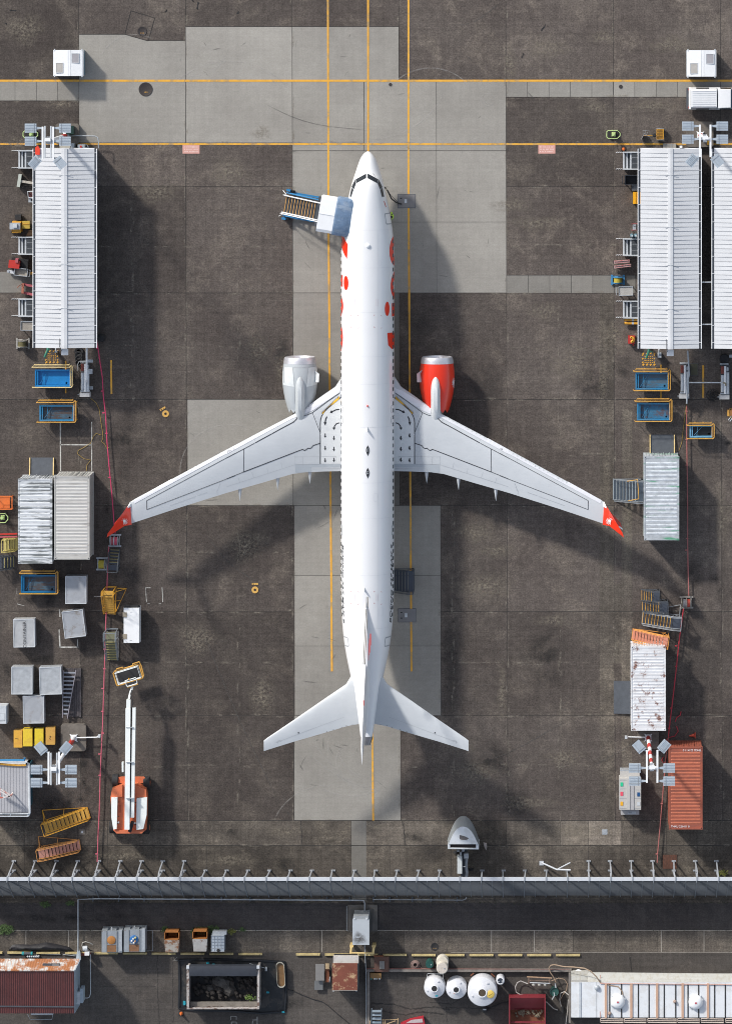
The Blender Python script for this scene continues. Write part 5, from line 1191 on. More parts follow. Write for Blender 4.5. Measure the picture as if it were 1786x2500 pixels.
def crate(label, x0, y0, x1, y1, h, rz=0, m=None, txt=None, grp="grey covered equipment boxes"):
 """covered metal box with a raised rim round a slightly dished lid"""
 t = thing("equipment_box", label, "box", (x0 + x1) / 2, (y0 + y1) / 2, group=grp); m = m or BOXG
 p, q = P(x0, y0, h), P(x1, y1, h); cx, cy = (p.x + q.x) / 2, (p.y + q.y) / 2; W2, D2 = (q.x - p.x) / 2, (p.y - q.y) / 2
 t.location = (cx, cy, 0); t.rotation_euler = (0, 0, R(rz))
 b = MB(); b.box(-W2, W2, -D2, D2, .12, h - .04);
 for k in range(5): x = -W2 + 2 * W2 * (k + .5) / 5; b.box(x - .03, x + .03, -D2 - .012, D2 + .012, .14, h - .08)
 b.build("body", m, t)
 n = 8; vs = []; fs = []
 for j in range(n + 1):
  for i in range(n + 1):
   u, v = i / n, j / n; s_ = math.sin(math.pi * u) * math.sin(math.pi * v); vs.append((-W2 + .03 + (2 * W2 - .06) * u, -D2 + .03 + (2 * D2 - .06) * v, h - .02 - .09 * s_ + .014 * math.sin(7 * u + x0) * math.sin(9 * v)))
 for j in range(n):
  for i in range(n): a = j * (n + 1) + i; fs.append((a, a + 1, a + n + 2, a + n + 1))
 MB().add(vs, fs).build("lid", m, t, smooth=60)
 b = MB(); e = .035
 b.box(-W2 - .01, W2 + .01, -D2 - .01, -D2 + e, h - .07, h + .004); b.box(-W2 - .01, W2 + .01, D2 - e, D2 + .01, h - .07, h + .004); b.box(-W2 - .01, -W2 + e, -D2 + e, D2 - e, h - .07, h + .003); b.box(W2 - e, W2 + .01, -D2 + e, D2 - e, h - .07, h + .003)
 b.build("rim", mat("box_rim", (.55, .58, .61), .5, .2, var=.1), t)
 for sy in (-1, 1): MB().box(-W2 + .05, W2 - .05, sy * D2 * .6 - .07, sy * D2 * .6 + .07, 0, .12).build("skid", DSTEEL, t)
 if txt:
  v, f = text_mesh(txt, .34); b = MB(); b.add([(-a[1] + .05, a[0] - .1, h + .02) for a in v], f); b.build("lettering", INK, t)
 return t
BOXG = mat("box_grey_sheet", (0.36, 0.375, 0.40), 0.5, 0.15, var=0.14, scale=1.5, grime=.5, gcol=(.24, .2, .17), gthr=.55)

def reel(label, px, py, rot, W_, L_, m, cable, z=.75, name="cable_reel", grp="hose and cable reels", drums=1):
 t = thing(name, label, "reel", px, py, rot, grp)
 b = MB(); b.box(-W_ / 2, W_ / 2, -L_ / 2, -L_ / 2 + .12, .08, .16); b.box(-W_ / 2, W_ / 2, L_ / 2 - .12, L_ / 2, .08, .16)
 b.box(-W_ * .33 - .05, -W_ * .33, -L_ / 2, L_ / 2, .08, .18); b.box(W_ * .33, W_ * .33 + .05, -L_ / 2, L_ / 2, .08, .18)
 for s_ in (-1, 1): b.bar((s_ * W_ * .36, -.25, .15), (s_ * W_ * .36, 0, z), .05); b.bar((s_ * W_ * .36, .25, .15), (s_ * W_ * .36, 0, z), .05)
 b.build("stand", m, t)
 for d in range(drums):
  w_ = W_ * .56 / drums; x = -W_ * .28 + w_ * (d + .5)
  b = MB(); b.xcyl(x - w_ * .5, x - w_ * .5 + .03, 0, z, .36, 24); b.xcyl(x + w_ * .5 - .03, x + w_ * .5, 0, z, .36, 24); b.build("flange", m, t, smooth=30)
  b = MB(); n = 7
  for k in range(n): xx = x - w_ * .4 + w_ * .8 * k / (n - 1); b.xcyl(xx - w_ * .055, xx + w_ * .055, 0, z, .29 + .01 * (k % 2), 20)
  b.build("coiled_line", cable[d % len(cable)], t, smooth=30)
 for sx in (-1, 1):
  for sy in (-1, 1): MB().ycyl(sx * W_ * .42, sy * L_ * .42 - .03, sy * L_ * .42 + .03, .07, .07, 10).build("caster", BLACK, t)
 return t

def bin_cart(name, label, cat, x0, y0, x1, y1, h, m, rz=0, wall=.04, floor=None, handle=None, depth=.25, wheels=True, grp=None):
 """open tray cart: rim, tray floor, legs, handle"""
 t = thing(name, label, cat, 0, 0, rz, grp); p, q = P(x0, y0, h), P(x1, y1, h); cx, cy = (p.x + q.x) / 2, (p.y + q.y) / 2; t.location = (cx, cy, 0)
 W2, D2 = (q.x - p.x) / 2, (p.y - q.y) / 2
 b = MB(); b.box(-W2, W2, -D2, D2, h - depth - .02, h - depth)
 for (a, c, d, e) in ((-W2, W2, -D2, -D2 + wall), (-W2, W2, D2 - wall, D2), (-W2, -W2 + wall, -D2 + wall, D2 - wall), (W2 - wall, W2, -D2 + wall, D2 - wall)): b.box(a, c, d, e, h - depth, h)
 b.build("tray", m, t)
 if floor: MB().box(-W2 + wall, W2 - wall, -D2 + wall, D2 - wall, h - depth + .001, h - depth + .02).build("tray_floor", floor, t)
 for sx in (-1, 1):
  for sy in (-1, 1):
   MB().box(sx * (W2 - .05) - .025, sx * (W2 - .05) + .025, sy * (D2 - .05) - .025, sy * (D2 - .05) + .025, .12, h - depth).build("leg", m, t)
   if wheels: MB().ycyl(sx * (W2 - .05), sy * (D2 - .05) - .025, sy * (D2 - .05) + .025, .07, .07, 10).build("wheel", BLACK, t)
 if handle: s_ = handle; MB().tube([(s_ * W2, -D2 * .8, h * .8), (s_ * (W2 + .18), -D2 * .8, h + .05), (s_ * (W2 + .18), D2 * .8, h + .05), (s_ * W2, D2 * .8, h * .8)], .02).build("handle", m, t)
 return t

# ---------------------------------------------------------------- white cabins at the top corners
def cabin(x0, y0, x1, y1, label, d1, d2):
 t = thing("roof_cabin", label, "cabin", (x0 + x1) / 2, (y0 + y1) / 2, group="small white cabins with two roof hatches"); h = 1.35
 p, q = P(x0, y0, h), P(x1, y1, h); X0, X1, Y0, Y1 = p.x, q.x, q.y, p.y; m = (X0 + X1) / 2 + .08
 MB().box(X0 + .03, X1 - .03, Y0 + .05, Y1 - .03, .05, h - .06).build("walls", mat("cabin_side", (.12, .2, .25), .5, var=.2), t, True)
 MB().loft([[(X0, y, h - .08), (X0, y, h), (m - .09, y, h + .07), (m + .09, y, h + .07), (X1, y, h), (X1, y, h - .08)] for y in (Y0, Y1)]).build("roof", WHITE, t, True)
 b = MB(); b.box(m - .1, m - .085, Y0 + .01, Y1 - .01, h + .066, h + .082); b.box(m + .085, m + .1, Y0 + .01, Y1 - .01, h + .066, h + .082); b.box(X1 - .11, X1 - .085, Y0, Y1, h, h + .03); b.build("roof_trim", GREYW, t, True)
 for (a, c, e, f_), mm in ((d1, mat("hatch_beige", (.42, .40, .37), .6, var=.12)), (d2, mat("hatch_grey", (.33, .32, .34), .6, var=.1))):
  u, v = P(a, c, h), P(e, f_, h); z = h + .04
  MB().box(u.x, v.x, v.y, u.y, z - .02, z + .022).build("hatch", mm, t, True)
  b = MB(); b.box(u.x - .03, v.x + .03, v.y - .03, v.y, z - .02, z + .035); b.box(u.x - .03, v.x + .03, u.y, u.y + .03, z - .02, z + .035); b.box(u.x - .03, u.x, v.y, u.y, z - .02, z + .034); b.box(v.x, v.x + .03, v.y, u.y, z - .02, z + .034); b.build("hatch_frame", GREYW, t, True)
 for xx in (X0 + .1, X1 - .1):
  for yy in (Y0, Y1): MB().box(xx - .04, xx + .04, yy - .08, yy + .08, h - .1, h + .02).build("lifting_lug", GREYW, t, True)
cabin(130.5, 122, 204, 185.5, "small white cabin with two roof hatches, upper left corner of the apron", (138, 154, 154, 177), (176, 131, 193, 153))
cabin(1674.5, 122.5, 1747, 187, "small white cabin with two roof hatches, upper right corner by the pickup", (1684, 155, 1701, 179), (1723, 132, 1740, 155))

# ---------------------------------------------------------------- passenger boarding stairs
STR = mat("canopy_fabric_blue", (0.15, 0.23, 0.35), 0.6, var=0.3, scale=2.5, grime=.6, gcol=(.28, .34, .42), gscale=(.6, 1.6, 1), gthr=.5, bump=.5)
t = thing("passenger_steps", "white passenger steps with a blue folding canopy, pushed against the front left door", "passenger steps", 760, 520, -9.6)
t.location = P(757, 508, 0)
Lr = 4.6; x0 = -1.95;
b = MB()
for s_ in (-1, 1): b.bar((x0, s_ * .62, .25), (.85, s_ * .62, 2.75), .07, .22); b.bar((.85, s_ * .75, 2.7), (2.5, s_ * .75, 2.7), .08, .15)
b.build("stair_side", WHITE, t)
for k in range(12):
 x = x0 + .12 + k * .225; z = .35 + k * .2
 st = MB().box(x, x + .215, -.58, .58, z - .03, z).build("step", NAVY, t); MB().box(x - .01, x + .035, -.58, .58, z + .002, z + .02).build("nosing", mat("nosing_orange", (.62, .33, .1), .6), st)
for s_ in (-1, 1):
 MB().tube([(x0 - .05, s_ * .68, .5), (x0, s_ * .68, 1.3), (.9, s_ * .68, 3.75), (1.1, s_ * .68, 3.75)], .035).build("handrail", WHITE, t)
 MB().tube([(x0 - .2, s_ * .95, .25), (x0 + .1, s_ * .72, .6), (x0 - .1, s_ * .68, 1.0)], .025).build("guard_loop", WHITE, t)
 b = MB(); b.bar((x0 + .1, s_ * .85, .35), (1.2, s_ * .78, 1.9), .09); b.bar((x0 + .4, s_ * .9, .2), (.6, s_ * .9, .2), .12); b.build("lift_arm", BLUE, t)
 for xx in (x0 + .45, 1.5): MB().ycyl(xx, s_ * 1.0 - .09, s_ * 1.0 + .09, .24, .24, 14).build("wheel", BLACK, t)
 b = MB(); b.cyl(x0 + .2, s_ * 1.05, .09, 0, .5, 10); b.box(x0 + .05, x0 + .35, s_ * 1.05 - .08, s_ * 1.05 + .08, .45, .6); b.build("jack", BLUE, t)
b = MB(); b.box(-1.5, 1.6, -.55, .55, .3, .42); b.box(.9, 1.2, -.5, .5, .42, 2.6); b.build("chassis", BLUE, t)
MB().box(.62, 2.6, -1.1, 1.1, 2.6, 2.7).build("platform", DSTEEL, t)
zc_ = 5.05
b = MB(); b.loft([[(x, -1.29, zc_ - 2.2), (x, -1.31, zc_ - .15), (x, -1.1, zc_), (x, 0, zc_ + .06), (x, 1.1, zc_), (x, 1.31, zc_ - .15), (x, 1.29, zc_ - 2.2), (x, 1.26, zc_ - 2.2), (x, 1.26, zc_ - .16), (x, 1.08, zc_ - .04), (x, 0, zc_ + .02), (x, -1.08, zc_ - .04), (x, -1.26, zc_ - .16), (x, -1.26, zc_ - 2.2)] for x in (.92, 2.07)]); b.build("canopy", WHITE, t)
b = MB(); b.box(.92, 2.07, -.012, .012, zc_ + .06, zc_ + .085); b.build("canopy_seam", GREYW, t)
b = MB(); rr = []
for k in range(11):
 x = 2.07 + k * .122; f = k / 10; e = .03 * (1 if k % 2 else -1); hw = 1.38 + e * .5 - (.16 if k == 10 else .05 if k == 9 else 0); z = zc_ + .08 - .25 * f * f + e * .8
 rr.append([(x, -hw, 3.0), (x, -hw, z - .3), (x, -hw * .9, z - .06), (x, -.35, z + .01), (x, .35, z - .015), (x, hw * .9, z - .06), (x, hw, z - .3), (x, hw, 3.0)])
b.loft(rr, caps=False, close=False); b.add([rr[-1][i] for i in range(8)], [tuple(range(8))]); b.build("bellows", STR, t, smooth=60)
MB().tube([(3.26, -1.2, 3.2), (3.29, -1.22, zc_ - .45), (3.28, -1.05, zc_ - .2), (3.28, 1.05, zc_ - .2), (3.29, 1.22, zc_ - .45), (3.26, 1.2, 3.2)], .05).build("bumper", mat("bumper_fabric", (.14, .22, .32), .7), t)
# person working beside the nose door, body as one mesh
def person(label, px, py, vest, rot=0, arms=None):
 t = thing("person", label, "person", px, py, rot)
 SK = mat("skin", (.35, .2, .13), .6); HV = vest; TR = mat("dark_trousers", (.03, .035, .05), .8); HR = mat("black_hair", (.012, .01, .01), .7)
 def ell(cx, cy, z, rx, ry, n=14): return [(cx + rx * math.cos(2 * math.pi * k / n), cy + ry * math.sin(2 * math.pi * k / n), z) for k in range(n)]
 me = bpy.data.meshes.new("body"); vs = [(0, 0, .95), (0, 0, 1.15), (0, 0, 1.38), (0, 0, 1.5), (0, 0, 1.6), (-.1, 0, .9), (-.11, .02, .5), (-.11, .0, .08), (-.11, .13, .05), (.1, 0, .9), (.11, .02, .5), (.11, 0, .08), (.11, .13, .05),
  (-.19, 0, 1.4), (-.27, .05, 1.15), (-.24, .25, 1.05), (-.22, .34, 1.06), (.19, 0, 1.4), (.27, .08, 1.17), (.2, .28, 1.2), (.18, .37, 1.22)]
 ed = [(0, 1), (1, 2), (2, 3), (3, 4), (0, 5), (5, 6), (6, 7), (7, 8), (0, 9), (9, 10), (10, 11), (11, 12), (2, 13), (13, 14), (14, 15), (15, 16), (2, 17), (17, 18), (18, 19), (19, 20)]
 me.from_pydata(vs, ed, []); o = bpy.data.objects.new("body", me); COL.objects.link(o); o.parent = t
 rad = [.14, .13, .16, .06, .055, .1, .065, .045, .035, .1, .065, .045, .035, .07, .045, .035, .028, .07, .045, .035, .028]
 bm = bmesh.new(); bm.from_mesh(me); ly = bm.verts.layers.skin.verify(); bm.verts.ensure_lookup_table()
 for i, r in enumerate(rad): bm.verts[i][ly].radius = (r, r * .85); bm.verts[i][ly].use_root = (i == 0)
 bm.to_mesh(me); bm.free()
 o.modifiers.new("skin", 'SKIN'); sb = o.modifiers.new("sub", 'SUBSURF'); sb.levels = 2; sb.render_levels = 2
 dg = bpy.context.evaluated_depsgraph_get(); dg.update(); m2 = bpy.data.meshes.new_from_object(o.evaluated_get(dg)); o.modifiers.clear(); o.data = m2; m2.name = "body"
 m2.materials.clear(); m2.materials.append(TR); m2.materials.append(SK)
 for p_ in m2.polygons: p_.material_index = 1 if p_.center.z > 1.47 or p_.center.y > .27 and p_.center.z > .9 else 0; p_.use_smooth = True
 MB().loft([ell(0, 0, .86, .19, .15), ell(0, 0, 1.05, .19, .15), ell(0, 0, 1.25, .21, .16), ell(0, 0, 1.42, .2, .14), ell(0, 0, 1.49, .1, .09)]).build("vest", HV, t, smooth=50)
 for s_ in (-1, 1): MB().tube([(s_ * .17, 0, 1.42), (s_ * .25, .04, 1.28), (s_ * .275, .06, 1.16)], .075, 10, .06).build("sleeve", HV, t, smooth=50)
 hd = MB().loft([ell(0, .01, 1.56, .05, .06), ell(0, .015, 1.6, .07, .085), ell(0, .015, 1.67, .078, .098), ell(0, .01, 1.73, .072, .092), ell(0, 0, 1.77, .04, .05)]); hd.box(-.012, .012, .1, .125, 1.64, 1.68); hd.build("head", SK, t, smooth=50)
 MB().loft([ell(0, -.01, 1.66, .083, .1), ell(0, -.01, 1.73, .082, .1), ell(0, -.01, 1.785, .05, .06), ell(0, -.01, 1.8, .01, .01)]).build("hair", HR, t, smooth=50)
 for s_, w0 in ((-1, (-.22, .36, 1.06)), (1, (.18, .39, 1.22))):
  b = MB()
  for k in range(4): b.tube([(w0[0] - .03 + .02 * k, w0[1], w0[2]), (w0[0] - .03 + .02 * k, w0[1] + .05 - .006 * abs(k - 1.5), w0[2] - .005), (w0[0] - .03 + .02 * k, w0[1] + .07 - .006 * abs(k - 1.5), w0[2] - .035)], .009, 5)
  b.tube([(w0[0] - s_ * .035, w0[1] - .02, w0[2]), (w0[0] - s_ * .06, w0[1] + .02, w0[2] - .01)], .01, 5); b.build("fingers", SK, t)
 return t
person("person in a lime green vest half hidden by the right side of the nose", 957, 527, mat("hi_vis_lime", (.42, .72, .04), .6), 80)
# ground power hose from the nose to the pit lid
t = thing("power_hose", "black hose curving from the nose to the steel pit lid", "hose", 955, 478)
tb("hose", BLACK, t, [(936, 457, 2.0), (940, 458, 1.6), (946, 466, 1.0), (955, 485, .4), (966, 494, .1), (975, 497, .08), (979, 498, .08)], .05, 8)
tb("hose", BLACK, t, [(937, 457, 1.9), (948, 470, .8), (960, 483, .2), (972, 495, .08)], .018)
t = thing("tail_stand", "dark wheeled access steps under the rear right fuselage", "steps", 985, 1414)
tt_ = steps("dark steps half under the rear fuselage, across the right yellow line", 981, 1414, 0, 1.75, 1.55, 1.3, 6, mat("stair_dark_steel", (.06, .075, .1), .5, .3), mat("tread_dark", (.05, .06, .08), .6), plat=.4)
for c in list(t.children): bpy.data.objects.remove(c)
bpy.data.objects.remove(t)

# ---------------------------------------------------------------- entry platforms along the shelters
def entry(px, y0, y1, label):
 t = thing("entry_platform", label, "entry steps", px - 20, (y0 + y1) / 2, group="grey entry platforms with white chains")
 L_ = m_(38); W_ = m_(y1 - y0); t.location = P(px, (y0 + y1) / 2, 0); h = .55
 for s_ in (-1, 1): MB().box(-L_, .25, s_ * W_ / 2 - .09 * (s_ > 0) - 0, s_ * W_ / 2 + .09 * (s_ < 0), .1, h + .06).build("side_beam", GREYW, t)
 MB().box(-.48 * L_ + .02, .25, -W_ / 2 + .09, W_ / 2 - .09, h - .06, h).build("deck", NAVY, t)
 b = MB()
 for k in (-.17, .17): b.box(-.48 * L_ + .05, .25, k * W_ - .008, k * W_ + .008, h + .001, h + .012)
 b.build("deck_seam", GREYW, t)
 for k, x in enumerate((-L_ + .03, -L_ * .76, -L_ * .53)):
  MB().box(x - .05, x + .06, -W_ / 2 + .09, W_ / 2 - .09, .12 + k * .16, .17 + k * .17).build("step_edge", GREYW, t)
  if k < 2: MB().box(x + .06, x + .24, -W_ / 2 + .09, W_ / 2 - .09, .1 + k * .15, .15 + k * .16).build("tread", NAVY, t)
 for s_ in (-1, 1):
  b = MB();
  for k in range(7): x = -L_ - .08 * k; b.bar((x, s_ * (W_ / 2 - .05), .03), (x - .055, s_ * (W_ / 2 - .05) + (.02 if k % 2 else -.02), .03), .045, .03)
  b.build("chain", PW if False else WHITE, t)
  MB().tube([(-L_ + .05, s_ * (W_ / 2 - .03), .1), (-L_ + .05, s_ * (W_ / 2 - .03), 1.0), (.2, s_ * (W_ / 2 - .03), 1.2)], .012).build("handrail", STEEL, t)
for k, (y0, y1, wh) in enumerate(((366, 411, "northern"), (577, 621, "middle"), (728, 772, "southern"))): entry(85, y0, y1, f"{wh} grey entry platform with white chains on the left shelter")
for k, (y0, y1, wh) in enumerate(((370, 414, "northern"), (581, 624, "middle"), (733, 776, "southern"))): entry(1558, y0, y1, f"{wh} grey entry platform with white chains on the right shelter")

# ---------------------------------------------------------------- clutter along the left shelter
def lime_cart(label, x0, y0, x1, y1):
 t = thing("lime_trolley", label, "trolley", (x0 + x1) / 2, (y0 + y1) / 2, group="lime green trolleys"); a, c = P(x0, y0, .7), P(x1, y1, .7)
 X0, X1, Y0, Y1 = a.x, c.x, c.y, a.y; m = .1
 MB().tube([(X0 + m, Y0, .7), (X1 - m * 2, Y0, .7), (X1, (Y0 + Y1) / 2 - .1, .7), (X1, (Y0 + Y1) / 2 + .1, .7), (X1 - m * 2, Y1, .7), (X0 + m, Y1, .7), (X0, Y1 - m, .7), (X0, Y0 + m, .7), (X0 + m, Y0, .7)], .03).build("loop_rail", LIME, t, True)
 cx, cy = (X0 + X1) / 2, (Y0 + Y1) / 2
 b = MB(); b.box(cx - .13, cx + .17, cy - .17, cy + .17, .2, .6, taper=.04); b.cyl(cx - .02, cy, .1, .6, .68, 12); b.build("tank", LIME, t, True)
 MB().box(X0 + .1, X1 - .15, Y0 + .07, Y1 - .07, .12, .22).build("base", BLACK, t, True)
 for sy in (Y0 + .02, Y1 - .02): MB().ycyl(X1 - .2, sy - .04, sy + .04, .12, .12, 12).build("wheel", BLACK, t, True)
lime_cart("lime green trolley under the top left floodlight tower", 57, 320, 93, 336)
lime_cart("lime green trolley standing on the right above the yellow line", 1480, 318.5, 1512.5, 338)
lime_cart("pale green trolley at the left edge beside the streaked container", -10, 1254, 20, 1276)
t = thing("waste_bin", "dark green wheeled bin on the footing of the top left light tower", "bin", 171, 317);
bx("bin_body", mat("bin_green", (.012, .05, .035), .5), t, 162, 308, 179, 327, .5, 1.4); bx("lid", mat("bin_lid", (.01, .035, .028), .45), t, 161, 307, 180, 328, 1.405, 1.46)
for s_ in (164, 176): tb("wheel", BLACK, t, [(s_, 329, .55), (s_ + 3, 329, .55)], .09, 10)
b = MB(); p = P(93, 367, 3.5); b.loft([[(p.x + x, p.y + y, z) for x, y in ((-.16, -.3), (.15, -.32), (.17, .1), (.02, .36), (-.17, .2))] for z in (3.5, 3.72)]); single("red_cover", b, mat("red_tarpaulin", (.72, .05, .02), .6, var=.15, bump=.5), "crumpled red cover lying on the north west corner of the left shelter roof", "cover")
t = thing("service_box", "cream box against the north end of the left shelter", "box", 163, 355); bx("housing", mat("cream_paint", (.45, .42, .36), .6), t, 146, 350, 172, 362, 0, 1.3); bx("side_unit", STEEL, t, 173, 350, 181, 362, 0, 1.35)
t = thing("alarm_box", "grey box with a red button at the north end of the left shelter", "box", 198, 357); bx("housing", STEEL, t, 190, 353, 207, 362, 0, 1.2); c = P(198, 358, 1.2); MB().cyl(c.x, c.y, .08, 1.2, 1.26, 12).build("button", RED, t, True)
t = thing("hand_wheel_valve", "small white valve wheel at the north end of the left shelter", "valve", 213, 358); c = P(211, 357, .6); MB().lathe([(.12, .58), (.12, .62), (.08, .62), (.08, .58)], 14, (c.x, c.y)).build("wheel", WHITE, t, True); bx("stem", STEEL, t, 209, 358, 216, 361, 0, .58)
# tow bar jack
t = thing("tow_jack", "chipped white and green jack with a long arm beside the left shelter", "jack", 47, 440)
CH = mat("chipped_white_green", (.5, .53, .48), .6, var=.2, rust=.44, rcol=(.12, .2, .14), rscale=4)
p = P(47, 441, .5)
MB().box(p.x - .1, p.x + .13, p.y - .47, p.y + .47, .15, .5, rz=-9).build("head", CH, t, True)
b = MB(); b.bar(P(50, 442, .35), P(88, 448, .35), .17, .12); b.build("arm", mat("chipped_cream", (.5, .46, .4), .6, var=.2, rust=.42, rcol=(.1, .07, .05), rscale=6), t, True)
for y in (-.35, .35): MB().xcyl(p.x - .1, p.x + .1, p.y + y, .15, .15, 12).build("wheel", BLACK, t, True)
t = thing("frame_trolley", "white frame trolley with a small control box, left shelter", "trolley", 77, 480)
b = MB(); T(b, [(88, 467, .9), (68, 468, .9), (70, 483, .9), (88, 482, .9)], .045); b.build("top_frame", GREYW, t, True)
b = MB(); T(b, [(68, 468, .1), (68, 468, .9)], .035); b.build("leg", GREYW, t, True); b = MB(); T(b, [(70, 483, .1), (70, 483, .9)], .035); b.build("leg", GREYW, t, True)
bx("shelf", mat("dark_maroon", (.07, .015, .015), .7), t, 71, 470, 88, 481, .3, .45); bx("control_box", STEEL, t, 70, 484, 87, 494, .2, .8); bx("screen", BLACK, t, 76, 486, 86, 491, .8, .82)
# yellow tug
t = thing("pedestrian_tug", "small yellow tug with a grey top and a yellow box, left of the shelter", "tug", 45, 548)
bx("body", YEL, t, 29, 540, 53, 567, .15, .8, taper=.03); bx("engine_cover", STEEL, t, 24, 544, 50, 560, .82, 1.0); bx("motor", GREYW, t, 32, 547, 42, 556, 1.0, 1.15); bx("tool_box", mat("ochre_paint", (.55, .38, .06), .6, var=.2), t, 54, 540, 73, 558, .2, .7); bx("box_ridge", YEL, t, 55, 546, 71, 548, .7, .74)
bx("battery", BLACK, t, 37, 524, 52, 538, .1, .6); tb("handle", YEL, t, [(30, 561, .8), (30, 568, .8), (51, 568, .8), (51, 561, .8)], .03);
for x in (31, 50):
 for y in (543, 564): c = P(x, y); MB().xcyl(c.x - .06, c.x + .06, c.y, .14, .14, 12).build("wheel", BLACK, t, True)
t = thing("wooden_pallet", "wooden pallet leaning beside the left shelter under the yellow tug", "pallet", 76, 571)
for k in range(5): MB().bar(P(64 + k * 1.5, 577 - k * 3.3, .14), P(90, 576 - k * 3.3, .14), .08, .03).build("board", WOOD, t, True)
for k in (70, 80, 88): MB().bar(P(k, 577, .07), P(k + 2, 564, .07), .08, .1).build("bearer", WOOD, t, True)
t = thing("red_power_pack", "red power pack on a black cart, left of the shelter", "power pack", 45, 642, -6); t.location = P(48, 643, 0)
MB().box(-.55, .68, -.4, .38, .15, .4).build("cart_bed", BLACK, t); MB().box(-.68, .12, -.34, .22, .4, .85).build("housing", RED, t); MB().box(-.2, .0, .1, .4, .5, .95).build("filler", PINK, t)
MB().tube([(.5, -.35, .4), (.66, -.35, .8), (.66, .3, .8), (.5, .3, .4)], .025).build("handle", BLACK, t)
for sx in (-.45, .55):
 for sy in (-.38, .36): MB().ycyl(sx, sy - .04, sy + .04, .13, .13, 12).build("wheel", BLACK, t)
bin_cart("tray_cart", "grey tray cart with a tipped handle beside the red power pack", "cart", 35, 655, 68, 674, .75, STEEL, -7, floor=mat("dusty_tray", (.32, .29, .25), .8, var=.2), handle=1)
t = thing("tow_bar", "pale tow bar end sticking out left of the grey tray cart", "tow bar", 27, 663); MB().bar(P(20, 662, .3), P(36, 665, .35), .22, .12).build("bar", GREYW, t, True); MB().cyl(P(21, 662, .3).x, P(21, 662, .3).y, .1, .22, .42, 12).build("eye", STEEL, t, True)
t = thing("yellow_post", "short yellow post beside the tray cart at the left shelter", "post", 80, 667); tb("post", YEL, t, [(73, 667, .3), (88, 668, .3)], .09, 10); tb("cap", BLACK, t, [(72.2, 667, .3), (73, 667, .3)], .095, 10)
t = thing("pallet_truck", "faded red hand pallet truck poking out from the left shelter", "pallet truck", 65, 704)
for (a, c, e, f_) in ((56, 694, 90, 700), (56, 714, 90, 721)): MB().bar(P(a, c, .25), P(e, f_, .25), .17, .1).build("fork", PINK, t, True)
MB().bar(P(57, 692, .35), P(56, 716, .35), .16, .3).build("pump_head", mat("worn_red_orange", (.4, .14, .09), .6, var=.2), t, True); b = MB(); T(b, [(54, 694, .5), (47, 698, .9), (43, 702, 1.1)], .025); b.build("tiller", mat("worn_red_orange", (.4, .14, .09)), t, True)
bin_cart("flat_cart", "grey tray cart with a dusty floor near the south end of the left shelter", "cart", 51, 784, 82, 807, .7, STEEL, -1, floor=mat("dusty_tray", (.32, .29, .25)), handle=1, depth=.1)
reel("worn hose reel on a grey frame at the south west corner of the left shelter", 57, 838, 90, .8, 1.0, mat("worn_frame", (.3, .29, .27), .7, var=.25), [mat("olive_cable", (.16, .14, .06), .7, var=.3)], z=.5)
t = thing("wooden_strip", "thin orange plank against the left shelter wall", "plank", 86, 638); bx("plank", WOOD, t, 83.5, 624, 89, 654, 0, .6); bx("batten", WOOD, t, 84.5, 634, 88, 640, .6, .64)
# jib lamps and pipes at the south ends
def south_kit(dx, dy, w):
 t = thing("green_standpipe", f"green bent standpipe at the south end of the {w} shelter", "standpipe", 115 + dx, 862 + dy)
 tb("pipe", GREEN, t, [(119 + dx, 849 + dy, .9), (113 + dx, 864 + dy, .9), (110 + dx, 871 + dy, .7)] if dx < 100 else [(1583, 853, .9), (1581, 862, .9), (1576, 874, .7)], .09, 8)
 q = (118 + dx, 851 + dy) if dx < 100 else (1586, 856); tb("branch", GREEN, t, [(q[0] - 4, q[1], .9), (q[0] + 6, q[1] + 4, .9)], .05, 8)
south_kit(0, 0, "left"); south_kit(1465, 2, "right")
for x, y, w in ((137, 849, "left"), (1607, 853, "right")):
 t = thing("drain_outlet", f"white drain pipe stub at the south end of the {w} shelter", "pipe", x, y + 6); tb("pipe", GREYW, t, [(x, y, .8), (x - 1, y + 9, .8)] if w == "left" else [(x, y, .8), (x, y + 14, .5)], .05); bx("hood", STEEL, t, x - 3, y + 8, x + 3 if w == "left" else x + 6, y + 12 if w == "left" else y + 21, .0, .5)
def gpu(dx, dy, label, hose=True):
 """column of cylinders on a frame, with a pale base box at the south end"""
 t = thing("service_column", label, "service unit", 209 + dx, 930 + dy, group="grey service units with cylinders")
 o = lambda x, y: (x + dx, y + dy)
 def cyl(nm, m, x, y0, y1, z, r): a, c = P(*o(x, y0), z), P(*o(x, y1), z); MB().ycyl(a.x, c.y, a.y, z, r, 16).build(nm, m, t, True, smooth=40)
 cyl("red_cylinder", mat("oxide_red", (.2, .045, .03), .5, var=.15), 202, 888, 906, .7, .12)
 cyl("cylinder", GREYW, 202, 910, 951, .7, .12); cyl("cylinder", WHITE, 208.5, 888, 956, .75, .085); cyl("cylinder", GREYW, 215, 903, 955, .7, .11); cyl("small_cylinder", GREYW, 214, 891, 900, .6, .09)
 bx("base_box", mat("pale_casting", (.42, .42, .42), .6, var=.12), t, *o(194, 958), *o(220, 970), .1, .85, taper=.03)
 bx("frame", DSTEEL, t, *o(198, 886), *o(219, 957), .15, .45); bx("valve_block", STEEL, t, *o(197, 953), *o(219, 957), .45, .8)
 bx("cross_plate", STEEL, t, *o(196, 881), *o(217, 885), .1, .35)
 b = MB(); T(b, [(*o(190, 963), .4), (*o(194, 963), .4)], .04); b.build("tap", STEEL, t, True)
 return t
gpu(0, 0, "grey service unit with a red cylinder, south of the left shelter")
gpu(1462, 4, "grey service unit joined to the pipe, left one of two at the right shelters")
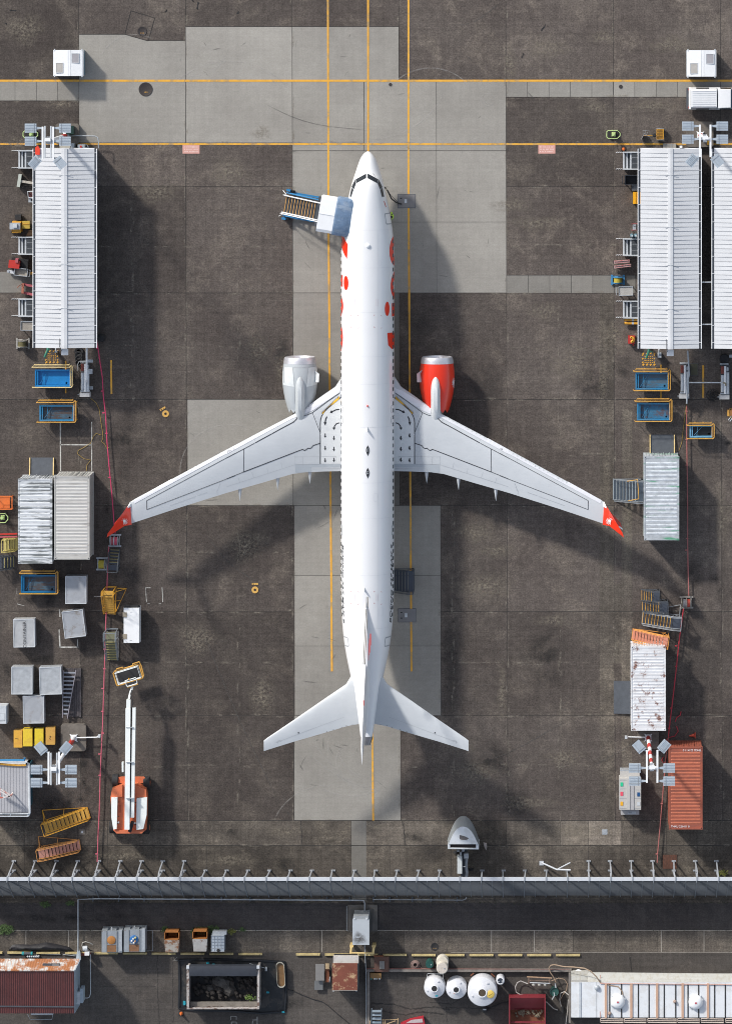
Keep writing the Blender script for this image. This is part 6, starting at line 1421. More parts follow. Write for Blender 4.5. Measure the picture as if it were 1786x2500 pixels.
gpu(1560, 6, "grey service unit at the right edge, joined to its twin by a cross pipe")
t = thing("overhead_pipe", "white pipe running south from the left shelter to the service unit", "pipe", 213, 880)
tb("pipe", WHITE, t, [(212, 850, 1.6), (212, 905, 1.6), (211, 925, 1.5), (210, 932, 1.0)], .07, 8); bx("bracket", STEEL, t, 214, 878, 227, 885, .9, 1.0); bx("bracket", STEEL, t, 215, 901, 226, 913, .6, .8); bx("bracket", GREY, t, 217, 943, 227, 951, .3, .5)
t = thing("coiled_cable", "black cable and tyre heap south of the left shelter", "cable", 193, 868)
for k in range(4): c = P(193, 858 + k * 9, .1); MB().lathe([(.3 - .03 * k, .02 + .03 * k), (.34 - .03 * k, .1 + .05 * k), (.3 - .03 * k, .18 + .05 * k), (.16, .15 + .05 * k), (.16, .02 + .03 * k)], 20, (c.x, c.y)).build("coil", BLACK, t, True, smooth=50)
tb("loop", GREY, t, [(191, 905, .4), (190, 890, .5), (194, 882, .5), (201, 884, .5), (206, 892, .5)], .03)
b = MB(); p = P(249, 824); b.lathe([(.3, .02), (.32, .5), (.2, .7), (.02, .72)], 12, (p.x, p.y)); single("black_sack", b, BLACK, "black sack in the shadow at the south east corner of the left shelter", "sack", smooth=50)
# ---------------------------------------------------------------- tub carts on the left
DIRT = mat("rusty_tub_water", (.07, .12, .16), .3, var=.4, scale=1.5, grime=.8, gcol=(.09, .05, .03), gscale=(.5, 2.5, 1), gthr=.46)
DIRT2 = mat("murky_tub_water", (.05, .17, .28), .25, var=.3, scale=1.2, grime=.6, gcol=(.11, .1, .09), gscale=(.4, 2, 1), gthr=.45)
YELP = mat("pale_yellow_pipe", (.72, .56, .27), .5, var=.1); YELO = mat("amber_pipe", (.62, .34, .07), .5, var=.2, grime=.4, gcol=(.3, .14, .04))
wash_tub("clean bright blue tub cart with pale yellow rails, just south of the left shelter", 79, 891, 177, 946, 87, 903, 172, 943, mat("bright_blue_liner", (.015, .21, .5), .35, var=.15), YELP)
wash_tub("blue tub cart with brown murky water, below the clean one on the left", 90, 977, 186, 1031, 98, 990, 180, 1027, CYL, YELO, dirt=DIRT)
wash_tub("blue tub cart with dirty floor below the left container pair", 48, 1394, 142, 1450, 53, 1405, 137, 1446, mat("deep_blue_liner", (.012, .15, .33), .35, var=.25), YELO, dirt=DIRT)
# ---------------------------------------------------------------- left edge
def cage(label, x0, y0, x1, y1, h, m, name="cage_cart", cat="cart"):
 t = thing(name, label, cat, (x0 + x1) / 2, (y0 + y1) / 2); a, c = P(x0, y0, h), P(x1, y1, h); X0, X1, Y0, Y1 = a.x, c.x, c.y, a.y
 for zz, nm in ((h, "top_rail"), (h * .55, "mid_rail")): MB().tube([(X0, Y0, zz), (X1, Y0, zz), (X1, Y1, zz), (X0, Y1, zz), (X0, Y0, zz)], .028).build(nm, m, t, True)
 for x in (X0, X1):
  for y in (Y0, Y1): MB().tube([(x, y, .05), (x, y, h)], .03).build("post", m, t, True)
 MB().box(X0, X1 - .2, Y0 + .06, Y1 - .06, .25, .5).build("load_bed", m, t, True)
 for x in (X0 + .1, X1 - .1):
  for y in (Y0, Y1): MB().ycyl(x, y - .03, y + .03, .09, .09, 10).build("wheel", BLACK, t, True)
 return t
cage("orange cage cart cut off by the left edge", -12, 1213, 29, 1244, 1.0, ORG)
t = thing("red_beams", "two red steel beams lying at the left edge by the container", "beams", 20, 1307)
for k in (0, 1): MB().bar(P(-15, 1305 + 6 * k, .25), P(43, 1303 + 7 * k, .25), .1, .16).build("beam", RED if k == 0 else PINK, t, True)
steps("pale yellow steps at the left edge beside the streaked container", 28, 1327, 180, .95, .85, .8, 4, mat("faded_yellow", (.6, .5, .16), .6, var=.2), mat("faded_yellow_tread", (.5, .42, .14), .7, var=.3), plat=.25)
steps("dark steps cut off by the left edge, below the yellow ones", 16, 1370, 180, 1.2, .85, .9, 4, DSTEEL, mat("tread_dark", (.05, .06, .08)), nose=mat("nosing_dull", (.35, .3, .12), .7), plat=.4)
crate("grey box with a faint brown dip in its lid, nearest the pink rope", 160, 1407.5, 211, 1474, 1.2)
crate("slightly turned grey box with a brown funnel-shaped stain", 155, 1491, 206, 1556, 1.2, 7, mat("box_grey_stained", (.34, .355, .38), .5, .15, var=.12, scale=1.4, grime=.75, gcol=(.2, .165, .13), gthr=.52))
crate("grey box with black lettering across its lid, left side", 33.5, 1512, 85, 1580, 1.1, 1, mat("box_grey_flat", (.40, .41, .42), .55, .1, var=.12, scale=2), txt="CONTAINER")
crate("grey box with pale streaks, left of the upper pair", 28.5, 1628.5, 79.5, 1695, 1.2, 0, mat("box_silver_streaked", (.42, .44, .46), .45, .2, var=.22, scale=2.5))
crate("grey box with pale streaks beside the tapered ladder", 97, 1629, 150, 1695.5, 1.2, 2, mat("box_silver_streaked", (.42, .44, .46)))
crate("grey box set alone just below the upper pair of boxes", 57, 1699, 107.5, 1766, 1.1, 1)
t = thing("white_cabinet", "white cabinet with a panel cut off by the left edge", "cabinet", 2, 1745); bx("body", GREYW, t, -20, 1723, 15.5, 1767, 0, 1.2); bx("panel", GREY, t, -8, 1742, 13, 1760, 1.2, 1.215); bx("panel_face", GREYW, t, -7, 1743, 12, 1759, 1.216, 1.23); bx("edge_strip", STEEL, t, 15.6, 1723, 17.5, 1767, 0, 1.15)
YC = ["amber cabinet with a black mark, leftmost of four yellow cabinets", "bright yellow cabinet, second of four in the row", "bright yellow cabinet, third of four under the floodlight", "dull amber cabinet with scribbled lid, rightmost of four"]
for k, (x0, y0, x1, y1, m) in enumerate(((34, 1783, 55, 1825, (.66, .36, .05)), (56.5, 1779, 79.5, 1822, (.7, .5, .035)), (85, 1779, 106.5, 1821, (.68, .52, .03)), (112, 1776, 134.5, 1818, (.56, .32, .07)))):
 t = thing("yellow_cabinet", YC[k], "cabinet", (x0 + x1) / 2, (y0 + y1) / 2, group="row of yellow cabinets"); mm = mat(f"cabinet_yellow_{k}", m, .5, var=.12, scale=2, grime=.3, gcol=(m[0] * .6, m[1] * .45, .05)); h = .9
 bx("body", mm, t, x0 + .5, y0 + .5, x1 - .5, y1 - .5, .08, h - .05); bx("lid", mm, t, x0, y0, x1, y1, h - .045, h)
 bx("hinge", BLACK, t, x0 + 3, y0 - 1.2, x1 - 3, y0 - .2, h - .15, h - .04);
 for a in (x0 + 3, x1 - 3): bx("foot", DSTEEL, t, a - 1.5, y0 + 2, a + 1.5, y1 - 2, 0, .08)
 if k in (0, 3): b = MB();
 if k == 0: T(b, [(38, 1803, h + .01), (46, 1804, h + .01)], .015); b.build("mark", BLACK, t, True)
 if k == 3: T(b, [(121, 1799, h + .01), (125, 1797, h + .01), (121, 1804, h + .01), (125, 1806, h + .01)], .01); b.build("mark", BLACK, t, True)
# tapered ladder and timbers
t = thing("tapered_ladder", "long tapered aluminium platform ladder lying beside dark planks", "ladder", 167, 1694)
LD = mat("ladder_pinkish_alu", (.36, .33, .36), .5, .3, var=.2)
for (a, c) in (((155.5, 1637), (153, 1752)), ((186, 1636), (165, 1754))): MB().bar(P(*a, .45), P(*c, .45), .05, .12).build("rail", LD, t, True)
for k in range(11):
 y = 1642 + k * 10; f = k / 10; xa = 155 - 2 * f + 1; xb = 184.5 - 19 * f; MB().bar(P(xa, y, .42), P(xb, y + .5, .42), .11, .05).build("rung", mat("ladder_tread", (.33, .35, .39), .5, .3, var=.1), t, True)
t = thing("plank_stack", "stack of dark weathered planks beside the tapered ladder", "planks", 184, 1693)
for k in range(7): x = 161 + k * 5.4; bx("plank", mat("weathered_plank", (.085, .075, .078), .9, var=.35, scale=5), t, x, 1631 + k % 2, x + 5.0, 1751 - (k % 3), .02, .1 + .02 * (k % 2))
# reels, steps and trailer in the rope line
reel("twin drum hose reel with pink hose below the left wing tip", 281, 1319, 0, .95, .95, STEEL, [PINK, mat("pink_hose", (.6, .08, .14), .5)], z=.5, drums=2)
reel("reel of yellow cable beside the dark steps on the left", 250, 1376, 0, .85, .95, STEEL, [mat("yellow_cable", (.5, .42, .05), .6, var=.15)], z=.45)
steps("dark steps with yellow nosings below the pink hose reel", 281, 1365, -92, 1.45, .7, 1.0, 5, DSTEEL, mat("tread_dark", (.05, .06, .08)), nose=mat("nosing_dull", (.35, .3, .12)), plat=.45)
steps("tall bright amber lattice steps standing over the pink rope", 271, 1465, 88, 2.0, .75, 2.1, 9, YEL, mat("amber_tread", (.5, .28, .05), .7, var=.25), plat=.35, brace=-1)
steps("grey steps with olive treads beside the white trailer", 276, 1572, 90, 2.3, .8, 1.6, 8, mat("steel_blue_frame", (.25, .28, .31), .5, .3), mat("olive_tread", (.16, .16, .1), .7, var=.2), plat=.6, nose=mat("nosing_dull", (.35, .3, .12)))
t = thing("enclosed_trailer", "white boxy trailer with two brown flaps, right of the pink rope", "trailer", 320, 1525); h = 1.25
bx("body", WHITE, t, 301, 1483, 341, 1571, .3, h, taper=.04); bx("front_trim", BLACK, t, 303, 1479, 338, 1483, .5, h - .1)
for y0, y1 in ((1495, 1507), (1548, 1560)): bx("flap", mat("brown_flap", (.3, .26, .2), .7), t, 300, y0, 310, y1, h + .002, h + .03)
for a in ((321, 1494), (320, 1563)): bx("roof_mark", GREY, t, a[0] - 3, a[1], a[0] + 2, a[1] + .8, h + .001, h + .012)
for y in (1510, 1540):
 for x in (303, 341): c = P(x, y); MB().xcyl(c.x - .1, c.x + .1, c.y, .28, .28, 16).build("wheel", BLACK, t, True)
c = P(343, 1480, .6); MB().tube([(c.x - .1, c.y - .1, .4), (c.x, c.y + .1, .9)], .05).build("jockey_stand", BLACK, t, True)
# ---------------------------------------------------------------- boom lift
t = thing("boom_lift", "orange and white boom lift with its basket raised towards the north, lower left", "boom lift", 315, 1985)
OR2 = mat("lift_orange", (.60, .16, .07), .45, var=.08, coat=.2); LW = mat("lift_cream_white", (.78, .81, .79), .4, var=.04, coat=.2)
def poly(name, m, pts, z0, z1, par=None, slope=0):
 par = par or t; q = [P(x, y, z1) for x, y in pts]; b = MB(); b.prism([(a.x, a.y) for a in q], z0, z1); return b.build(name, m, par, True)
poly("counterweight", OR2, [(277, 2027), (355, 2027), (346, 2035), (285, 2035)], .5, 1.75)
poly("turret", OR2, [(274, 1926), (300, 1916), (335, 1914), (356, 1927), (359, 1947), (357, 2027), (277, 2027), (270, 1947)], .6, 1.55)
for sgn, pts in ((-1, [(272, 1947), (287, 1947), (285, 2024), (277, 2025), (272, 1995)]), (1, [(334, 1949), (359, 1947), (358, 1990), (350, 2024), (333, 2026)])): poly("engine_hood", LW, pts, 1.56, 1.9)
for pts in ([(274, 1926), (299, 1916), (299, 1946), (272, 1946)], [(330, 1917), (357, 1928), (358, 1946), (331, 1947)]): poly("shoulder_cover", OR2, pts, 1.56, 1.72)
for x0 in (288, 325): poly("service_panel", mat("lift_orange_dark", (.42, .1, .045), .5), [(x0, 1965), (x0 + 8, 1965), (x0 + 8, 1984), (x0, 1984)], 1.552, 1.58)
for x, y in ((290, 1958), (331, 1960), (289, 1993), (288, 2011), (331, 2013)): poly("handle", BLACK, [(x - 2.5, y - .7), (x + 2.5, y - .7), (x + 2.5, y + .7), (x - 2.5, y + .7)], 1.585, 1.61)
for x, y in ((289.5, 2008), (329.5, 2010)): c = P(x, y, 1.7); MB().cyl(c.x, c.y, .07, 1.56, 1.7, 12).build("beacon", WHITE, t, True)
poly("axle", OR2, [(289, 1898), (354, 1898), (354, 1912), (289, 1912)], .35, .75); poly("chassis", DSTEEL, [(292, 1900), (345, 1900), (345, 2028), (292, 2028)], .3, .6)
for x, y in ((283, 1905), (359, 1911), (276, 2018), (358, 2020)):
 c = P(x, y, .4); w_ = MB();
 w_.lathe([(.2, -.24), (.42, -.24), (.48, -.18), (.48, .18), (.42, .24), (.2, .24)], 24); w_.v = [Vector((c.x + v.z, c.y + v.y, .46 + v.x)) for v in w_.v]
 k0 = w_.build("wheel", BLACK, t, True, smooth=40);
 h = MB(); h.lathe([(.19, -.2), (.2, .25), (.1, .26), (.02, .27)], 14); sg = 1 if x > 300 else -1; h.v = [Vector((c.x + v.z * sg, c.y + v.y, .46 + v.x)) - t.location for v in h.v]; h.build("hub", OR2, k0)
def seg3(name, m, p0, p1, w_, h_): b = MB(); b.bar(P(*p0), P(*p1), w_, h_); return b.build(name, m, t, True)
seg3("boom_outer", LW, (311, 2024, 2.15), (313.5, 1729, 2.3), .36, .4); seg3("boom_slot", BLACK, (319, 1995, 2.0), (321, 1728, 2.1), .06, .3)
seg3("boom_twin", LW, (324, 1995, 2.1), (328, 1727, 2.25), .24, .34); seg3("boom_inner", LW, (314, 1729, 2.3), (314.5, 1708, 2.32), .3, .32)
seg3("jib", LW, (314.5, 1708, 2.3), (318, 1692, 2.1), .14, .2); seg3("jib", LW, (318, 1692, 2.1), (324, 1676, 1.9), .16, .22)
tb("hydraulic_line", BLACK, t, [(322, 1727, 2.4), (325, 1715, 2.4), (319, 1694, 2.3), (322, 1684, 2.1)], .03)
seg3("boom_cap", LW, (300, 1860, 2.3), (300.5, 1884, 2.3), .12, .35); b = MB()
for k, y in enumerate((1775, 1860, 1948)): b.bar(P(308, y, 2.36), P(326, y, 2.34), .03, .35)
b.build("boom_clamp", STEEL, t, True); seg3("boom_hose", BLACK, (317, 2030, 1.9), (324, 2006, 2.1), .25, .2)
# basket
B_ = bpy.data.objects.new("basket", None); COL.objects.link(B_); B_.parent = t; bw = P(314, 1647, 1.75); B_.location = bw - t.location; B_.rotation_euler = (0, 0, R(17)); bz = -.5
MB().box(-.84, .84, -.42, .42, bz, bz + .05).build("floor", BLACK, B_)
for zz, m_k, e in ((0.5, LW, -.02), (.05, LW, -.01)): MB().tube([(-.86 - e, -.44 - e, zz), (.86 + e, -.44 - e, zz), (.86 + e, .44 + e, zz), (-.86 - e, .44 + e, zz), (-.86 - e, -.44 - e, zz)], .03).build("guard_rail", m_k, B_)
MB().tube([(-.95, -.5, .35), (.95, -.5, .35), (1.0, -.4, .35), (1.0, .5, .35), (.9, .56, .35), (-.85, .56, .35), (-.98, .45, .35), (-.98, -.4, .35), (-.95, -.5, .35)], .055).build("bumper_pad", YELO, B_)
MB().tube([(.55, .55, .5), (.6, .72, .5), (1.1, .72, .5), (1.15, .4, .5), (1.12, -.3, .5), (1.0, -.45, .5)], .045).build("bumper_pad", YELO, B_)
MB().tube([(-.7, .6, .45), (-.65, .7, .45), (-.2, .7, .45), (-.15, .6, .45)], .04).build("bumper_pad", YELO, B_)
for x in (-.85, 0, .85):
 for y in (-.43, .43): MB().tube([(x, y, bz), (x, y, .5)], .025).build("post", LW, B_)
b = MB(); b.tube([(-.25, -.75, .45), (.45, -.75, .45), (.5, -.68, .45), (.5, -.3, .45), (-.3, -.3, .45), (-.3, -.7, .45), (-.25, -.75, .45)], .035); b.build("console_rail", LW, B_); MB().box(-.22, .42, -.68, -.38, 0, .38).build("console", DSTEEL, B_); MB().tube([(-.3, -.82, .3), (.5, -.82, .3)], .05).build("bumper_pad", YELO, B_); MB().cyl(.0, -.25, .06, .4, .5, 12).build("beacon", YEL, B_)

# ---------------------------------------------------------------- lower left: flat roofed cabin and amber steps
t = thing("flat_roof_cabin", "flat grey ribbed roof with white railings, cut by the lower left edge", "cabin", 20, 1925); z = 3.0
RF = mat("flat_roof_lilac_grey", (.40, .40, .42), .6, var=.08, scale=1, grime=.3, gcol=(.3, .3, .31))
bx("roof", RF, t, -60, 1868, 69, 1984, z - .1, z)
b = MB();
for k in range(17): x = -55 + 7.3 * k; BX(b, x, 1869, x + .5, 1983, z, z + .012)
b.build("roof_seams", mat("seam_grey", (.25, .25, .27), .7), t, True)
for x in (-55, 62): bx("wall", TEAL if x > 0 else GREY, t, x - 4, 1872, x + 6, 1980, 0, z - .12)
bx("wall", GREYW, t, -55, 1872, 66, 1876, 0, z - .12)
tb("edge_beam", GREYW, t, [(71, 1865, z), (73, 1984, z), (69, 1992, z)], .09); tb("edge_beam", GREYW, t, [(-60, 1861, z + .2), (66, 1861, z + .2), (71, 1865, z)], .06)
for yy in (1987, 1993): tb("railing", GREYW, t, [(-60, yy, z + .1), (70, yy, z + .1)], .045)
for x in (25, -20): tb("railing_post", GREYW, t, [(x + 2, 1985, z + .12), (x, 1994, z + .12)], .03)
tb("gutter", BLUE, t, [(-60, 1857, 2.6), (60, 1857, 2.6), (61, 1850, 2.6)], .1, 8);
t = thing("yellow_hose", "yellow ribbed hose lying along the north edge of the flat grey roof", "hose", 20, 1866); tb("hose", YEL, t, [(-40, 1862, z + .08), (0, 1865, z + .08), (20, 1867, z + .08), (45, 1868.5, z + .08), (64, 1868, z + .08)], .075, 8)
t = thing("lattice_strut", "chipped red and white lattice strut over the flat grey roof", "strut", 8, 1940); RW = mat("chipped_red_white", (.62, .58, .56), .6, var=.2, rust=.5, rcol=(.4, .08, .04), rscale=3)
for a, c in (((-30, 1907, 4.0), (28, 1942, 4.0)), ((-30, 1954, 4.0), (28, 1943, 4.0)), ((-26, 1915, 4.0), (26, 1946, 4.0))): b = MB(); b.bar(P(*a), P(*c), .09, .09); b.build("chord", RW, t, True)
for k in range(4): b = MB(); b.bar(P(-6 + 8 * k, 1923 + 5 * k, 4.0), P(-6 + 8 * k, 1950 - 2 * k, 4.0), .04); b.build("lattice_bar", RW, t, True)
tb("mast", RW, t, [(29, 1943, 4.0), (31, 1936, 3.1)], .06)
steps("amber lattice steps lying diagonally, upper of the two at the lower left", 170, 1995, 17, 3.3, .8, 1.1, 10, YEL, mat("amber_tread", (.5, .28, .05)), plat=.35, brace=-1)
for ch in [o for o in COL.objects if o.get("label", "").startswith("amber lattice steps lying")]: ch.rotation_euler.z = R(197); ch.location = P(165, 1999, 0)
s2 = steps("orange and pink steps, lower of the two at the lower left", 147, 2070, 190, 3.0, .75, .9, 10, mat("orange_frame", (.58, .27, .08), .55, var=.15), mat("pinkish_tread", (.46, .22, .17), .7, var=.2), plat=.5, brace=-1)
for px_, lb in (((201, 2031)), "small square drain with a round lid between the amber steps and the pink rope"), ((1475, 2031), "small square drain with a round lid in the pale slab, lower right"):
 t = thing("drain_cover", lb, "drain", *px_, group="square drains"); MB().box(-.19, .19, -.19, .19, .012, .03).build("plate", STEEL if px_[0] > 1000 else CONC, t); MB().cyl(0, 0, .09, .031, .05, 14).build("lid", GREYW if px_[0] < 1000 else STEEL, t)

# ---------------------------------------------------------------- pink and red barrier ropes
def rope(label, pts, m, clips, posts=True, h=.3):
 t = thing("barrier_rope", label, "rope", *pts[len(pts) // 2][:2], group="pink and red barrier ropes")
 tb("rope", m, t, [(x, y, h) for x, y in pts], .04, 6)
 for x, y in clips: bx("clip", m, t, x - 4, y - 1.2, x + 2, y + 1.2, h - .02, h + .06)
 for x, y in clips[::2]: q = P(x, y, h); b = MB(); b.tube([(q.x, q.y, .02), (q.x, q.y, h)], .012); b.build("stake", DSTEEL, t, True)
ROP = mat("pink_rope", (.55, .05, .13), .5, var=.1); ROR = mat("red_rope", (.52, .04, .06), .5, var=.15); ROF = mat("faded_rope", (.38, .13, .12), .6, var=.2)
rope("pink rope from the left shelter down to the twin hose reel", [(236, 826), (241, 860), (250, 920), (253, 970), (258, 1008), (262, 1080), (268, 1150), (273, 1200), (279, 1280), (282, 1302)], ROP, [(239, 851), (251, 955), (254, 1008), (261, 1058), (269, 1166)])
rope("faded pink rope from the twin hose reel down to the blast fence on the left", [(266, 1334), (262, 1420), (259, 1520), (257, 1580), (254, 1680), (252, 1740), (250, 1790), (247, 1850), (245, 1900), (243, 1980), (240, 2040), (238, 2104)], mat("pale_pink_rope", (.55, .12, .17), .5, var=.15), [(257, 1585), (256, 1633), (252, 1681), (251, 1737), (252, 1790), (244, 1841), (245, 1893), (237, 2085)])
rope("red rope from the right service unit down to the red hose reel", [(1675, 990), (1675, 1060), (1676, 1150), (1677, 1240), (1677, 1320), (1678, 1380), (1680, 1455)], ROF, [(1675, 1004), (1676, 1073), (1676, 1136), (1677, 1315), (1675, 1343)])
rope("bright red rope beside the rust-patched white container", [(1667, 1486), (1657, 1560), (1650, 1626), (1644, 1680), (1638, 1730), (1632, 1780), (1630, 1800)], ROR, [(1650, 1577), (1650, 1627), (1638, 1729), (1633, 1778)])
rope("thin faded red rope beside the orange container down to the fence", [(1630, 1800), (1624, 1850), (1619, 1910), (1613, 1980), (1608, 2040), (1604, 2085), (1603, 2106)], ROF, [(1603, 2085), (1615, 1962)])
t = thing("loose_strap", "loose loop of red strap on the ground by the orange container", "strap", 1650, 1770); tb("strap", ROR, t, [(1661, 1737, .05), (1659, 1746, .05), (1650, 1752, .05), (1647, 1762, .05)], .035); tb("strap", ROR, t, [(1650, 1773, .05), (1654, 1785, .05), (1646, 1797, .05), (1630, 1801, .05), (1624, 1808, .05)], .03); tb("strap", ROR, t, [(1618, 1848, .05), (1614, 1856, .05), (1620, 1866, .05), (1625, 1852, .05)], .03)
t = thing("yellow_cable", "thin yellow cable looping across the ground right of the left tubs", "cable", 235, 1060)
tb("cable", mat("yellow_wire", (.45, .3, .06), .6), t, [(222, 973, .04), (235, 983, .04), (243, 1000, .04), (247, 1030, .04), (251, 1055, .04), (252, 1070, .04), (248, 1078, .04), (256, 1084, .04), (262, 1096, .04), (266, 1092, .04)], .015, 5)
tb("cable", mat("yellow_wire", (.45, .3, .06)), t, [(247, 1062, .05), (235, 1058, .05), (228, 1066, .05), (222, 1082, .05), (206, 1092, .05), (191, 1100, .05), (190, 1108, .05), (205, 1120, .05), (222, 1123, .05), (213, 1135, .05), (211, 1150, .05)], .015, 5)
t = thing("yellow_cable", "thin yellow cable beside the red rope north of the green-scuffed container", "cable", 1668, 1050); tb("cable", mat("yellow_wire", (.45, .3, .06)), t, [(1674, 985, .04), (1670, 1020, .04), (1665, 1060, .04), (1663, 1080, .04), (1656, 1100, .04)], .015, 5)
for x, y, a, lb in ((404.5, 1010, 30, "round yellow tie-down plate on the apron, upper left of the left wing"), (622.5, 1440, 0, "round yellow tie-down plate on the apron south of the left wing"), (1786, 1014, 0, "yellow tie-down plate cut off by the right edge")):
 t = thing("tie_down_plate", lb, "ground plate", x, y, a, "yellow tie-down plates"); MB().lathe([(.25, .022), (.25, .04), (.1, .045), (.1, .03)], 24).build("disc", mat("tie_yellow", (.62, .36, .09), .6, var=.12), t); MB().cyl(0, 0, .085, .03, .047, 14).build("socket_hole", BLACK, t); MB().box(-.22, .22, .36, .5, .022, .035).build("tag", mat("tie_yellow", (.62, .36, .09)), t); b = MB(); b.box(-.15, -.07, .39, .47, .036, .041); b.box(.05, .1, .4, .45, .036, .041); b.build("tag_mark", BLACK, t)

# ---------------------------------------------------------------- pickup truck at the top right
t = thing("pickup_truck", "white pickup truck with a ribbed canopy over its bed, cut off by the right edge", "pickup truck", 1740, 240)
Y0_, Y1_ = P(0, 268, 1).y, P(0, 213, 1).y; W0 = 1683; cy = (Y0_ + Y1_) / 2; HW = (Y1_ - Y0_) / 2
def X_(x, z): return P(x, 240, z).x
BODY = mat("truck_white", (.74, .75, .76), .3, var=.03, coat=.4)
def hull(prof): # prof: (x px, z, halfwidth, x at other) loops
 return MB().loft([[(x, cy - hw, z0), (x, cy - hw * 1.0, z1 - .1), (x, cy - hw * .93, z1), (x, cy + hw * .93, z1), (x, cy + hw, z1 - .1), (x, cy + hw, z0)] for x, hw, z0, z1 in prof])
xr = X_(1680, 1.0); hull([(xr, HW, .45, .95), (xr + 4.7, HW, .45, 1.0), (xr + 5.3, HW * .97, .45, .95)]).build("body", BODY, t, True, smooth=30)
xc0, xc1 = X_(1685, 1.7), X_(1748, 1.7)
MB().loft([[(x, cy - HW * 1.0, .96), (x, cy - HW * .8, 1.78), (x, cy - HW * .74, 1.84), (x, cy + HW * .74, 1.84), (x, cy + HW * .8, 1.78), (x, cy + HW * 1.0, .96)] for x in (xc0, xc1)]).build("canopy", BODY, t, True)
b = MB()
for k in range(8): y = cy - HW * .66 + HW * 1.32 * k / 7; b.box(xc0 + .12, xc1 - .06, y - .012, y + .012, 1.84, 1.862)
b.build("canopy_ribs", GREYW, t, True)
for s_ in (-1, 1):
 b = MB(); y0, y1, z0, z1 = cy + s_ * HW * .955, cy + s_ * HW * .865, 1.14, 1.52; b.add([(xc0 + .4, y0 + s_ * .02, z0), (xc1 - .55, y0 + s_ * .02, z0), (xc1 - .55, y1 + s_ * .02, z1), (xc0 + .4, y1 + s_ * .02, z1)], [(0, 1, 2, 3)]); b.build("canopy_window", GLASS, t, True)
b = MB(); b.add([(xc0 - .01, cy - HW * .8, 1.1), (xc0 - .01, cy + HW * .8, 1.1), (xc0 - .01, cy + HW * .7, 1.7), (xc0 - .01, cy - HW * .7, 1.7)], [(0, 1, 2, 3)]); b.build("rear_window", GLASS, t, True)
xk0, xk1 = X_(1752, 1.7), X_(1782, 1.7)
MB().loft([[(x, cy - HW * k, .97), (x, cy - HW * j, z - .06), (x, cy - HW * j * .94, z), (x, cy + HW * j * .94, z), (x, cy + HW * j, z - .06), (x, cy + HW * k, .97)] for x, k, j, z in ((xk0 - .02, 1, .86, 1.76), (xk0 + .3, 1, .84, 1.8), (xk1, 1, .82, 1.78))]).build("cab_roof", BODY, t, True, smooth=30)
b = MB(); b.add([(xk1 + .01, cy - HW * .78, 1.76), (xk1 + .01, cy + HW * .78, 1.76), (xk1 + .75, cy + HW * .9, 1.05), (xk1 + .75, cy - HW * .9, 1.05)], [(0, 1, 2, 3)]); b.build("windscreen", mat("windscreen_blue", (.03, .06, .1), .08), t, True)
for s_ in (-1, 1):
 b = MB(); b.add([(xk0 + .15, cy + s_ * (HW * .98 + .01), 1.08), (xk1 + .3, cy + s_ * (HW * .98 + .01), 1.08), (xk1 - .05, cy + s_ * (HW * .86 + .01), 1.66), (xk0 + .15, cy + s_ * (HW * .88 + .01), 1.66)], [(0, 1, 2, 3)]); b.build("side_window", GLASS, t, True)
 b = MB(); b.box(xk1 + .35, xk1 + .5, cy + s_ * HW, cy + s_ * (HW + .2), 1.0, 1.2); b.build("mirror", BLACK, t, True)
 for xx in (xr + .95, xr + 4.1): MB().ycyl(xx, cy + s_ * (HW - .22), cy + s_ * (HW + .01), .36, .36, 20).build("wheel", BLACK, t, True)
MB().box(xr - .16, xr - .005, cy - HW * .92, cy + HW * .92, .4, .62).build("rear_bumper", DSTEEL, t, True)
for s_ in (-1, 1): MB().box(xr - .03, xr + .02, cy + s_ * HW * .8 - .06, cy + s_ * HW * .8 + .06, .65, .9).build("tail_light", RED, t, True)
MB().box(xk1 + .76, xr + 5.28, cy - HW * .9, cy + HW * .9, .9, 1.04).build("bonnet", BODY, t, True)

# ---------------------------------------------------------------- clutter along the right shelter
t = thing("cargo_tricycle", "tricycle with a yellow wire basket at the rear, right of the lime trolley", "tricycle", 1592, 330)
WR = mat("bright_wire", (.45, .46, .48), .4, .6)
for k in range(7):
 x = 1602 + k * 2.6; tb("basket_wire", YEL, t, [(x, 316, .75), (x, 339, .75)], .012, 4)
for k in range(7): y = 316 + k * 3.8; tb("basket_wire", YEL, t, [(1602, y, .75), (1618, y, .75)], .012, 4)
tb("basket_rim", YEL, t, [(1602, 316, .9), (1618, 316, .9), (1618, 340, .9), (1602, 340, .9), (1602, 316, .9)], .02); bx("basket_floor", mat("brown_mat", (.14, .08, .02), .8), t, 1602, 317, 1618, 339, .5, .55)
for y in (314, 342): c = P(1610, y, .3); w_ = MB(); w_.lathe([(.3, -.02), (.33, 0), (.3, .02), (.27, 0)], 22); w_.v = [Vector((c.x + v.x, c.y + v.z, .33 + v.y)) for v in w_.v]; w_.build("wheel", WR, t, True)
c = P(1568, 333, .3); w_ = MB(); w_.lathe([(.3, -.02), (.33, 0), (.3, .02), (.27, 0)], 22); w_.v = [Vector((c.x + v.x * .5, c.y + v.z + v.x * .85, .33 + v.y)) for v in w_.v]; w_.build("wheel", WR, t, True)
tb("frame", YEL, t, [(1570, 331, .6), (1580, 331, .5), (1592, 331, .5), (1602, 328, .45)], .03); tb("handlebar", WR, t, [(1580, 322, .95), (1576, 330, .95), (1584, 334, .95)], .015); c = P(1596, 330, .85); MB().lathe([(.12, .78), (.15, .84), (.1, .9), (.02, .9)], 12, (c.x, c.y)).build("saddle", BLACK, t, True)
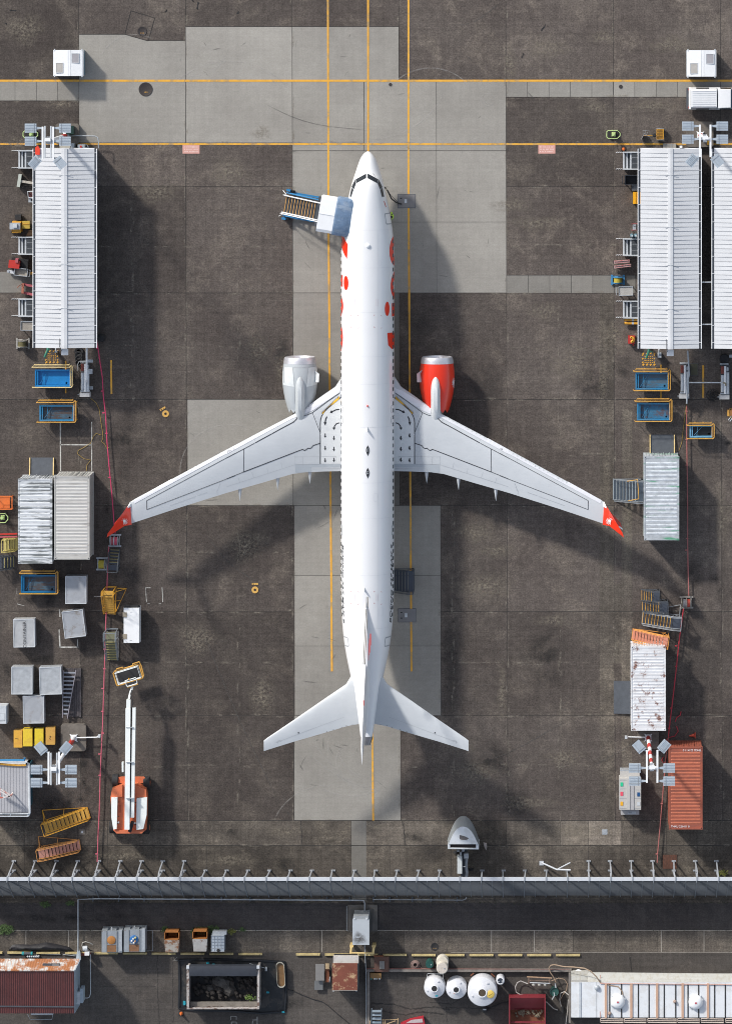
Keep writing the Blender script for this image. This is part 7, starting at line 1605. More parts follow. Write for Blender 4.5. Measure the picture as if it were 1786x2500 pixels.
tb("front_basket", WR, t, [(1568, 318, .8), (1585, 320, .8), (1585, 332, .8), (1569, 331, .8), (1568, 318, .8)], .012, 4); tb("front_basket_wire", WR, t, [(1574, 319, .8), (1574, 331, .8)], .008, 4)
def cone(label, px, py, lying=False, m=ORG, s=1.0):
 t = thing("traffic_cone", label, "traffic cone", px, py, group="orange traffic cones")
 if lying: q = P(px, py, .18); a = Vector((q.x + .17, q.y, .18)); d = Vector((-.42, -.07, -.08)); MB().tube([a, a + d * .5, a + d], .14, 12, .03).build("cone_body", m, t, True); MB().box(a.x, a.x + .04, a.y - .2, a.y + .2, .0, .38).build("foot", m, t, True)
 else:
  MB().lathe([(.13 * s, .03), (.09 * s, .25), (.035 * s, .5), (.01, .5)], 14).build("cone_body", m, t); MB().box(-.18 * s, .18 * s, -.18 * s, .18 * s, .012, .035).build("foot", BLACK, t)
cone("small orange cone just north of the right shelter's first platform", 1521, 364)
cone("orange cone lying on its side above the orange container", 1689, 1795, True, mat("cone_red", (.62, .09, .05), .5))
cone("orange post cone at the lower left corner of the open skip's groundsheet", 443, 2474);
t = thing("pale_plinth", "pale concrete plinth at the north end of the right shelter", "plinth", 1633, 357); bx("slab", mat("pale_plinth_conc", (.38, .35, .31), .9, var=.1), t, 1617.5, 350.5, 1649, 362, 0, .3); bx("joint", GREY, t, 1637, 350.6, 1637.8, 362, .3, .31)
t = thing("wall_lamp", "small white lamp at the north end of the right shelter", "lamp", 1661, 358); bx("housing", WHITE, t, 1658, 356, 1664, 362, 3.4, 3.7); bx("bracket", GREY, t, 1660, 362, 1663, 365, 3.3, 3.5)
t = thing("yellow_bollard", "short yellow bollard under the top right floodlight tower", "bollard", 1726, 350); tb("post", YEL, t, [(1727, 353, .1), (1727, 353, .8)], .06, 10); bx("cap", YEL, t, 1724.5, 344, 1729.5, 353, .8, .9)
bin_cart("black_bin", "open black bin poking out from the right shelter", "bin", 1524, 428, 1566, 451, 1.0, mat("black_plastic", (.022, .026, .034), .5, var=.2), -1, depth=.6, handle=-1)
t = thing("grey_case", "pale grey case below the open black bin, right shelter", "case", 1556, 458); bx("case_body", mat("case_grey", (.22, .235, .25), .5), t, 1541.5, 450.5, 1566, 466, .1, .7, taper=.03); bx("latch", DSTEEL, t, 1541, 455, 1544, 460, .5, .74)
t = thing("amber_box", "bright amber box sticking out of the right shelter", "box", 1558, 483); AM = mat("amber_plastic", (.75, .37, .01), .45, var=.06); bx("box_body", AM, t, 1544, 469, 1570, 498, .05, .8); bx("lid_ridge", AM, t, 1549, 469.5, 1551, 497.5, .8, .84); bx("lid_ridge", AM, t, 1556, 469.5, 1558, 497.5, .8, .84)
t = thing("folding_chair", "red framed chair with a grey seat at the edge of the right shelter", "chair", 1550, 555); bx("seat", STEEL, t, 1543, 548, 1551, 561, .42, .46); bx("backrest", BLACK, t, 1552, 549, 1562, 561, .5, .85)
for y in (547, 562):
 tb("arm", PINK, t, [(1540, y, .6), (1549, y - .5, .62), (1557, y, .62)], .025)
 for x in (1542, 1556): tb("leg", PINK, t, [(x, y, .02), (x, y, .6)], .018)
for x, w in ((1541, "left"), (1550.5, "right")):
 t = thing("gas_cylinder", f"blue-grey gas cylinder, {w} one of two above the middle platform of the right shelter", "gas cylinder", x, 574, group="pair of gas cylinders"); MB().lathe([(.13, .02), (.14, .1), (.14, 1.1), (.1, 1.22), (.05, 1.26), (.04, 1.3)], 16).build("cylinder_body", mat("cyl_blue_grey", (.12, .2, .25), .4, var=.1), t, smooth=50); MB().lathe([(.05, 1.3), (.05, 1.38), (.03, 1.4)], 10).build("valve", WHITE, t)
for (a, c, e, f_), lb in (((1497, 640, 1536, 637), "red and white folded barrier, upper of two by the right shelter"), ((1498, 652, 1539, 647), "red and white folded barrier, lower of two by the right shelter")):
 t = thing("folded_barrier", lb, "barrier", (a + e) / 2, (c + f_) / 2, group="red and white folded barriers")
 for k in (-2.2, 2.2): MB().bar(P(a, c + k, .5), P(e, f_ + k, .5), .055, .4).build("leaf", mat("striped_worn_red", (.5, .3, .29), .6, var=.3, rust=.5, rcol=(.45, .08, .08), rscale=6), t, True)
 MB().bar(P(a, c, .45), P(e, f_, .45), .04, .3).build("spine", GREYW, t, True); MB().bar(P(a - 1, c - 4, .3), P(a - 1, c + 4, .3), .06, .06).build("foot", BLACK, t, True)
reel("bright blue reel stand with yellow cable beside the right shelter", 1507, 683, 90, .75, 1.0, mat("reel_blue", (.05, .22, .42), .5, var=.1), [mat("yellow_cable2", (.5, .4, .05), .6, var=.2)], z=.45)
bin_cart("tray_cart", "pale grey tray cart below the blue cable reel", "cart", 1509, 699, 1544, 722, .8, STEEL, 2, floor=mat("pale_tray", (.40, .39, .37), .7, var=.15), handle=-1, depth=.08)
for y, w in ((781, "upper"), (789.5, "lower")):
 t = thing("yellow_tube_barrier", f"yellow tube with a pale band, {w} one of two below the southern right platform", "tube", 1541, y, group="yellow tubes at the right shelter"); tb("tube", YEL, t, [(1523, y - .5, .3), (1568, y, .3)], .1, 12); tb("band", GREYW, t, [(1541, y - .3, .3), (1546, y - .2, .3)], .105, 12); tb("cap", BLACK, t, [(1521.5, y - .5, .3), (1523, y - .5, .3)], .085, 10)
t = thing("spill_box", "red box with crumpled yellow bags inside near the south end of the right shelter", "box", 1541, 828)
bx("box_body", mat("spill_red", (.42, .03, .025), .5), t, 1532, 820, 1549, 839, .05, .5); b = MB();
for k in range(9): a = random.uniform(0, 6.28); c = P(1541 + 4.5 * math.cos(a), 829 + 5 * math.sin(a), .55); b.lathe([(.1, .5), (.11, .56), (.05, .62), (.01, .62)], 7, (c.x, c.y))
b.build("bag", YEL, t, True); tb("rag", RED, t, [(1543, 836, .5), (1545, 843, .2)], .06)
t = thing("floor_plate", "olive steel plate on the ground between the two right service units", "plate", 1692, 901); bx("plate", mat("olive_plate", (.10, .095, .06), .7, var=.2), t, 1684, 888, 1701.5, 915.5, .012, .05); bx("rim", DSTEEL, t, 1683, 887, 1702.5, 916.5, .008, .02)
t = thing("overhead_pipe", "pale pipe from the right shelter with a cross pipe to the edge unit", "pipe", 1678, 900)
tb("riser", STEEL, t, [(1677, 856, 1.6), (1679, 880, 1.6), (1681, 915, 1.5), (1678, 925, 1.4), (1676, 935, 1.3), (1675, 985, .8)], .06, 8); tb("cross_pipe", GREYW, t, [(1678, 934, 1.1), (1766, 934, 1.1)], .045, 8); tb("elbow", mat("brass_fitting", (.3, .25, .16), .5, .4), t, [(1763, 934, 1.1), (1770, 936, 1.1), (1770, 942, 1.1)], .06, 8)
t = thing("coiled_cable", "loops of black cable between the right service units", "cable", 1738, 965)
for k in range(6):
 a = 60 * k; cx, cy_ = 1738 + 7 * math.cos(R(a)), 965 + 6 * math.sin(R(a)); tb("loop", BLACK, t, [(cx + 9 * math.cos(R(j)), cy_ + 9 * math.sin(R(j)), .06 + .03 * k) for j in range(0, 370, 30)], .025, 5)
t = thing("tyre", "small tyre on the ground at the south end between the right shelters", "tyre", 1767, 872); c = P(1767, 876, .1); MB().lathe([(.2, .02), (.32, .02), (.36, .1), (.32, .2), (.2, .2)], 20, (c.x, c.y)).build("tread", BLACK, t, True, smooth=40); bx("bracket", STEEL, t, 1779, 866, 1795, 873, .6, .8)
wash_tub("murky blue tub cart with amber rails, upper of the two right of the hazard square", 1546, 901, 1635, 954, 1551, 911, 1630, 950, CYL, YELO, dirt=DIRT2)
wash_tub("murky blue tub cart with rusty patches, lower of the two on the right", 1549, 974, 1639, 1029, 1555, 985, 1634, 1025, CYL, YELO, dirt=mat("rust_patched_floor", (.05, .17, .28), .3, var=.3, scale=1.2, grime=.7, gcol=(.12, .05, .03), gthr=.5))
wash_tub("small light blue tub cart with dark water, beside the red rope", 1676, 1033, 1742, 1071, 1683, 1039, 1738, 1067, mat("pale_blue_liner", (.16, .38, .55), .35, var=.15), YELO, dirt=mat("dark_water", (.02, .025, .025), .15))
t = thing("yellow_object", "yellow frame cut off by the right edge beside white rods", "frame", 1778, 1008); bx("frame", YELO, t, 1774, 1001, 1779, 1016, .1, .4); bx("case_body", mat("brown_case", (.3, .13, .04), .6), t, 1781, 1002, 1800, 1015, .1, .5)
for k in range(2): tb("rod", GREYW, t, [(1776 + 4 * k, 1026 + 3 * k, .3), (1788 + 4 * k, 1010 + 3 * k, .3)], .03)
# glass-like grey steps and dark steps
s1 = steps("wide pale blue steel steps against the green-scuffed container", 1532, 1194, 0, 2.2, 1.5, 1.5, 8, mat("steel_blue_frame", (.25, .28, .31)), mat("blue_grey_tread", (.085, .11, .14), .5, .3, var=.15), plat=.4, nose=mat("pale_nosing", (.35, .4, .43), .5))
tb("guard_loop", YELO, s1, [(1530, 1175, 2.2), (1555, 1171, 2.3), (1557, 1195, 2.3), (1558, 1218, 2.3), (1532, 1223, 2.2)], .035)
steps("dark steps with yellow nosings, topmost of three below the red rope reel", 1586, 1452, 0, 1.3, .8, 1.0, 5, DSTEEL, mat("tread_dark", (.05, .06, .08)), nose=YELO, plat=.45)
steps("dark steps with yellow nosings, middle one of three on the right", 1597, 1477, 0, 1.85, .8, 1.1, 7, DSTEEL, mat("tread_dark", (.05, .06, .08)), nose=YELO, plat=.5)
steps("long dark steps with pale rails, lowest of three on the right", 1613, 1511, -5, 2.8, .85, 1.3, 10, mat("pale_rail", (.34, .36, .38), .5, .3), mat("tread_dark", (.05, .06, .08)), nose=YELO, plat=.6, brace=1)
steps("orange and salmon steps leaning at the north end of the rust-patched container", 1585, 1553, -7, 2.6, .8, 1.6, 10, mat("orange_frame2", (.68, .3, .07), .5, var=.12), mat("salmon_tread", (.62, .25, .16), .6, var=.1), plat=.4)
reel("double reel with red hose below the long red rope", 1674, 1470, 0, 1.0, .9, mat("worn_frame2", (.3, .28, .25), .6, var=.25), [mat("grey_hose", (.3, .29, .3), .6), mat("red_hose", (.55, .08, .05), .5)], z=.5, drums=2)
# switchgear cabinet with coloured labels
t = thing("switchgear_cabinet", "pale grey cabinet block with green, red, yellow and blue labels, lower right", "cabinet", 1537, 1935)
SG = mat("switchgear_grey", (.46, .45, .43), .55, var=.06, scale=1.5); SGd = mat("switchgear_grey_shade", (.40, .395, .40), .55, var=.08)
bx("end_box", SG, t, 1512.5, 1883, 1560, 1899, .05, 1.0); bx("end_rim", STEEL, t, 1512.5, 1879.5, 1560, 1882.5, .05, .95); bx("body", SG, t, 1510.5, 1901, 1563.5, 1977, .05, 1.55)
bx("centre_strip", SG, t, 1528.5, 1901, 1537, 1977, 1.555, 1.64); bx("centre_strip", SGd, t, 1537.2, 1901, 1546, 1977, 1.555, 1.6); bx("south_box", SGd, t, 1514, 1978, 1559, 1989, .05, .85); bx("name_plate", GREYW, t, 1531, 1981, 1551, 1987, .852, .87)
b = MB();
for k in (1982.5, 1984.5): BX(b, 1532.5, k, 1541, k + .6, .872, .88)
b.build("plate_lettering", INK, t, True)
for x0, x1, ys_ in ((1511, 1528, (1904, 1925.5, 1949, 1973)), (1547, 1563, (1928, 1949, 1973))):
 b = MB()
 for y in ys_: BX(b, x0, y, x1, y + .7, 1.552, 1.56)
 b.build("door_seam", GREY, t, True)
for cx, cy_, m in ((1516.5, 1915, (.02, .5, .25)), (1516.5, 1938, (.7, .08, .12)), (1516.5, 1962, (.75, .38, .02)), (1557.5, 1939.5, (.01, .07, .2))):
 bx("label_plate", mat("label_%d_%d" % (cx, cy_), m, .5, var=.03), t, cx - 3.4, cy_ - 4.8, cx + 3.4, cy_ + 4.8, 1.56, 1.575)
b = MB(); BX(b, 1554, 1958, 1561, 1967, 1.56, 1.575); b.build("label_plate", GREYW, t, True)
t = thing("rusty_plate", "square rusty steel plate in the ground near the fence on the right", "plate", 1634, 2104); bx("plate", mat("rust_ground_plate", (.10, .045, .03), .85, var=.35, scale=6), t, 1616.5, 2087, 1651.5, 2121, .014, .04);
b = MB()
for k in range(5): BX(b, 1617 + 7 * k, 2087.5, 1617.5 + 7 * k, 2120.5, .04, .045)
b.build("plate_ribs", RUST, t, True)
# ---------------------------------------------------------------- exhaust cowl unit in front of the fence
t = thing("exhaust_cowl", "big silver scoop-shaped exhaust hood on a wheeled rig in front of the blast fence", "exhaust hood", 1130, 2060)
CWL = mat("cowl_silver", (.34, .37, .39), .35, .3, var=.08, scale=1.5); CWF = mat("cowl_face", (.58, .61, .64), .4, .1, var=.06, grime=.3, gcol=(.35, .35, .33))
cx, ys0 = 1130, 2063
def outline(s_, z, dy=0, n=25):
 """parabolic scoop outline, open at the south"""
 r = []
 for k in range(n):
  u = -1 + 2 * k / (n - 1); q = P(cx + 38 * s_ * u, ys0 - 55 * (1 - abs(u) ** 2.3) * s_ + dy, z); r.append((q.x, q.y, z))
 return r
o0 = [P(cx + 39 * (-1 + 2 * k / 24) , 2052 - 60 * (1 - abs(-1 + 2 * k / 24) ** 2.2), .5) for k in range(25)]
top = [P(cx + 36 * (-1 + 2 * k / 24), 2061 - 43 * (1 - abs(-1 + 2 * k / 24) ** 2.2), 2.7) for k in range(25)]
midr = [a.lerp(c, .5) + Vector((0, .12, 0)) for a, c in zip(o0, top)]
MB().loft([[tuple(v) for v in o0], [tuple(v) for v in midr], [tuple(v) for v in top]], caps=False, close=False).build("shell", CWL, t, True, smooth=60)
b = MB(); b.prism([(v.x, v.y) for v in top], 2.62, 2.72); b.build("top_face", CWF, t, True)
hole = MB(); h = []
for k in range(18): a = 2 * math.pi * k / 18; q = P(1129 + 12 * math.cos(a) + 3 * math.cos(2 * a), 2045 + 6.2 * math.sin(a) + 2.5 * math.cos(a), 2.72); h.append((q.x, q.y))
hole.prism(h, 2.721, 2.735); hole.build("dent", mat("dent_dark", (.11, .1, .1), .6), t, True); MB().tube([(x, y, 2.74) for x, y in h + h[:1]], .02).build("dent_rim", CWF, t, True)
bx("slot", mat("slot_dark", (.03, .02, .02), .7), t, 1099, 2062, 1161, 2069, .9, 2.4); tb("front_bar", CWF, t, [(1093, 2071, 2.55), (1168, 2072, 2.55)], .06); bx("side_plate", CWF, t, 1092, 2061, 1098, 2072, .8, 2.6); bx("side_plate", CWF, t, 1161, 2061, 1168, 2072, .8, 2.6)
bx("rig_beam", DSTEEL, t, 1124, 2074, 1140, 2142, .4, .7); bx("tank", mat("tank_pale", (.6, .64, .65), .4), t, 1115.5, 2091, 1127, 2133, .7, 1.4); bx("motor", STEEL, t, 1121, 2080, 1127, 2090, .7, 1.3, taper=.03); bx("control_box", STEEL, t, 1132, 2084, 1143, 2096, .7, 1.4); bx("coupling", STEEL, t, 1127, 2073, 1133, 2079, .8, 1.5)
tb("duct", STEEL, t, [(1138, 2096, .8), (1137, 2115, .8), (1139, 2130, .8), (1138, 2140, .7)], .11, 10); tb("lever", WHITE, t, [(1128, 2116, 1.0), (1134, 2116, 1.3)], .03); bx("bracket", GREY, t, 1114, 2076, 1121, 2080, .8, 1.1)
for x, y in ((1112, 2080), (1148, 2122)): c = P(x, y, .2); MB().ycyl(c.x, c.y - .08, c.y + .08, .2, .2, 14).build("wheel", BLACK, t, True)
b = MB(); c = P(1184, 2066, .2); b.loft([[(c.x + x, c.y + y, z) for x, y in ((-.15, .25), (.1, .2), (.12, -.1), (.05, -.3), (-.08, -.05))] for z in (.02, .2)]); single("pale_rag", b, mat("pale_cloth", (.4, .35, .33), .9, var=.3), "crumpled pale rag on the ground right of the silver exhaust hood", "rag")

# ---------------------------------------------------------------- yard at the bottom of the picture
WS = mat("wheel_stop_cream", (.52, .42, .2), .7, var=.25, scale=4, grime=.45, gcol=(.25, .19, .1));
ws0 = None; names = {0: "leftmost", 19: "rightmost whole"}
near = ["cut at the left edge", "under the black tarpaulin", "under the tarpaulin's right part", "left of the grey pipe machine", "under the left grey tank", "between the grey tanks and the rusty bins", "under the first rusty bin", "under the second rusty bin", "south of the white cage tank", "alone west of the gap", None, "east of the gap", "left of the yellow guard", "below the yellow guard", "right of the yellow guard", "by the coiled hose", "above the white barrel", "north of the middle white tank", "north of the small round tank", "above the brass pipe rack", "last on the right"]
for k in range(-1, 20):
 if k == 9: continue
 x = 18 + 70.4 * k; y = 2325.5 + 6 * min(1, max(0, k / 14))
 if near[k + 1] is None: continue
 t = thing("wheel_stop", "pale yellow concrete wheel stop, " + near[k + 1], "wheel stop", x + 30, y, group="row of wheel stops")
 hx, hy = m_(29.5), m_(2.1); b = MB(); b.box(-hx, hx, -hy * 1.3, hy * 1.3, .009, .16, taper=.025); b.build("block", WS, t);
 for s_ in (-1, 1): MB().cyl(s_ * hx * .8, 0, .018, .16, .166, 8).build("bolt", DSTEEL, t)
# kerb wall of the tank yard
t = thing("kerb_wall", "low concrete kerb wall around the tank yard at the bottom", "wall", 1140, 2370); KW = mat("kerb_grey", (.19, .17, .155), .9, var=.3, scale=2, grime=.4, gcol=(.3, .27, .24))
bx("wall_run", KW, t, 895, 2367, 1394, 2373, 0, .35); bx("wall_run", KW, t, 896, 2373.5, 902, 2560, 0, .35); bx("wall_run", KW, t, 1387.5, 2374, 1393, 2400, 0, .35)
t = thing("wall_pipe", "thin red-brown pipe along the top of the tank yard kerb", "pipe", 1200, 2364); tb("pipe", mat("brown_pipe", (.2, .08, .07), .6), t, [(895, 2365, .3), (1100, 2365.5, .3), (1390, 2367, .3)], .03)
t = thing("vertical_pipe", "thin pale pipe running from the grey kiosk down past the rusty hut", "pipe", 893, 2400); tb("pipe", STEEL, t, [(890, 2308, .3), (891, 2340, .3), (893, 2370, .3), (894, 2430, .3), (894, 2510, .3)], .035)
# grey kiosk on a pad, with its yellow guard
t = thing("substation_kiosk", "tall grey kiosk with a sooty roof patch on a concrete pad", "kiosk", 884, 2262)
bx("pad", mat("kiosk_pad", (.13, .12, .11), .9, var=.25), t, 849, 2209, 921, 2274, .009, .12); bx("inner_pad", mat("kiosk_pad2", (.09, .085, .08), .9, var=.25), t, 858, 2219, 909, 2272, .12, .2)
bx("body", GREY, t, 862, 2237, 899, 2305, .2, 2.35); bx("roof", mat("kiosk_roof", (.40, .43, .46), .5, var=.05), t, 860, 2245, 901, 2307, 2.36, 2.44); bx("back_cap", GREY, t, 863, 2236, 900, 2243, 1.6, 2.0)
for x in (864, 895): bx("lifting_eye", GREYW, t, x - 2.5, 2242, x + 2.5, 2245, 2.3, 2.48)
o = MB(); blob(o, 880, 2273, 19, 17, 2.446); oo = o.build("soot_stain", stain_mat("soot", (.06, .05, .045), .95, 6, .34), t, True)
tb("cable_pipe", GREYW, t, [(846, 2212, .1), (846, 2272, .1), (858, 2274, .1)], .02)
t = thing("yellow_guard", "yellow pipe guard hoop in front of the grey kiosk", "guard rail", 885, 2322)
for x, x2 in ((858, 856), (912, 910)): tb("post", PYEL, t, [(x, 2312, 1.0), (x2, 2328, 1.0)], .09, 10); bx("post_top", PYEL, t, x - 4.5, 2308, x + 4.5, 2313, .05, 1.0)
tb("cross_bar", PYEL, t, [(856, 2327, 1.05), (911, 2327, 1.05)], .06, 8)
# rusty red shed, lower left
t = thing("rusty_shed", "shed with a dark red ribbed roof and a rust-streaked white slope, lower left corner", "shed", 90, 2415);
zr, ze1, ze2 = 3.9, 2.9, 2.6
RDK = mat("dark_red_roof", (.125, .035, .032), .7, var=.25, scale=1.0, grime=.4, gcol=(.07, .03, .03), gscale=(3, .4, 1)); RWH = mat("rusted_white_roof", (.52, .53, .52), .6, var=.12, rust=.56, rcol=(.3, .105, .03), rscale=1.0, grime=.6, gcol=(.34, .15, .06), gscale=(5, .35, 1), gthr=.48)
def slope(name, m, x0, x1, ya, za, yb_, zb_, nr, par):
 A0 = P(x0, ya, za); A1 = P(x1, ya, za); B0 = P(x0, yb_, zb_); B1 = P(x1 if not isinstance(x1, tuple) else 0, yb_, zb_); b = MB(); n = nr * 2
 tops = [];
 for k in range(n + 1):
  u = k / n; d = .03 if k % 2 else 0; a = A0.lerp(A1, u); c = B0.lerp(P(xr2, yb_, zb_), u); tops.append(((a.x, a.y, a.z + d), (c.x, c.y, c.z + d)))
 b.add([q[0] for q in tops] + [q[1] for q in tops], [(k, k + 1, n + 2 + k, n + 1 + k) for k in range(n)]); b.add([(q[0][0], q[0][1], q[0][2] - .06) for q in (tops[0], tops[-1])] + [(q[1][0], q[1][1], q[1][2] - .06) for q in (tops[-1], tops[0])], [(0, 1, 2, 3)])
 return b.build(name, m, par, True)
xr2 = 182; slope("roof_slope", RWH, -60, 196, 2341, ze1, 2369, zr, 40, t)
slope("roof_slope", RDK, -60, 182, 2369.2, zr - .005, 2474, ze2, 46, t)
ea, eb, ec = P(196, 2341, ze1), P(182, 2369, zr), P(181, 2474, ze2)
MB().loft([[(q.x - .04, q.y, q.z - .02), (q.x - .04 + (.1 if i != 1 else .1), q.y, q.z - .02), (P(196, 2341, 0).x - 0.0, q.y, 0), (P(196, 2341, 0).x - .2, q.y, 0)] for i, q in enumerate((ea, eb, ec))]).build("end_wall", mat("shed_wall_pale", (.30, .36, .42), .5, var=.12), t, True)
bx("skylight_frame", DSTEEL, t, 104.5, 2353.5, 146, 2360.5, 3.3, 3.52); bx("skylight_pane", mat("skylight_grey", (.2, .2, .2), .4), t, 128, 2354, 145.5, 2360, 3.521, 3.54)
MB().box(P(-60, 0, zr).x, P(182, 0, zr).x, P(0, 2370.5, zr).y, P(0, 2368, zr).y, zr + .01, zr + .06).build("ridge_trim", RWH, t, True)
b = MB(); a = P(-60, 2456, 2.84); c = P(181, 2458, 2.84); b.bar(a, c, .1, .04); b.build("eave_band", DSTEEL, t, True); bx("porch_step", GREYW, t, 76, 2472, 130, 2478, .3, 1.2); tb("porch_rail", STEEL, t, [(68, 2476, .9), (74, 2489, .9), (127, 2489, .9), (130, 2476, .9)], .02)
t = thing("air_conditioner", "white air conditioning unit on the east wall of the rusty shed", "air conditioner", 192, 2432); bx("casing", GREYW, t, 183, 2423, 195, 2452, .9, 2.1); bx("side_casing", mat("ac_side", (.35, .42, .48), .5), t, 195.5, 2415, 203, 2449, .7, 1.9); bx("grille", GREY, t, 184.5, 2426, 188, 2448, 2.1, 2.12)
t = thing("side_pipe", "thin bent pipe east of the rusty shed", "pipe", 221, 2400); tb("pipe", GREYW, t, [(221, 2330, .4), (221.5, 2425, .4), (219, 2434, .4), (214, 2436.5, .4), (203, 2436.5, .4)], .03)
# tarpaulin, pipes and the small grey machine above the shed
b = MB(); n = 24; up = [(22, 2318), (30, 2306), (50, 2305), (75, 2306), (100, 2303), (115, 2300), (135, 2304), (160, 2309), (172, 2313), (181, 2321)]; rows = []
for j in range(7):
 r = []
 for k in range(n + 1):
  u = k / n * (len(up) - 1); i = min(int(u), len(up) - 2); x = up[i][0] + (up[i + 1][0] - up[i][0]) * (u - i); y = up[i][1] + (up[i + 1][1] - up[i][1]) * (u - i); f = j / 6
  q = P(x, y + (2322 - y) * f); r.append((q.x, q.y, .02 + .3 * math.sin(math.pi * f) * math.sin(math.pi * k / n) + .04 * math.sin(k * 1.3 + j * 2.1) * math.sin(math.pi * f)))
 rows.append(r)
b.loft(rows, caps=False, close=False); single("black_tarpaulin", b, mat("black_tarp", (.014, .013, .016), .6, var=.3, bump=.6), "black tarpaulin heap along the wheel stops above the rusty shed", "tarpaulin", smooth=60)
t = thing("teal_cylinder", "teal capped cylinder lying above the rusty shed", "cylinder", 67, 2329); tb("cylinder", DSTEEL, t, [(59, 2328, .3), (77, 2328, .3)], .12, 12); tb("end_cap", mat("teal_cap", (.02, .3, .32), .5), t, [(54, 2328, .3), (59, 2328, .3)], .14, 12); tb("end_cap", mat("teal_cap", (.02, .3, .32)), t, [(76, 2328, .3), (80, 2328, .3)], .14, 12)
t = thing("white_jugs", "row of small white jugs at the shed's north edge", "jugs", 82, 2335)
for k in range(6): c = P(68 + 5.2 * k, 2336, .4); MB().lathe([(.07, .0), (.075, .35), (.03, .42), (.03, .46)], 10, (c.x, c.y)).build("jug", GREYW, t, True)
t = thing("steel_rods", "thin pale rods beside the wheel stops above the shed", "rods", 140, 2330)
for k, (a, c, e, f_) in enumerate(((101, 2329, 148, 2330), (154, 2330, 186, 2334), (160, 2328, 190, 2331))): tb("rod", STEEL, t, [(a, c, .12), (e, f_, .12)], .025)
t = thing("meter_unit", "small pale meter machine with a hooped pipe at the end of the grey pipe", "machine", 212, 2318)
MB().tube([P(203, 2316, .6), P(214, 2315, .6)], .2, 12).build("drum", GREYW, t, True, smooth=50); bx("white_box", WHITE, t, 207, 2324, 218, 2333, .3, .8); bx("side_box", STEEL, t, 188, 2325, 194, 2332, .2, .6); tb("hoop", mat("pale_hoop", (.5, .47, .42), .5), t, [(200, 2310, .5), (202, 2301, .8), (210, 2299, .9), (220, 2302, .8), (227, 2306, .6)], .03); bx("base_plate", mat("brown_base", (.16, .05, .035), .7), t, 190, 2327, 222, 2334, .03, .2); tb("fitting", BLACK, t, [(214, 2314, .5), (222, 2321, .4), (229, 2322, .3)], .04)
# grey tanks with round lids
def sqtank(x0, y0, x1, y1, label, lid, patch):
 t = thing("square_tank", label, "tank", (x0 + x1) / 2, (y0 + y1) / 2, group="square grey tanks with round lids"); h = 1.5; mm = mat("tank_grey_rusted", (.30, .33, .36), .5, .2, var=.15, rust=.38, rcol=(.2, .09, .04), rscale=2.5)
 bx("body", mm, t, x0, y0 + 8, x1, y1, .1, h, taper=.02)
 for k in (.24, .73): xx = x0 + (x1 - x0) * k; bx("top_strap", mat("strap_grey", (.22, .23, .24), .6), t, xx - .8, y0 + 9, xx + .8, y1 - 1, h + .001, h + .05)
 yy = y0 + (y1 - y0) * .68; bx("top_bar", mat("strap_grey", (.22, .23, .24)), t, x0 + (x1 - x0) * .24, yy - .8, x0 + (x1 - x0) * .73, yy + .8, h + .001, h + .045)
 c = P(x0 + (x1 - x0) * .48, y0 + (y1 - y0) * .5, h); MB().lathe([(.3, h), (.31, h + .06), (.26, h + .09), (.02, h + .1)], 24, (c.x, c.y)).build("round_lid", lid, t, True, smooth=40); bx("patch", patch, t, x0 + (x1 - x0) * .27, yy + 2, x0 + (x1 - x0) * .7, y1 - 2, h + .001, h + .03)
 for k in (.3, .72): xx = x0 + (x1 - x0) * k; q = P(xx, y0 + 9, h * .8); MB().add([(q.x - .12, q.y, .2), (q.x + .12, q.y, .2), (q.x, q.y + .28, h * .8), (q.x, q.y, h)], [(0, 1, 2), (0, 2, 3), (1, 2, 3), (0, 1, 3)]).build("gusset", STEEL, t, True)
 tb("vent", GREYW, t, [((x0 + x1) / 2, y0 + 8, h * .8), ((x0 + x1) / 2, y0, h * .9)], .04)
 bx("side_channel", STEEL, t, x1 - 7, y0 + 6, x1 - 1, y1 - 4, h - .1, h + .03)
 return t
sqtank(248, 2264, 299, 2326, "square grey tank with an orange rust round lid, left of the pair", mat("rust_lid_orange", (.38, .16, .04), .8, var=.12), mat("rust_patch", (.22, .11, .05), .8, var=.3))
tq = sqtank(302, 2261, 355, 2325, "square grey tank with a blue round lid, right of the pair", mat("blue_lid", (.02, .13, .35), .5, var=.1), mat("rust_patch2", (.2, .1, .05), .8, var=.3))
for k, (dx, dy, c_) in enumerate(((0, 0, (.6, .6, .58)), (5, -3, (.55, .5, .2)), (-4, 5, (.7, .7, .7)), (4, 6, (.5, .3, .15)), (1, 10, (.6, .6, .6)))): c = P(326 + dx, 2292 + dy, 1.65); MB().lathe([(.07, 1.6), (.07, 1.72), (.03, 1.75)], 10, (c.x, c.y)).build("fitting", mat(f"fitting_{k}", c_, .5), tq, True)
t = thing("bent_pipe", "thin bent pipe right of the blue-lidded tank", "pipe", 370, 2300); tb("frame", GREY, t, [(357, 2272, .3), (373, 2272, .3), (373, 2321, .3), (350, 2322, .3)], .022)
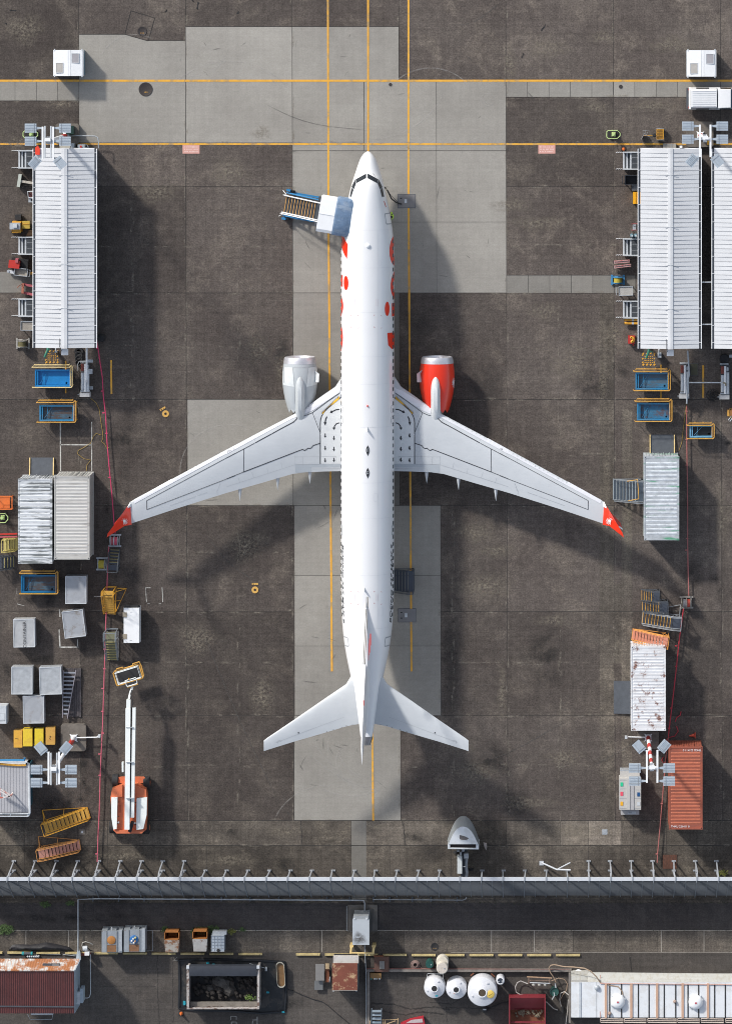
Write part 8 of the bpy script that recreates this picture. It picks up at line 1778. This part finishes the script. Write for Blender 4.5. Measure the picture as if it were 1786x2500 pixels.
def rustbin(x0, y0, x1, y1, label, face):
 t = thing("rusty_skip_bin", label, "skip bin", (x0 + x1) / 2, (y0 + y1) / 2, group="rusty bins by the wheel stops"); h = 1.4; q0, q1 = P(x0, y0, h), P(x1, y1, h); X0, X1, Y0, Y1 = q0.x, q1.x, q1.y, q0.y; w_ = .05; IN = mat("rust_orange_inside", (.34, .13, .03), .85, var=.3, scale=2)
 ym = Y1 - (Y1 - Y0) * .36
 b = MB(); b.box(X0, X0 + w_, ym, Y1, .25, h); b.box(X1 - w_, X1, ym, Y1, .25, h); b.box(X0, X1, Y1 - w_, Y1, .25, h); b.box(X0, X1, ym, ym + w_, .25, h); b.box(X0, X1, ym, Y1, .25, .3); b.build("hopper", IN, t, True)
 b = MB(); b.hexa([(X0 + .02, Y0 + .1, .5), (X1 - .05, Y0 + .1, .5), (X1 - .02, ym, .25), (X0, ym, .25)], [(X0 + .05, Y0 + .06, 1.0), (X1 - .1, Y0 + .06, 1.0), (X1, ym, h), (X0, ym, h)]); b.build("front_plate", face, t, True)
 for k in (.12, .8): xx = X0 + (X1 - X0) * k; MB().box(xx, xx + .08, Y0 - .05, Y1 - .1, 0, .3).build("leg", RUST, t, True)
 MB().box(X0, X1 - .1, Y0 + .08, Y0 + .14, .6, .7).build("cross_bar", RUST, t, True)
 return t
rustbin(401, 2275, 437, 2330, "rusty bin with an orange interior and a heavily rusted white front", mat("white_front_rusted", (.5, .45, .38), .7, var=.2, rust=.54, rcol=(.27, .11, .04), rscale=2.2))
rustbin(470, 2273, 506, 2328, "rusty bin with plants inside and a mostly white front", mat("white_front_less_rusted", (.55, .52, .48), .7, var=.15, rust=.46, rcol=(.22, .09, .04), rscale=2.2))
t = thing("cage_tank", "translucent white cage tank right of the rusty bins", "tank", 535, 2300); h = 1.2; bx("bottle", mat("ibc_plastic", (.40, .45, .50), .4, var=.1, scale=3), t, 515, 2283, 548, 2324, .15, h - .02, taper=.03)
b = MB()
for k in range(5): T(b, [(516 + 7.8 * k, 2284, h), (516 + 7.8 * k, 2324, h)], .014, 4)
for k in range(6): T(b, [(515, 2285 + 7.6 * k, h + .01), (548, 2285 + 7.6 * k, h + .01)], .014, 4)
b.build("cage", STEEL, t, True); bx("back_frame", STEEL, t, 519, 2274, 553, 2282, .2, .9); c = P(533, 2320, h); MB().lathe([(.12, h), (.12, h + .05), (.02, h + .06)], 12, (c.x, c.y)).build("cap", BLACK, t, True)
# open skip full of dark rubble on a black groundsheet
b = MB(); pts = [(437, 2344), (520, 2342), (640, 2345), (695, 2349), (699, 2380), (697, 2440), (694, 2470), (640, 2474), (560, 2468), (470, 2466), (437, 2462), (439, 2400)]
q = [P(*p_) for p_ in pts]; b.prism([(a.x, a.y) for a in q], .009, .03); gs_ = single("groundsheet", b, mat("black_groundsheet", (.016, .019, .022), .55, var=.45, scale=1.2, grime=.6, gcol=(.06, .052, .045), bump=.5), "black groundsheet spread under the open skip at the bottom left", "groundsheet")
b = MB();
for k in range(len(pts)): T(b, [(*pts[k], .06), (*pts[(k + 1) % len(pts)], .06)], .09, 6)
b.build("rolled_rim", mat("black_groundsheet_rim", (.014, .016, .02), .5, bump=.5), gs_)
t = thing("open_skip", "long open skip with dark rubble and a folded dark cover, bottom left", "skip", 545, 2412); h = 1.6; q0, q1 = P(456, 2366, h), P(633, 2464, h); X0, X1, Y0, Y1 = q0.x, q1.x, q1.y, q0.y; WP = mat("skip_worn_white", (.42, .39, .37), .7, var=.3, rust=.5, rcol=(.12, .07, .05), rscale=4)
MB().box(X0, X0 + .16, Y0, Y1 + .1, .1, h).build("side_wall", WP, t, True); MB().box(X1 - .16, X1, Y0, Y1 + .15, .1, h).build("side_wall", WP, t, True); MB().box(X0 + .16, X1 - .16, Y0, Y0 + .07, .1, h - .02).build("end_wall", WP, t, True); MB().box(X0 + .16, X1 - .16, Y1 - .5, Y1 - .4, .1, h).build("end_wall", DSTEEL, t, True); MB().box(X0 + .16, X1 - .16, Y0 + .07, Y1 - .5, .08, .2).build("floor", BLACK, t, True)
b = MB(); b.box(X0 + .2, X1 - .2, Y0 + .1, Y0 + .4, .9, 1.1); b.build("inner_ledge", CONC, t, True)
b = MB(); rr = []
for k in range(15):
 x = X0 + .18 + (X1 - X0 - .36) * k / 14; e = .05 * (k % 2); rr.append([(x, Y1 - .52, h - .1), (x, Y1 - .5, h + .03 + e), (x, Y1 - .1, h + .12 + e), (x, Y1 + .22, h + .05 + e), (x, Y1 + .28, h - .3)])
b.loft(rr, caps=False, close=False); b.build("folded_cover", mat("dark_cover", (.035, .04, .052), .5, var=.2), t, True, smooth=30)
for x in (X0 + .08, X1 - .08): MB().box(x - .1, x + .1, Y1 + .05, Y1 + .25, h - .2, h + .1).build("hinge_block", GREYW, t, True)
rb = random.Random(5)
def stone(b, x, y, z, r, rs):
 n = 7; rings = [[(x + r * k * math.cos(2 * math.pi * j / n + rs.random()) * rs.uniform(.8, 1.15), y + r * k * math.sin(2 * math.pi * j / n) * rs.uniform(.8, 1.15), z + r * zz * .6) for j in range(n)] for k, zz in ((.5, -1), (1, -.3), (.9, .3), (.45, .9))]; b.loft(rings)
for mm, n_, sz, lbn in ((mat("dark_rubble", (.035, .03, .027), .9, var=.4), 70, .2, "rubble"), (mat("grey_tarp_lump", (.07, .065, .06), .9, var=.4, scale=3), 6, .5, "sack")):
 b = MB()
 for k in range(n_): stone(b, rb.uniform(X0 + .4, X1 - .4), rb.uniform(Y0 + .5, Y1 - .8) if sz < .3 else rb.uniform(Y0 + 1.1, Y1 - .9), rb.uniform(.3, .6), rb.uniform(sz * .5, sz * 1.2), rb)
 o_ = single(lbn + "_load", b, mm, "dark rubble filling the open skip" if sz < .3 else "grey sacks lying in the open skip", lbn)
 if sz < .3: o_["kind"] = "stuff"
t = thing("oval_trough", "oval trough with brown water standing on the groundsheet", "trough", 685, 2380)
oval = [(9.5 * math.cos(R(a)) , 20 * (1 if math.sin(R(a)) > 0 else -1) + 9.5 * math.sin(R(a))) for a in range(0, 360, 15)]
def ovr(k, z): return [(P(685 + x * k + (y * .06), 2380 + (y if abs(y) < 1 else y) * (k if k > .9 else .93), z).x, P(685, 2380 + y * (k if k > .9 else .93), z).y, z) for x, y in oval]
MB().loft([ovr(.95, .03), ovr(1.08, .55), ovr(.98, .55), ovr(.85, .2)], caps=False).build("shell", mat("trough_pale", (.38, .36, .3), .6, var=.15), t, True); b = MB(); b.add(ovr(.93, .4), [tuple(range(24))]); b.build("brown_water", mat("brown_water", (.2, .115, .05), .35, var=.25, scale=3), t, True)
t = thing("long_brush", "long handled brush lying across the groundsheet", "brush", 635, 2358); tb("handle", GREYW, t, [(609, 2352, .1), (651, 2365, .1)], .018); bx("head", STEEL, t, 647, 2361, 652, 2371, .05, .15)
for x, y, k in ((507, 2351, 1), (521, 2355, 2), (608, 2361, 3), (450, 2449, 4), (653, 2423, 5), (691, 2471, 6)):
 t = thing("cyan_offcut", ["", "cyan offcut on the north rim of the groundsheet, leftmost", "small cyan offcut on the north rim, second from left", "cyan offcut north of the skip near the brush", "cyan square offcut at the skip's lower left corner", "tiny cyan offcut right of the skip", "cyan offcut at the groundsheet's lower right corner"][k], "offcut", x, y, group="cyan offcuts on the groundsheet")
 bx("piece", mat("cyan_plastic", (.02, .28, .36), .5), t, x - 3, y - 2.2 if k != 4 else y - 5, x + 3, y + 2.2 if k != 4 else y + 5, .1, .16); bx("flap", mat("cyan_plastic", (.02, .28, .36)), t, x + 3, y - 1, x + 4.5, y + 2, .08, .12)
t = thing("black_cable", "long black cable curving over the yard right of the groundsheet", "cable", 780, 2440); tb("cable", BLACK, t, [(700, 2415, .04), (712, 2418, .04), (740, 2430, .04), (765, 2440, .04), (785, 2445, .04), (800, 2455, .04), (825, 2477, .04), (853, 2500, .04)], .03, 6)
# grey panels, stool frame, rusty hut, brown plate
t = thing("grey_panel_stack", "two grey mesh panels left of the rusty hut", "panels", 779, 2385); bx("upper_panel", mat("mesh_panel", (.2, .195, .19), .6, var=.1), t, 770, 2354, 791, 2394, .5, .58); bx("lower_panel", mat("mesh_panel_dark", (.14, .145, .15), .6), t, 767, 2394.5, 788, 2417, .2, .3)
for x, y in ((772, 2358), (787, 2390)): bx("support", DSTEEL, t, x, y, x + 3, y + 3, 0, .5)
t = thing("rusty_stand", "narrow rusty stand between the grey panels and the rusty hut", "stand", 800, 2376); bx("top", mat("cream_worn", (.4, .3, .18), .7, var=.3), t, 794, 2353, 803, 2366, .5, .6); bx("frame", RUST, t, 794, 2366.5, 803, 2398, .1, .4); tb("rail", GREYW, t, [(805, 2385, .5), (804, 2398, .4)], .03);
for x, y in ((795, 2356), (801, 2394)): bx("leg", RUST, t, x, y, x + 2, y + 2, 0, .5)
t = thing("rusty_hut", "small hut with a rust-red roof and a white north strip", "hut", 842, 2385); h = 2.2; bx("walls", mat("hut_wall", (.12, .12, .12), .7), t, 812, 2353, 873, 2416, 0, h - .1)
bx("roof", mat("hut_rust_roof", (.17, .05, .03), .8, var=.25, scale=1.5, rust=.48, rcol=(.42, .28, .16), rscale=2.2), t, 810.5, 2352, 872, 2417, h - .09, h); bx("white_strip", mat("hut_white", (.55, .53, .5), .6, var=.1, grime=.3, gcol=(.3, .2, .15)), t, 813, 2335, 875, 2351.5, 1.5, 1.9); bx("roof_rim", mat("hut_rim", (.4, .34, .3), .7, var=.2), t, 810.5, 2417.2, 872, 2418.4, h - .09, h - .01); bx("dark_ledge", BLACK, t, 815, 2331, 872, 2334.5, 1.2, 1.5)
for x in (812, 868): bx("corner_post", GREY, t, x, 2419, x + 3, 2421, 0, 1.9)
t = thing("brown_plate_box", "flat brown box with a grey hatch in the kerb corner", "box", 930, 2354); bx("box_body", mat("brown_box", (.11, .055, .04), .7, var=.2), t, 913, 2337, 949, 2373, .1, .5); bx("hatch", mat("hatch_steel", (.2, .19, .18), .6), t, 925.5, 2347, 938, 2366, .5, .56); bx("hinge", RUST, t, 912, 2334, 935, 2336.5, .2, .5)
t = thing("bottle_crate", "ochre crate with bottles in the corner of the tank yard", "crate", 917, 2385); bx("crate_body", mat("ochre_crate", (.25, .14, .05), .7, var=.3), t, 903, 2376, 930, 2390, .05, .4)
for k, (x, m) in enumerate(((906, mat("teal_bottle", (.03, .22, .22), .4)), (914, WHITE), (919, GREYW), (926, WHITE))): c = P(x, 2389, .35); MB().lathe([(.08, .02), (.08, .35), (.03, .45)], 10, (c.x, c.y)).build("bottle", m, t, True)
# coil, barrels and tanks
t = thing("coiled_hose", "pinkish hose coiled on the ground west of the green barrel", "hose", 1013, 2356); HO = mat("pinkish_hose", (.26, .18, .16), .6, var=.15)
for k in range(5): tb("coil", HO, t, [(1013 + (11 - 1.4 * k) * math.cos(R(a)) + k % 2, 2356 + (11 - 1.4 * k) * math.sin(R(a)), .05 + .05 * k) for a in range(0, 370, 20)], .03, 6)
tb("tail", HO, t, [(1024, 2358, .1), (1028, 2364, .08), (1042, 2365, .08)], .025)
def barrel(label, x, y, r, h, m, lid=None, name="barrel"):
 t = thing(name, label, "barrel", 0, 0); q = P(x, y, h); t.location = (q.x, q.y, 0); rr_ = m_(r)
 MB().lathe([(rr_ * .96, .02), (rr_, .08), (rr_ * .97, h * .35), (rr_ * 1.02, h * .37), (rr_ * .97, h * .4), (rr_ * .97, h * .64), (rr_ * 1.02, h * .67), (rr_ * .97, h * .7), (rr_, h - .03), (rr_ * .96, h)], 24).build("drum", m, t, smooth=40); MB().lathe([(rr_ * .9, h), (rr_ * .9, h + .02), (.02, h + .025)], 24).build("lid", lid or m, t, smooth=40); MB().cyl(rr_ * .4, 0, .05, h + .02, h + .05, 8).build("bung", GREY, t); return t
barrel("dark green barrel beside the white one on the kerb", 1048, 2355, 9.5, .9, mat("barrel_green", (.012, .07, .06), .5, var=.2))
barrel("tall cream white barrel in front, leaning over the kerb", 1078.5, 2364, 14, 1.6, mat("barrel_cream", (.60, .56, .48), .5, var=.1), mat("barrel_lid_stained", (.55, .5, .44), .5, var=.1, rust=.42, rcol=(.25, .18, .12), rscale=5))
barrel("cream white barrel standing behind the tall one", 1079, 2350, 15, .95, mat("barrel_cream", (.60, .56, .48)))
TW = mat("tank_white_plastic", (.62, .63, .66), .4, var=.05, scale=1.5)
def wtank(label, x, y, r, h, hole, openm, extra=None):
 t = thing("water_tank", label, "water tank", 0, 0, group="round white water tanks"); q = P(x, y, h * .9); t.location = (q.x, q.y, 0); a = m_(r) * .99
 MB().lathe([(a * .98, .02), (a, .1), (a, h * .8), (a * .95, h * .86), (a * .6, h * .95), (hole * 1.5, h), (hole * 1.5, h + .05), (hole * 1.2, h + .07)], 48).build("shell", TW, t, smooth=35)
 MB().lathe([(hole * 1.22, h + .072), (hole * 1.22, h + .1), (hole, h + .1), (hole, h + .075)], 32).build("neck_ring", WHITE, t, smooth=35); MB().lathe([(hole, h + .072), (hole * .98, h + .085), (.02, h + .09)], 24).build("manhole", openm, t, smooth=40)
 for k in (60, 200): MB().box(a * .7 * math.cos(R(k)) - .06, a * .7 * math.cos(R(k)) + .06, a * .7 * math.sin(R(k)) - .04, a * .7 * math.sin(R(k)) + .04, h * .9, h * .97).build("lug", TW, t)
 return t, h
t1, h_ = wtank("round white water tank with a black lid, leftmost of three", 1060, 2412, 26, 1.35, .21, BLACK); MB().box(.05, .25, -.62, -.52, h_ * .9, h_ * .93).build("cyan_tape", mat("cyan_plastic", (.02, .28, .36)), t1)
t2, h_ = wtank("round white water tank with a black lid, middle of three", 1113, 2415, 25.5, 1.35, .2, BLACK); MB().tube([(-.05, -.2, h_ + .05), (-.15, -.3, h_ * .98)], .03).build("orange_tag", ORG, t2)
t3, h_ = wtank("largest white water tank with its yellow lid laid beside the open hole", 1176.5, 2422, 36.5, 1.7, .27, mat("open_hole_brown", (.07, .05, .03), .6, var=.3)); MB().lathe([(.28, h_ * .955), (.29, h_ + .03), (.24, h_ + .06), (.02, h_ + .065)], 24, (.6, -.12)).build("yellow_lid", mat("lid_yellow", (.62, .45, .1), .5, var=.08), t3, smooth=40); MB().bar((.45, -.2, h_ + .07), (.75, -.02, h_ + .07), .03).build("lid_handle", mat("ochre_paint", (.55, .38, .06)), t3)
t = thing("tank_frame", "thin pale frame behind the leftmost white tank", "frame", 1061, 2385); tb("frame", GREYW, t, [(1041, 2388, .5), (1043, 2377, .5), (1081, 2378, .5), (1081, 2392, .5)], .02)
t4, h_ = wtank("small dark topped round tank right of the largest tank", 1220.5, 2393, 10.5, 1.0, .2, mat("dark_lid_blue", (.04, .05, .07), .4)); MB().cyl(-.12, -.03, .035, 1.16, 1.19, 8).build("white_knob", WHITE, t4); MB().cyl(.12, 0, .035, 1.16, 1.19, 8).build("white_knob", WHITE, t4)
t = thing("pipe_stub", "rusty pipe bracket left of the largest tank", "pipe", 1153, 2378); tb("stub", RUST, t, [(1148, 2382, .3), (1156, 2376, .3)], .05); t = thing("pipe_stub", "rusty pipe bracket right of the largest tank", "pipe", 1202, 2380); tb("stub", RUST, t, [(1198, 2377, .3), (1206, 2384, .3)], .05)
t = thing("valve_heap", "dark valve with a blue handle south of the largest tank", "valve", 1183, 2463); c = P(1182, 2464, .2); MB().lathe([(.25, .02), (.26, .2), (.15, .3), (.02, .32)], 12, (c.x, c.y)).build("valve_body", BLACK, t, True, smooth=50); MB().box(c.x - .1, c.x + .12, c.y - .03, c.y + .05, .32, .36).build("handle", GREYW, t, True); tb("hose", BLACK, t, [(1190, 2462, .1), (1210, 2455, .1), (1225, 2448, .1), (1242, 2446, .1)], .035)
# pipe rack
t = thing("pipe_rack", "brass pipe rack with three glass bowls right of the tanks", "pipe rack", 1316, 2395); BR = mat("brass_pipe", (.36, .26, .2), .5, .3, var=.2)
tb("top_pipe", mat("worn_copper", (.38, .25, .16), .6, var=.3), t, [(1285, 2385, .9), (1346, 2388, .9)], .05); tb("main_pipe", GREYW, t, [(1292, 2399, .8), (1342, 2401, .8)], .035); tb("lower_pipe", BR, t, [(1292, 2394, .6), (1340, 2395, .6)], .04)
for x in (1290, 1341): tb("upright", BR, t, [(x, 2386, .9), (x, 2400, .8), (x, 2401, .05)], .04)
for x in (1302, 1316, 1330): c = P(x, 2404, .75); MB().lathe([(.1, .55), (.14, .65), (.13, .75), (.06, .8), (.05, .86)], 14, (c.x, c.y)).build("glass_bowl", mat("bowl_glass", (.42, .42, .38), .15), t, True, smooth=50)
t = thing("pump_pot", "round dark green pump pot with a bent outlet beside the white building", "pump", 1352, 2422); c = P(1352, 2422, .7); MB().lathe([(.3, .02), (.3, .6), (.32, .62), (.32, .7), (.3, .7), (.28, .62), (.02, .6)], 24, (c.x, c.y)).build("pot", mat("pot_green", (.03, .09, .08), .4), t, True, smooth=35); tb("outlet", GREYW, t, [(1351, 2423, .75), (1353, 2430, .75), (1347, 2440, .6)], .04); tb("inlet", STEEL, t, [(1354, 2400, .5), (1356, 2412, .6)], .06)
t = thing("transfer_hose", "tan hose looping from the pipe rack over the white building", "hose", 1380, 2365); TH = mat("tan_hose", (.33, .24, .17), .6, var=.15)
tb("hose", TH, t, [(1356, 2398, .4), (1350, 2385, .4), (1343, 2375, .5), (1339, 2364, .5), (1343, 2357, .6), (1352, 2355, .8), (1375, 2360, 1.5), (1400, 2361, 2.4), (1425, 2364, 3.0), (1441, 2371, 3.2), (1455, 2385, 3.1), (1464, 2399, 3.0), (1490, 2406, 3.0), (1508, 2409, 3.0), (1518, 2421, 3.0), (1520, 2432, 3.0)], .045, 6)
tb("hose", TH, t, [(1345, 2395, .4), (1362, 2388, .4), (1377, 2391, .4), (1384, 2402, .4), (1382, 2417, .4), (1372, 2430, .4), (1366, 2441, .4)], .03, 6)
t = thing("grey_hose", "pale grey hose from the rack round the red skip to a black valve", "hose", 1300, 2420)
tb("hose", mat("pale_hose", (.42, .4, .38), .6), t, [(1288, 2402, .4), (1280, 2399, .3), (1270, 2395, .3), (1262, 2399, .3), (1257, 2410, .3), (1259, 2422, .3), (1268, 2428, .3), (1290, 2430, .3), (1318, 2436, .4), (1335, 2448, .3), (1350, 2462, .2), (1360, 2466, .2)], .04, 6); tb("hose", mat("pale_hose", (.42, .4, .38)), t, [(1369, 2457, .2), (1365, 2440, .3), (1367, 2425, .5), (1377, 2421, .8), (1388, 2430, 1.2)], .035, 6); tb("hose", mat("pale_hose", (.42, .4, .38)), t, [(1386, 2440, .2), (1384, 2470, .2), (1380, 2500, .2)], .03, 6); bx("valve", BLACK, t, 1369, 2458, 1374, 2475, .05, .35)
# open red skip
t = thing("red_skip", "open dark red skip with pale rubble, bottom edge right of the tanks", "skip", 1286, 2470); RS = mat("skip_red", (.21, .025, .035), .5, var=.2, scale=1.2); h = 1.5; q0, q1 = P(1241, 2437, h), P(1331, 2540, h); X0, X1, Y0, Y1 = q0.x, q1.x, q1.y, q0.y
MB().box(X0, X0 + .09, Y0, Y1, .1, h).build("side_wall", RS, t, True); MB().box(X1 - .09, X1, Y0, Y1, .1, h).build("side_wall", RS, t, True); b = MB(); b.hexa([(X0 + .09, Y1 - 1.15, .15), (X1 - .09, Y1 - 1.15, .15), (X1 - .09, Y1, .15), (X0 + .09, Y1, .15)], [(X0 + .09, Y1 - 1.15, .2), (X1 - .09, Y1 - 1.15, .2), (X1 - .09, Y1, h - .1), (X0 + .09, Y1, h - .1)]); b.build("sloped_end", RS, t, True); MB().box(X0 + .09, X1 - .09, Y0, Y1 - 1.0, .1, .18).build("floor", RUST, t, True)
b = MB(); BX(b, 1245, 2494, 1327, 2497.5, 1.1, 1.2); b.build("cross_beam", RS, t, True)
b = MB()
for k in range(30): stone(b, rb.uniform(X0 + .25, X1 - .25), rb.uniform(Y1 - 1.65, Y1 - 1.2), .35, rb.uniform(.06, .16), rb)
o_ = single("pale_rubble", b, mat("pale_rubble_mat", (.2, .17, .12), .9, var=.4, scale=5), "pale rubble lying inside the open dark red skip", "rubble"); o_["kind"] = "stuff"
# white building at the bottom right
t = thing("white_building", "long white roof with brown ribs, black gaps and two domes, bottom right corner", "building", 1590, 2435); z = 3.0
BWH = mat("building_white_roof", (.66, .68, .70), .55, var=.05, scale=.8, grime=.35, gcol=(.5, .48, .45), gscale=(1, 1, 1)); BG = mat("building_north_face", (.52, .52, .49), .6, var=.06, grime=.4, gcol=(.38, .34, .26), gscale=(3, .4, 1))
q0, q1 = P(1393, 2398, z), P(1840, 2484, z)
MB().box(q0.x + .05, q1.x, q1.y + .05, q0.y - .05, 0, z - .15).build("walls", mat("building_wall", (.35, .35, .34), .7), t, True); MB().box(q0.x, q1.x, q1.y, q0.y, z - .14, z).build("roof", BWH, t, True)
a0, a1 = P(1433, 2374, 1.6), P(1840, 2379, 1.6); MB().hexa([(a0.x, q0.y + .01, z - .3), (q1.x, q0.y + .01, z - .3), (a1.x, a1.y, 1.4), (a0.x, a0.y, 1.5)], [(a0.x, q0.y + .01, z - .02), (q1.x, q0.y + .01, z - .02), (a1.x, a1.y, 1.6), (a0.x, a0.y, 1.7)]).build("north_canopy", BG, t, True)
bx("step_block", BG, t, 1393, 2383, 1440, 2397, .1, 2.0)
tb("ridge_cable", mat("salmon_pipe", (.5, .3, .25), .6), t, [(1464, 2401, z + .06), (1786, 2404, z + .06)], .03)
for k, x in enumerate((1478, 1540, 1603, 1665, 1727)): bx("brown_rib", mat("brown_roof_rib", (.52, .33, .23), .6, var=.1), t, x - 3, 2401, x + 2.5, 2485, z + .002, z + .08)
for x in (1487, 1516, 1557, 1583, 1620, 1648, 1678, 1704, 1743, 1769): bx("black_gap", BLACK, t, x - 1.5, 2402, x + 1.5, 2484, z + .002, z + .02)
bx("edge_strip", GREYW, t, 1412, 2398, 1417, 2484, z + .002, z + .05); bx("roof_seam", GREY, t, 1454.5, 2398, 1455.3, 2484, z + .002, z + .02)
tb("conduit", mat("salmon_pipe", (.5, .3, .25)), t, [(1464, 2380, 2.4), (1464, 2484, z + .08)], .025);
for x0, x1 in ((1465, 1520), (1523, 1576), (1580, 1650), (1653, 1706), (1710, 1765), (1770, 1840)):
 b = MB(); T(b, [(x0, 2487, z), (x1, 2488, z), (x1, 2497, z), (x0, 2496, z), (x0, 2487, z)], .035, 5); T(b, [(x0, 2492, z), (x1, 2492.5, z)], .03, 5); b.build("gutter_frame", mat("cream_frame", (.6, .5, .43), .6), t, True)
for cx_, cy_ in ((1507, 2446), (1697, 2448)):
 c = P(cx_, cy_, z + .3); d = MB().lathe([(.52, z + .002), (.52, z + .12), (.49, z + .25), (.38, z + .36), (.2, z + .42), (.02, z + .43)], 32, (c.x, c.y)).build("roof_dome", WHITE, t, True, smooth=45)
 l_ = MB().box(c.x - .08, c.x + .08, c.y - .06, c.y + .06, z + .431, z + .45); l_.v = [v - t.location for v in l_.v]; l_.build("dome_label", PINK, d)
 for a in (50, 140, 215, 300, 20): q = Vector((c.x + .53 * math.cos(R(a)), c.y + .53 * math.sin(R(a)), z + .1)); MB().box(q.x - .05, q.x + .05, q.y - .05, q.y + .05, z + .002, z + .2).build("dome_clamp", GREYW, t, True)
for cx_, cy_, r, m, nm in ((1456, 2412, .19, STEEL, "vent_cap"), (1487, 2475, .13, mat("brown_cap", (.3, .22, .18), .6), "vent_cap"), (1646, 2446, .12, mat("brown_cap", (.3, .22, .18)), "vent_cap")):
 c = P(cx_, cy_, z + .15); MB().lathe([(r, z + .002), (r, z + .12), (r * .6, z + .2), (.01, z + .22)], 16, (c.x, c.y)).build(nm, m, t, True, smooth=45)
bx("west_post", mat("kerb_grey", (.19, .17, .155)), t, 1387, 2382, 1391.5, 2498, .1, 2.0)
t = thing("white_drum_lid", "oval white lid on the dark ground beside the north west corner of the white building", "lid", 1411, 2377); c = P(1411, 2377, .3); MB().lathe([(.3, .2), (.31, .3), (.2, .34), (.02, .35)], 20, (c.x, c.y)).build("lid", WHITE, t, True, smooth=45); MB().lathe([(.26, .01), (.26, .2)], 20, (c.x, c.y)).build("drum", BLACK, t, True)
# step ladder, timber frames and red tarpaulined boat-like item at the bottom edge
t = thing("blue_step_ladder", "pale blue step ladder at the bottom edge left of the red item", "ladder", 918, 2490)
for x in (907, 931): tb("rail", mat("pale_blue_alu", (.25, .3, .34), .5, .3), t, [(x, 2462, 1.2), (x - 1.5, 2520, .1)], .03)
for k in range(5): y = 2466 + 9 * k; bx("tread", mat("pale_blue_tread", (.30, .36, .40), .5, .2), t, 908, y, 930, y + 5.5, 1.1 - .18 * k, 1.14 - .18 * k)
t = thing("timber_frame", "pale timber frame leaning at the bottom edge", "frame", 938, 2497); TF = mat("pale_timber", (.45, .31, .17), .8, var=.2)
for (a, c, e, f_) in ((903, 2492, 902, 2520), (920, 2490, 973, 2489), (935, 2488, 936, 2520), (940, 2489, 938, 2520), (971, 2486, 969, 2520), (943, 2500, 965, 2492)): MB().bar(P(a, c, .6), P(e, f_, .5), .06, .05).build("timber", TF, t, True)
t = thing("red_metal_trough", "red metal trough with a worn pale inside at the bottom edge", "trough", 1005, 2495)
q = [P(977, 2500, .6), P(1000, 2490, .6), P(1033, 2483, .6), P(1037, 2503, .6), P(976, 2510, .6)]; b = MB(); b.prism([(a.x, a.y) for a in q], .1, .6); b.build("trough_body", mat("trough_red", (.4, .02, .035), .5), t, True); q = [P(990, 2498, .61), P(1004, 2490, .61), P(1030, 2487, .61), P(1032, 2496, .61)]; b = MB(); b.prism([(a.x, a.y) for a in q], .602, .63); b.build("worn_inside", mat("pale_pink_worn", (.5, .42, .42), .7, var=.2), t, True)
# weeds
def weed(label, px, py, r, n, seed, m, z0=0):
 rs = random.Random(seed); b = MB(); c = P(px, py)
 for k in range(n):
  a = rs.uniform(0, 6.28); d = rs.random() ** .7 * r; x, y = c.x + d * math.cos(a) * 1.3, c.y + d * math.sin(a) * .7; h = rs.uniform(.05, .35); l = rs.uniform(.06, .16); q = rs.uniform(0, 6.28)
  v = Vector((math.cos(q), math.sin(q), rs.uniform(-.1, .5))) * l; s_ = Vector((-math.sin(q), math.cos(q), 0)) * l * .28; p0 = Vector((x, y, h + z0))
  b.add([p0, p0 + v * .5 + s_, p0 + v, p0 + v * .5 - s_], [(0, 1, 2, 3)])
 return single("weed_clump", b, m, label, "weeds", "weeds along the access road")
GW = mat("weed_green", (.055, .10, .025), .7, var=.4, scale=5); GY = mat("weed_yellowish", (.15, .16, .03), .7, var=.4, scale=5)
weed("leafy green clump at the left edge of the access road", 14, 2268, .5, 420, 1, GW)
for k, (x, y, r, n, lb) in enumerate(((112, 2206, .3, 120, "low weeds below the blast fence near the left"), (172, 2204, .25, 80, "low weeds beside the pipe corner"), (404, 2268, .25, 110, "green weeds behind the first rusty bin"), (486, 2272, .45, 260, "bushy weeds growing behind the second rusty bin"), (520, 2268, .4, 200, "weeds between the second rusty bin and the cage tank"), (566, 2272, .25, 90, "yellowish weeds right of the cage tank"), (592, 2268, .2, 60, "small tuft right of the cage tank"), (1762, 2130, .3, 90, "yellow green tuft at the fence on the far right"))):
 weed(lb, x, y, r, n, 10 + k, GY if k in (5, 7) else GW)
weed("green sprig growing out of the open skip", 612, 2429, .3, 60, 33, mat("sprig_green", (.12, .2, .04), .7), .6)
b = MB(); rs = random.Random(8)
for k in range(900):
 x = rs.uniform(0, 1786); y = rs.choice((2205, 2270)) + rs.gauss(0, 1.6); c = P(x, y); l = rs.uniform(.03, .09); a = rs.uniform(0, 6.28); b.add([(c.x, c.y, .02), (c.x + l * math.cos(a), c.y + l * math.sin(a), .05), (c.x + l * math.cos(a + .6), c.y + l * math.sin(a + .6), .03)], [(0, 1, 2)])
struct("verge_grass", b, mat("verge_moss", (.035, .045, .02), .9, var=.4), "stuff")
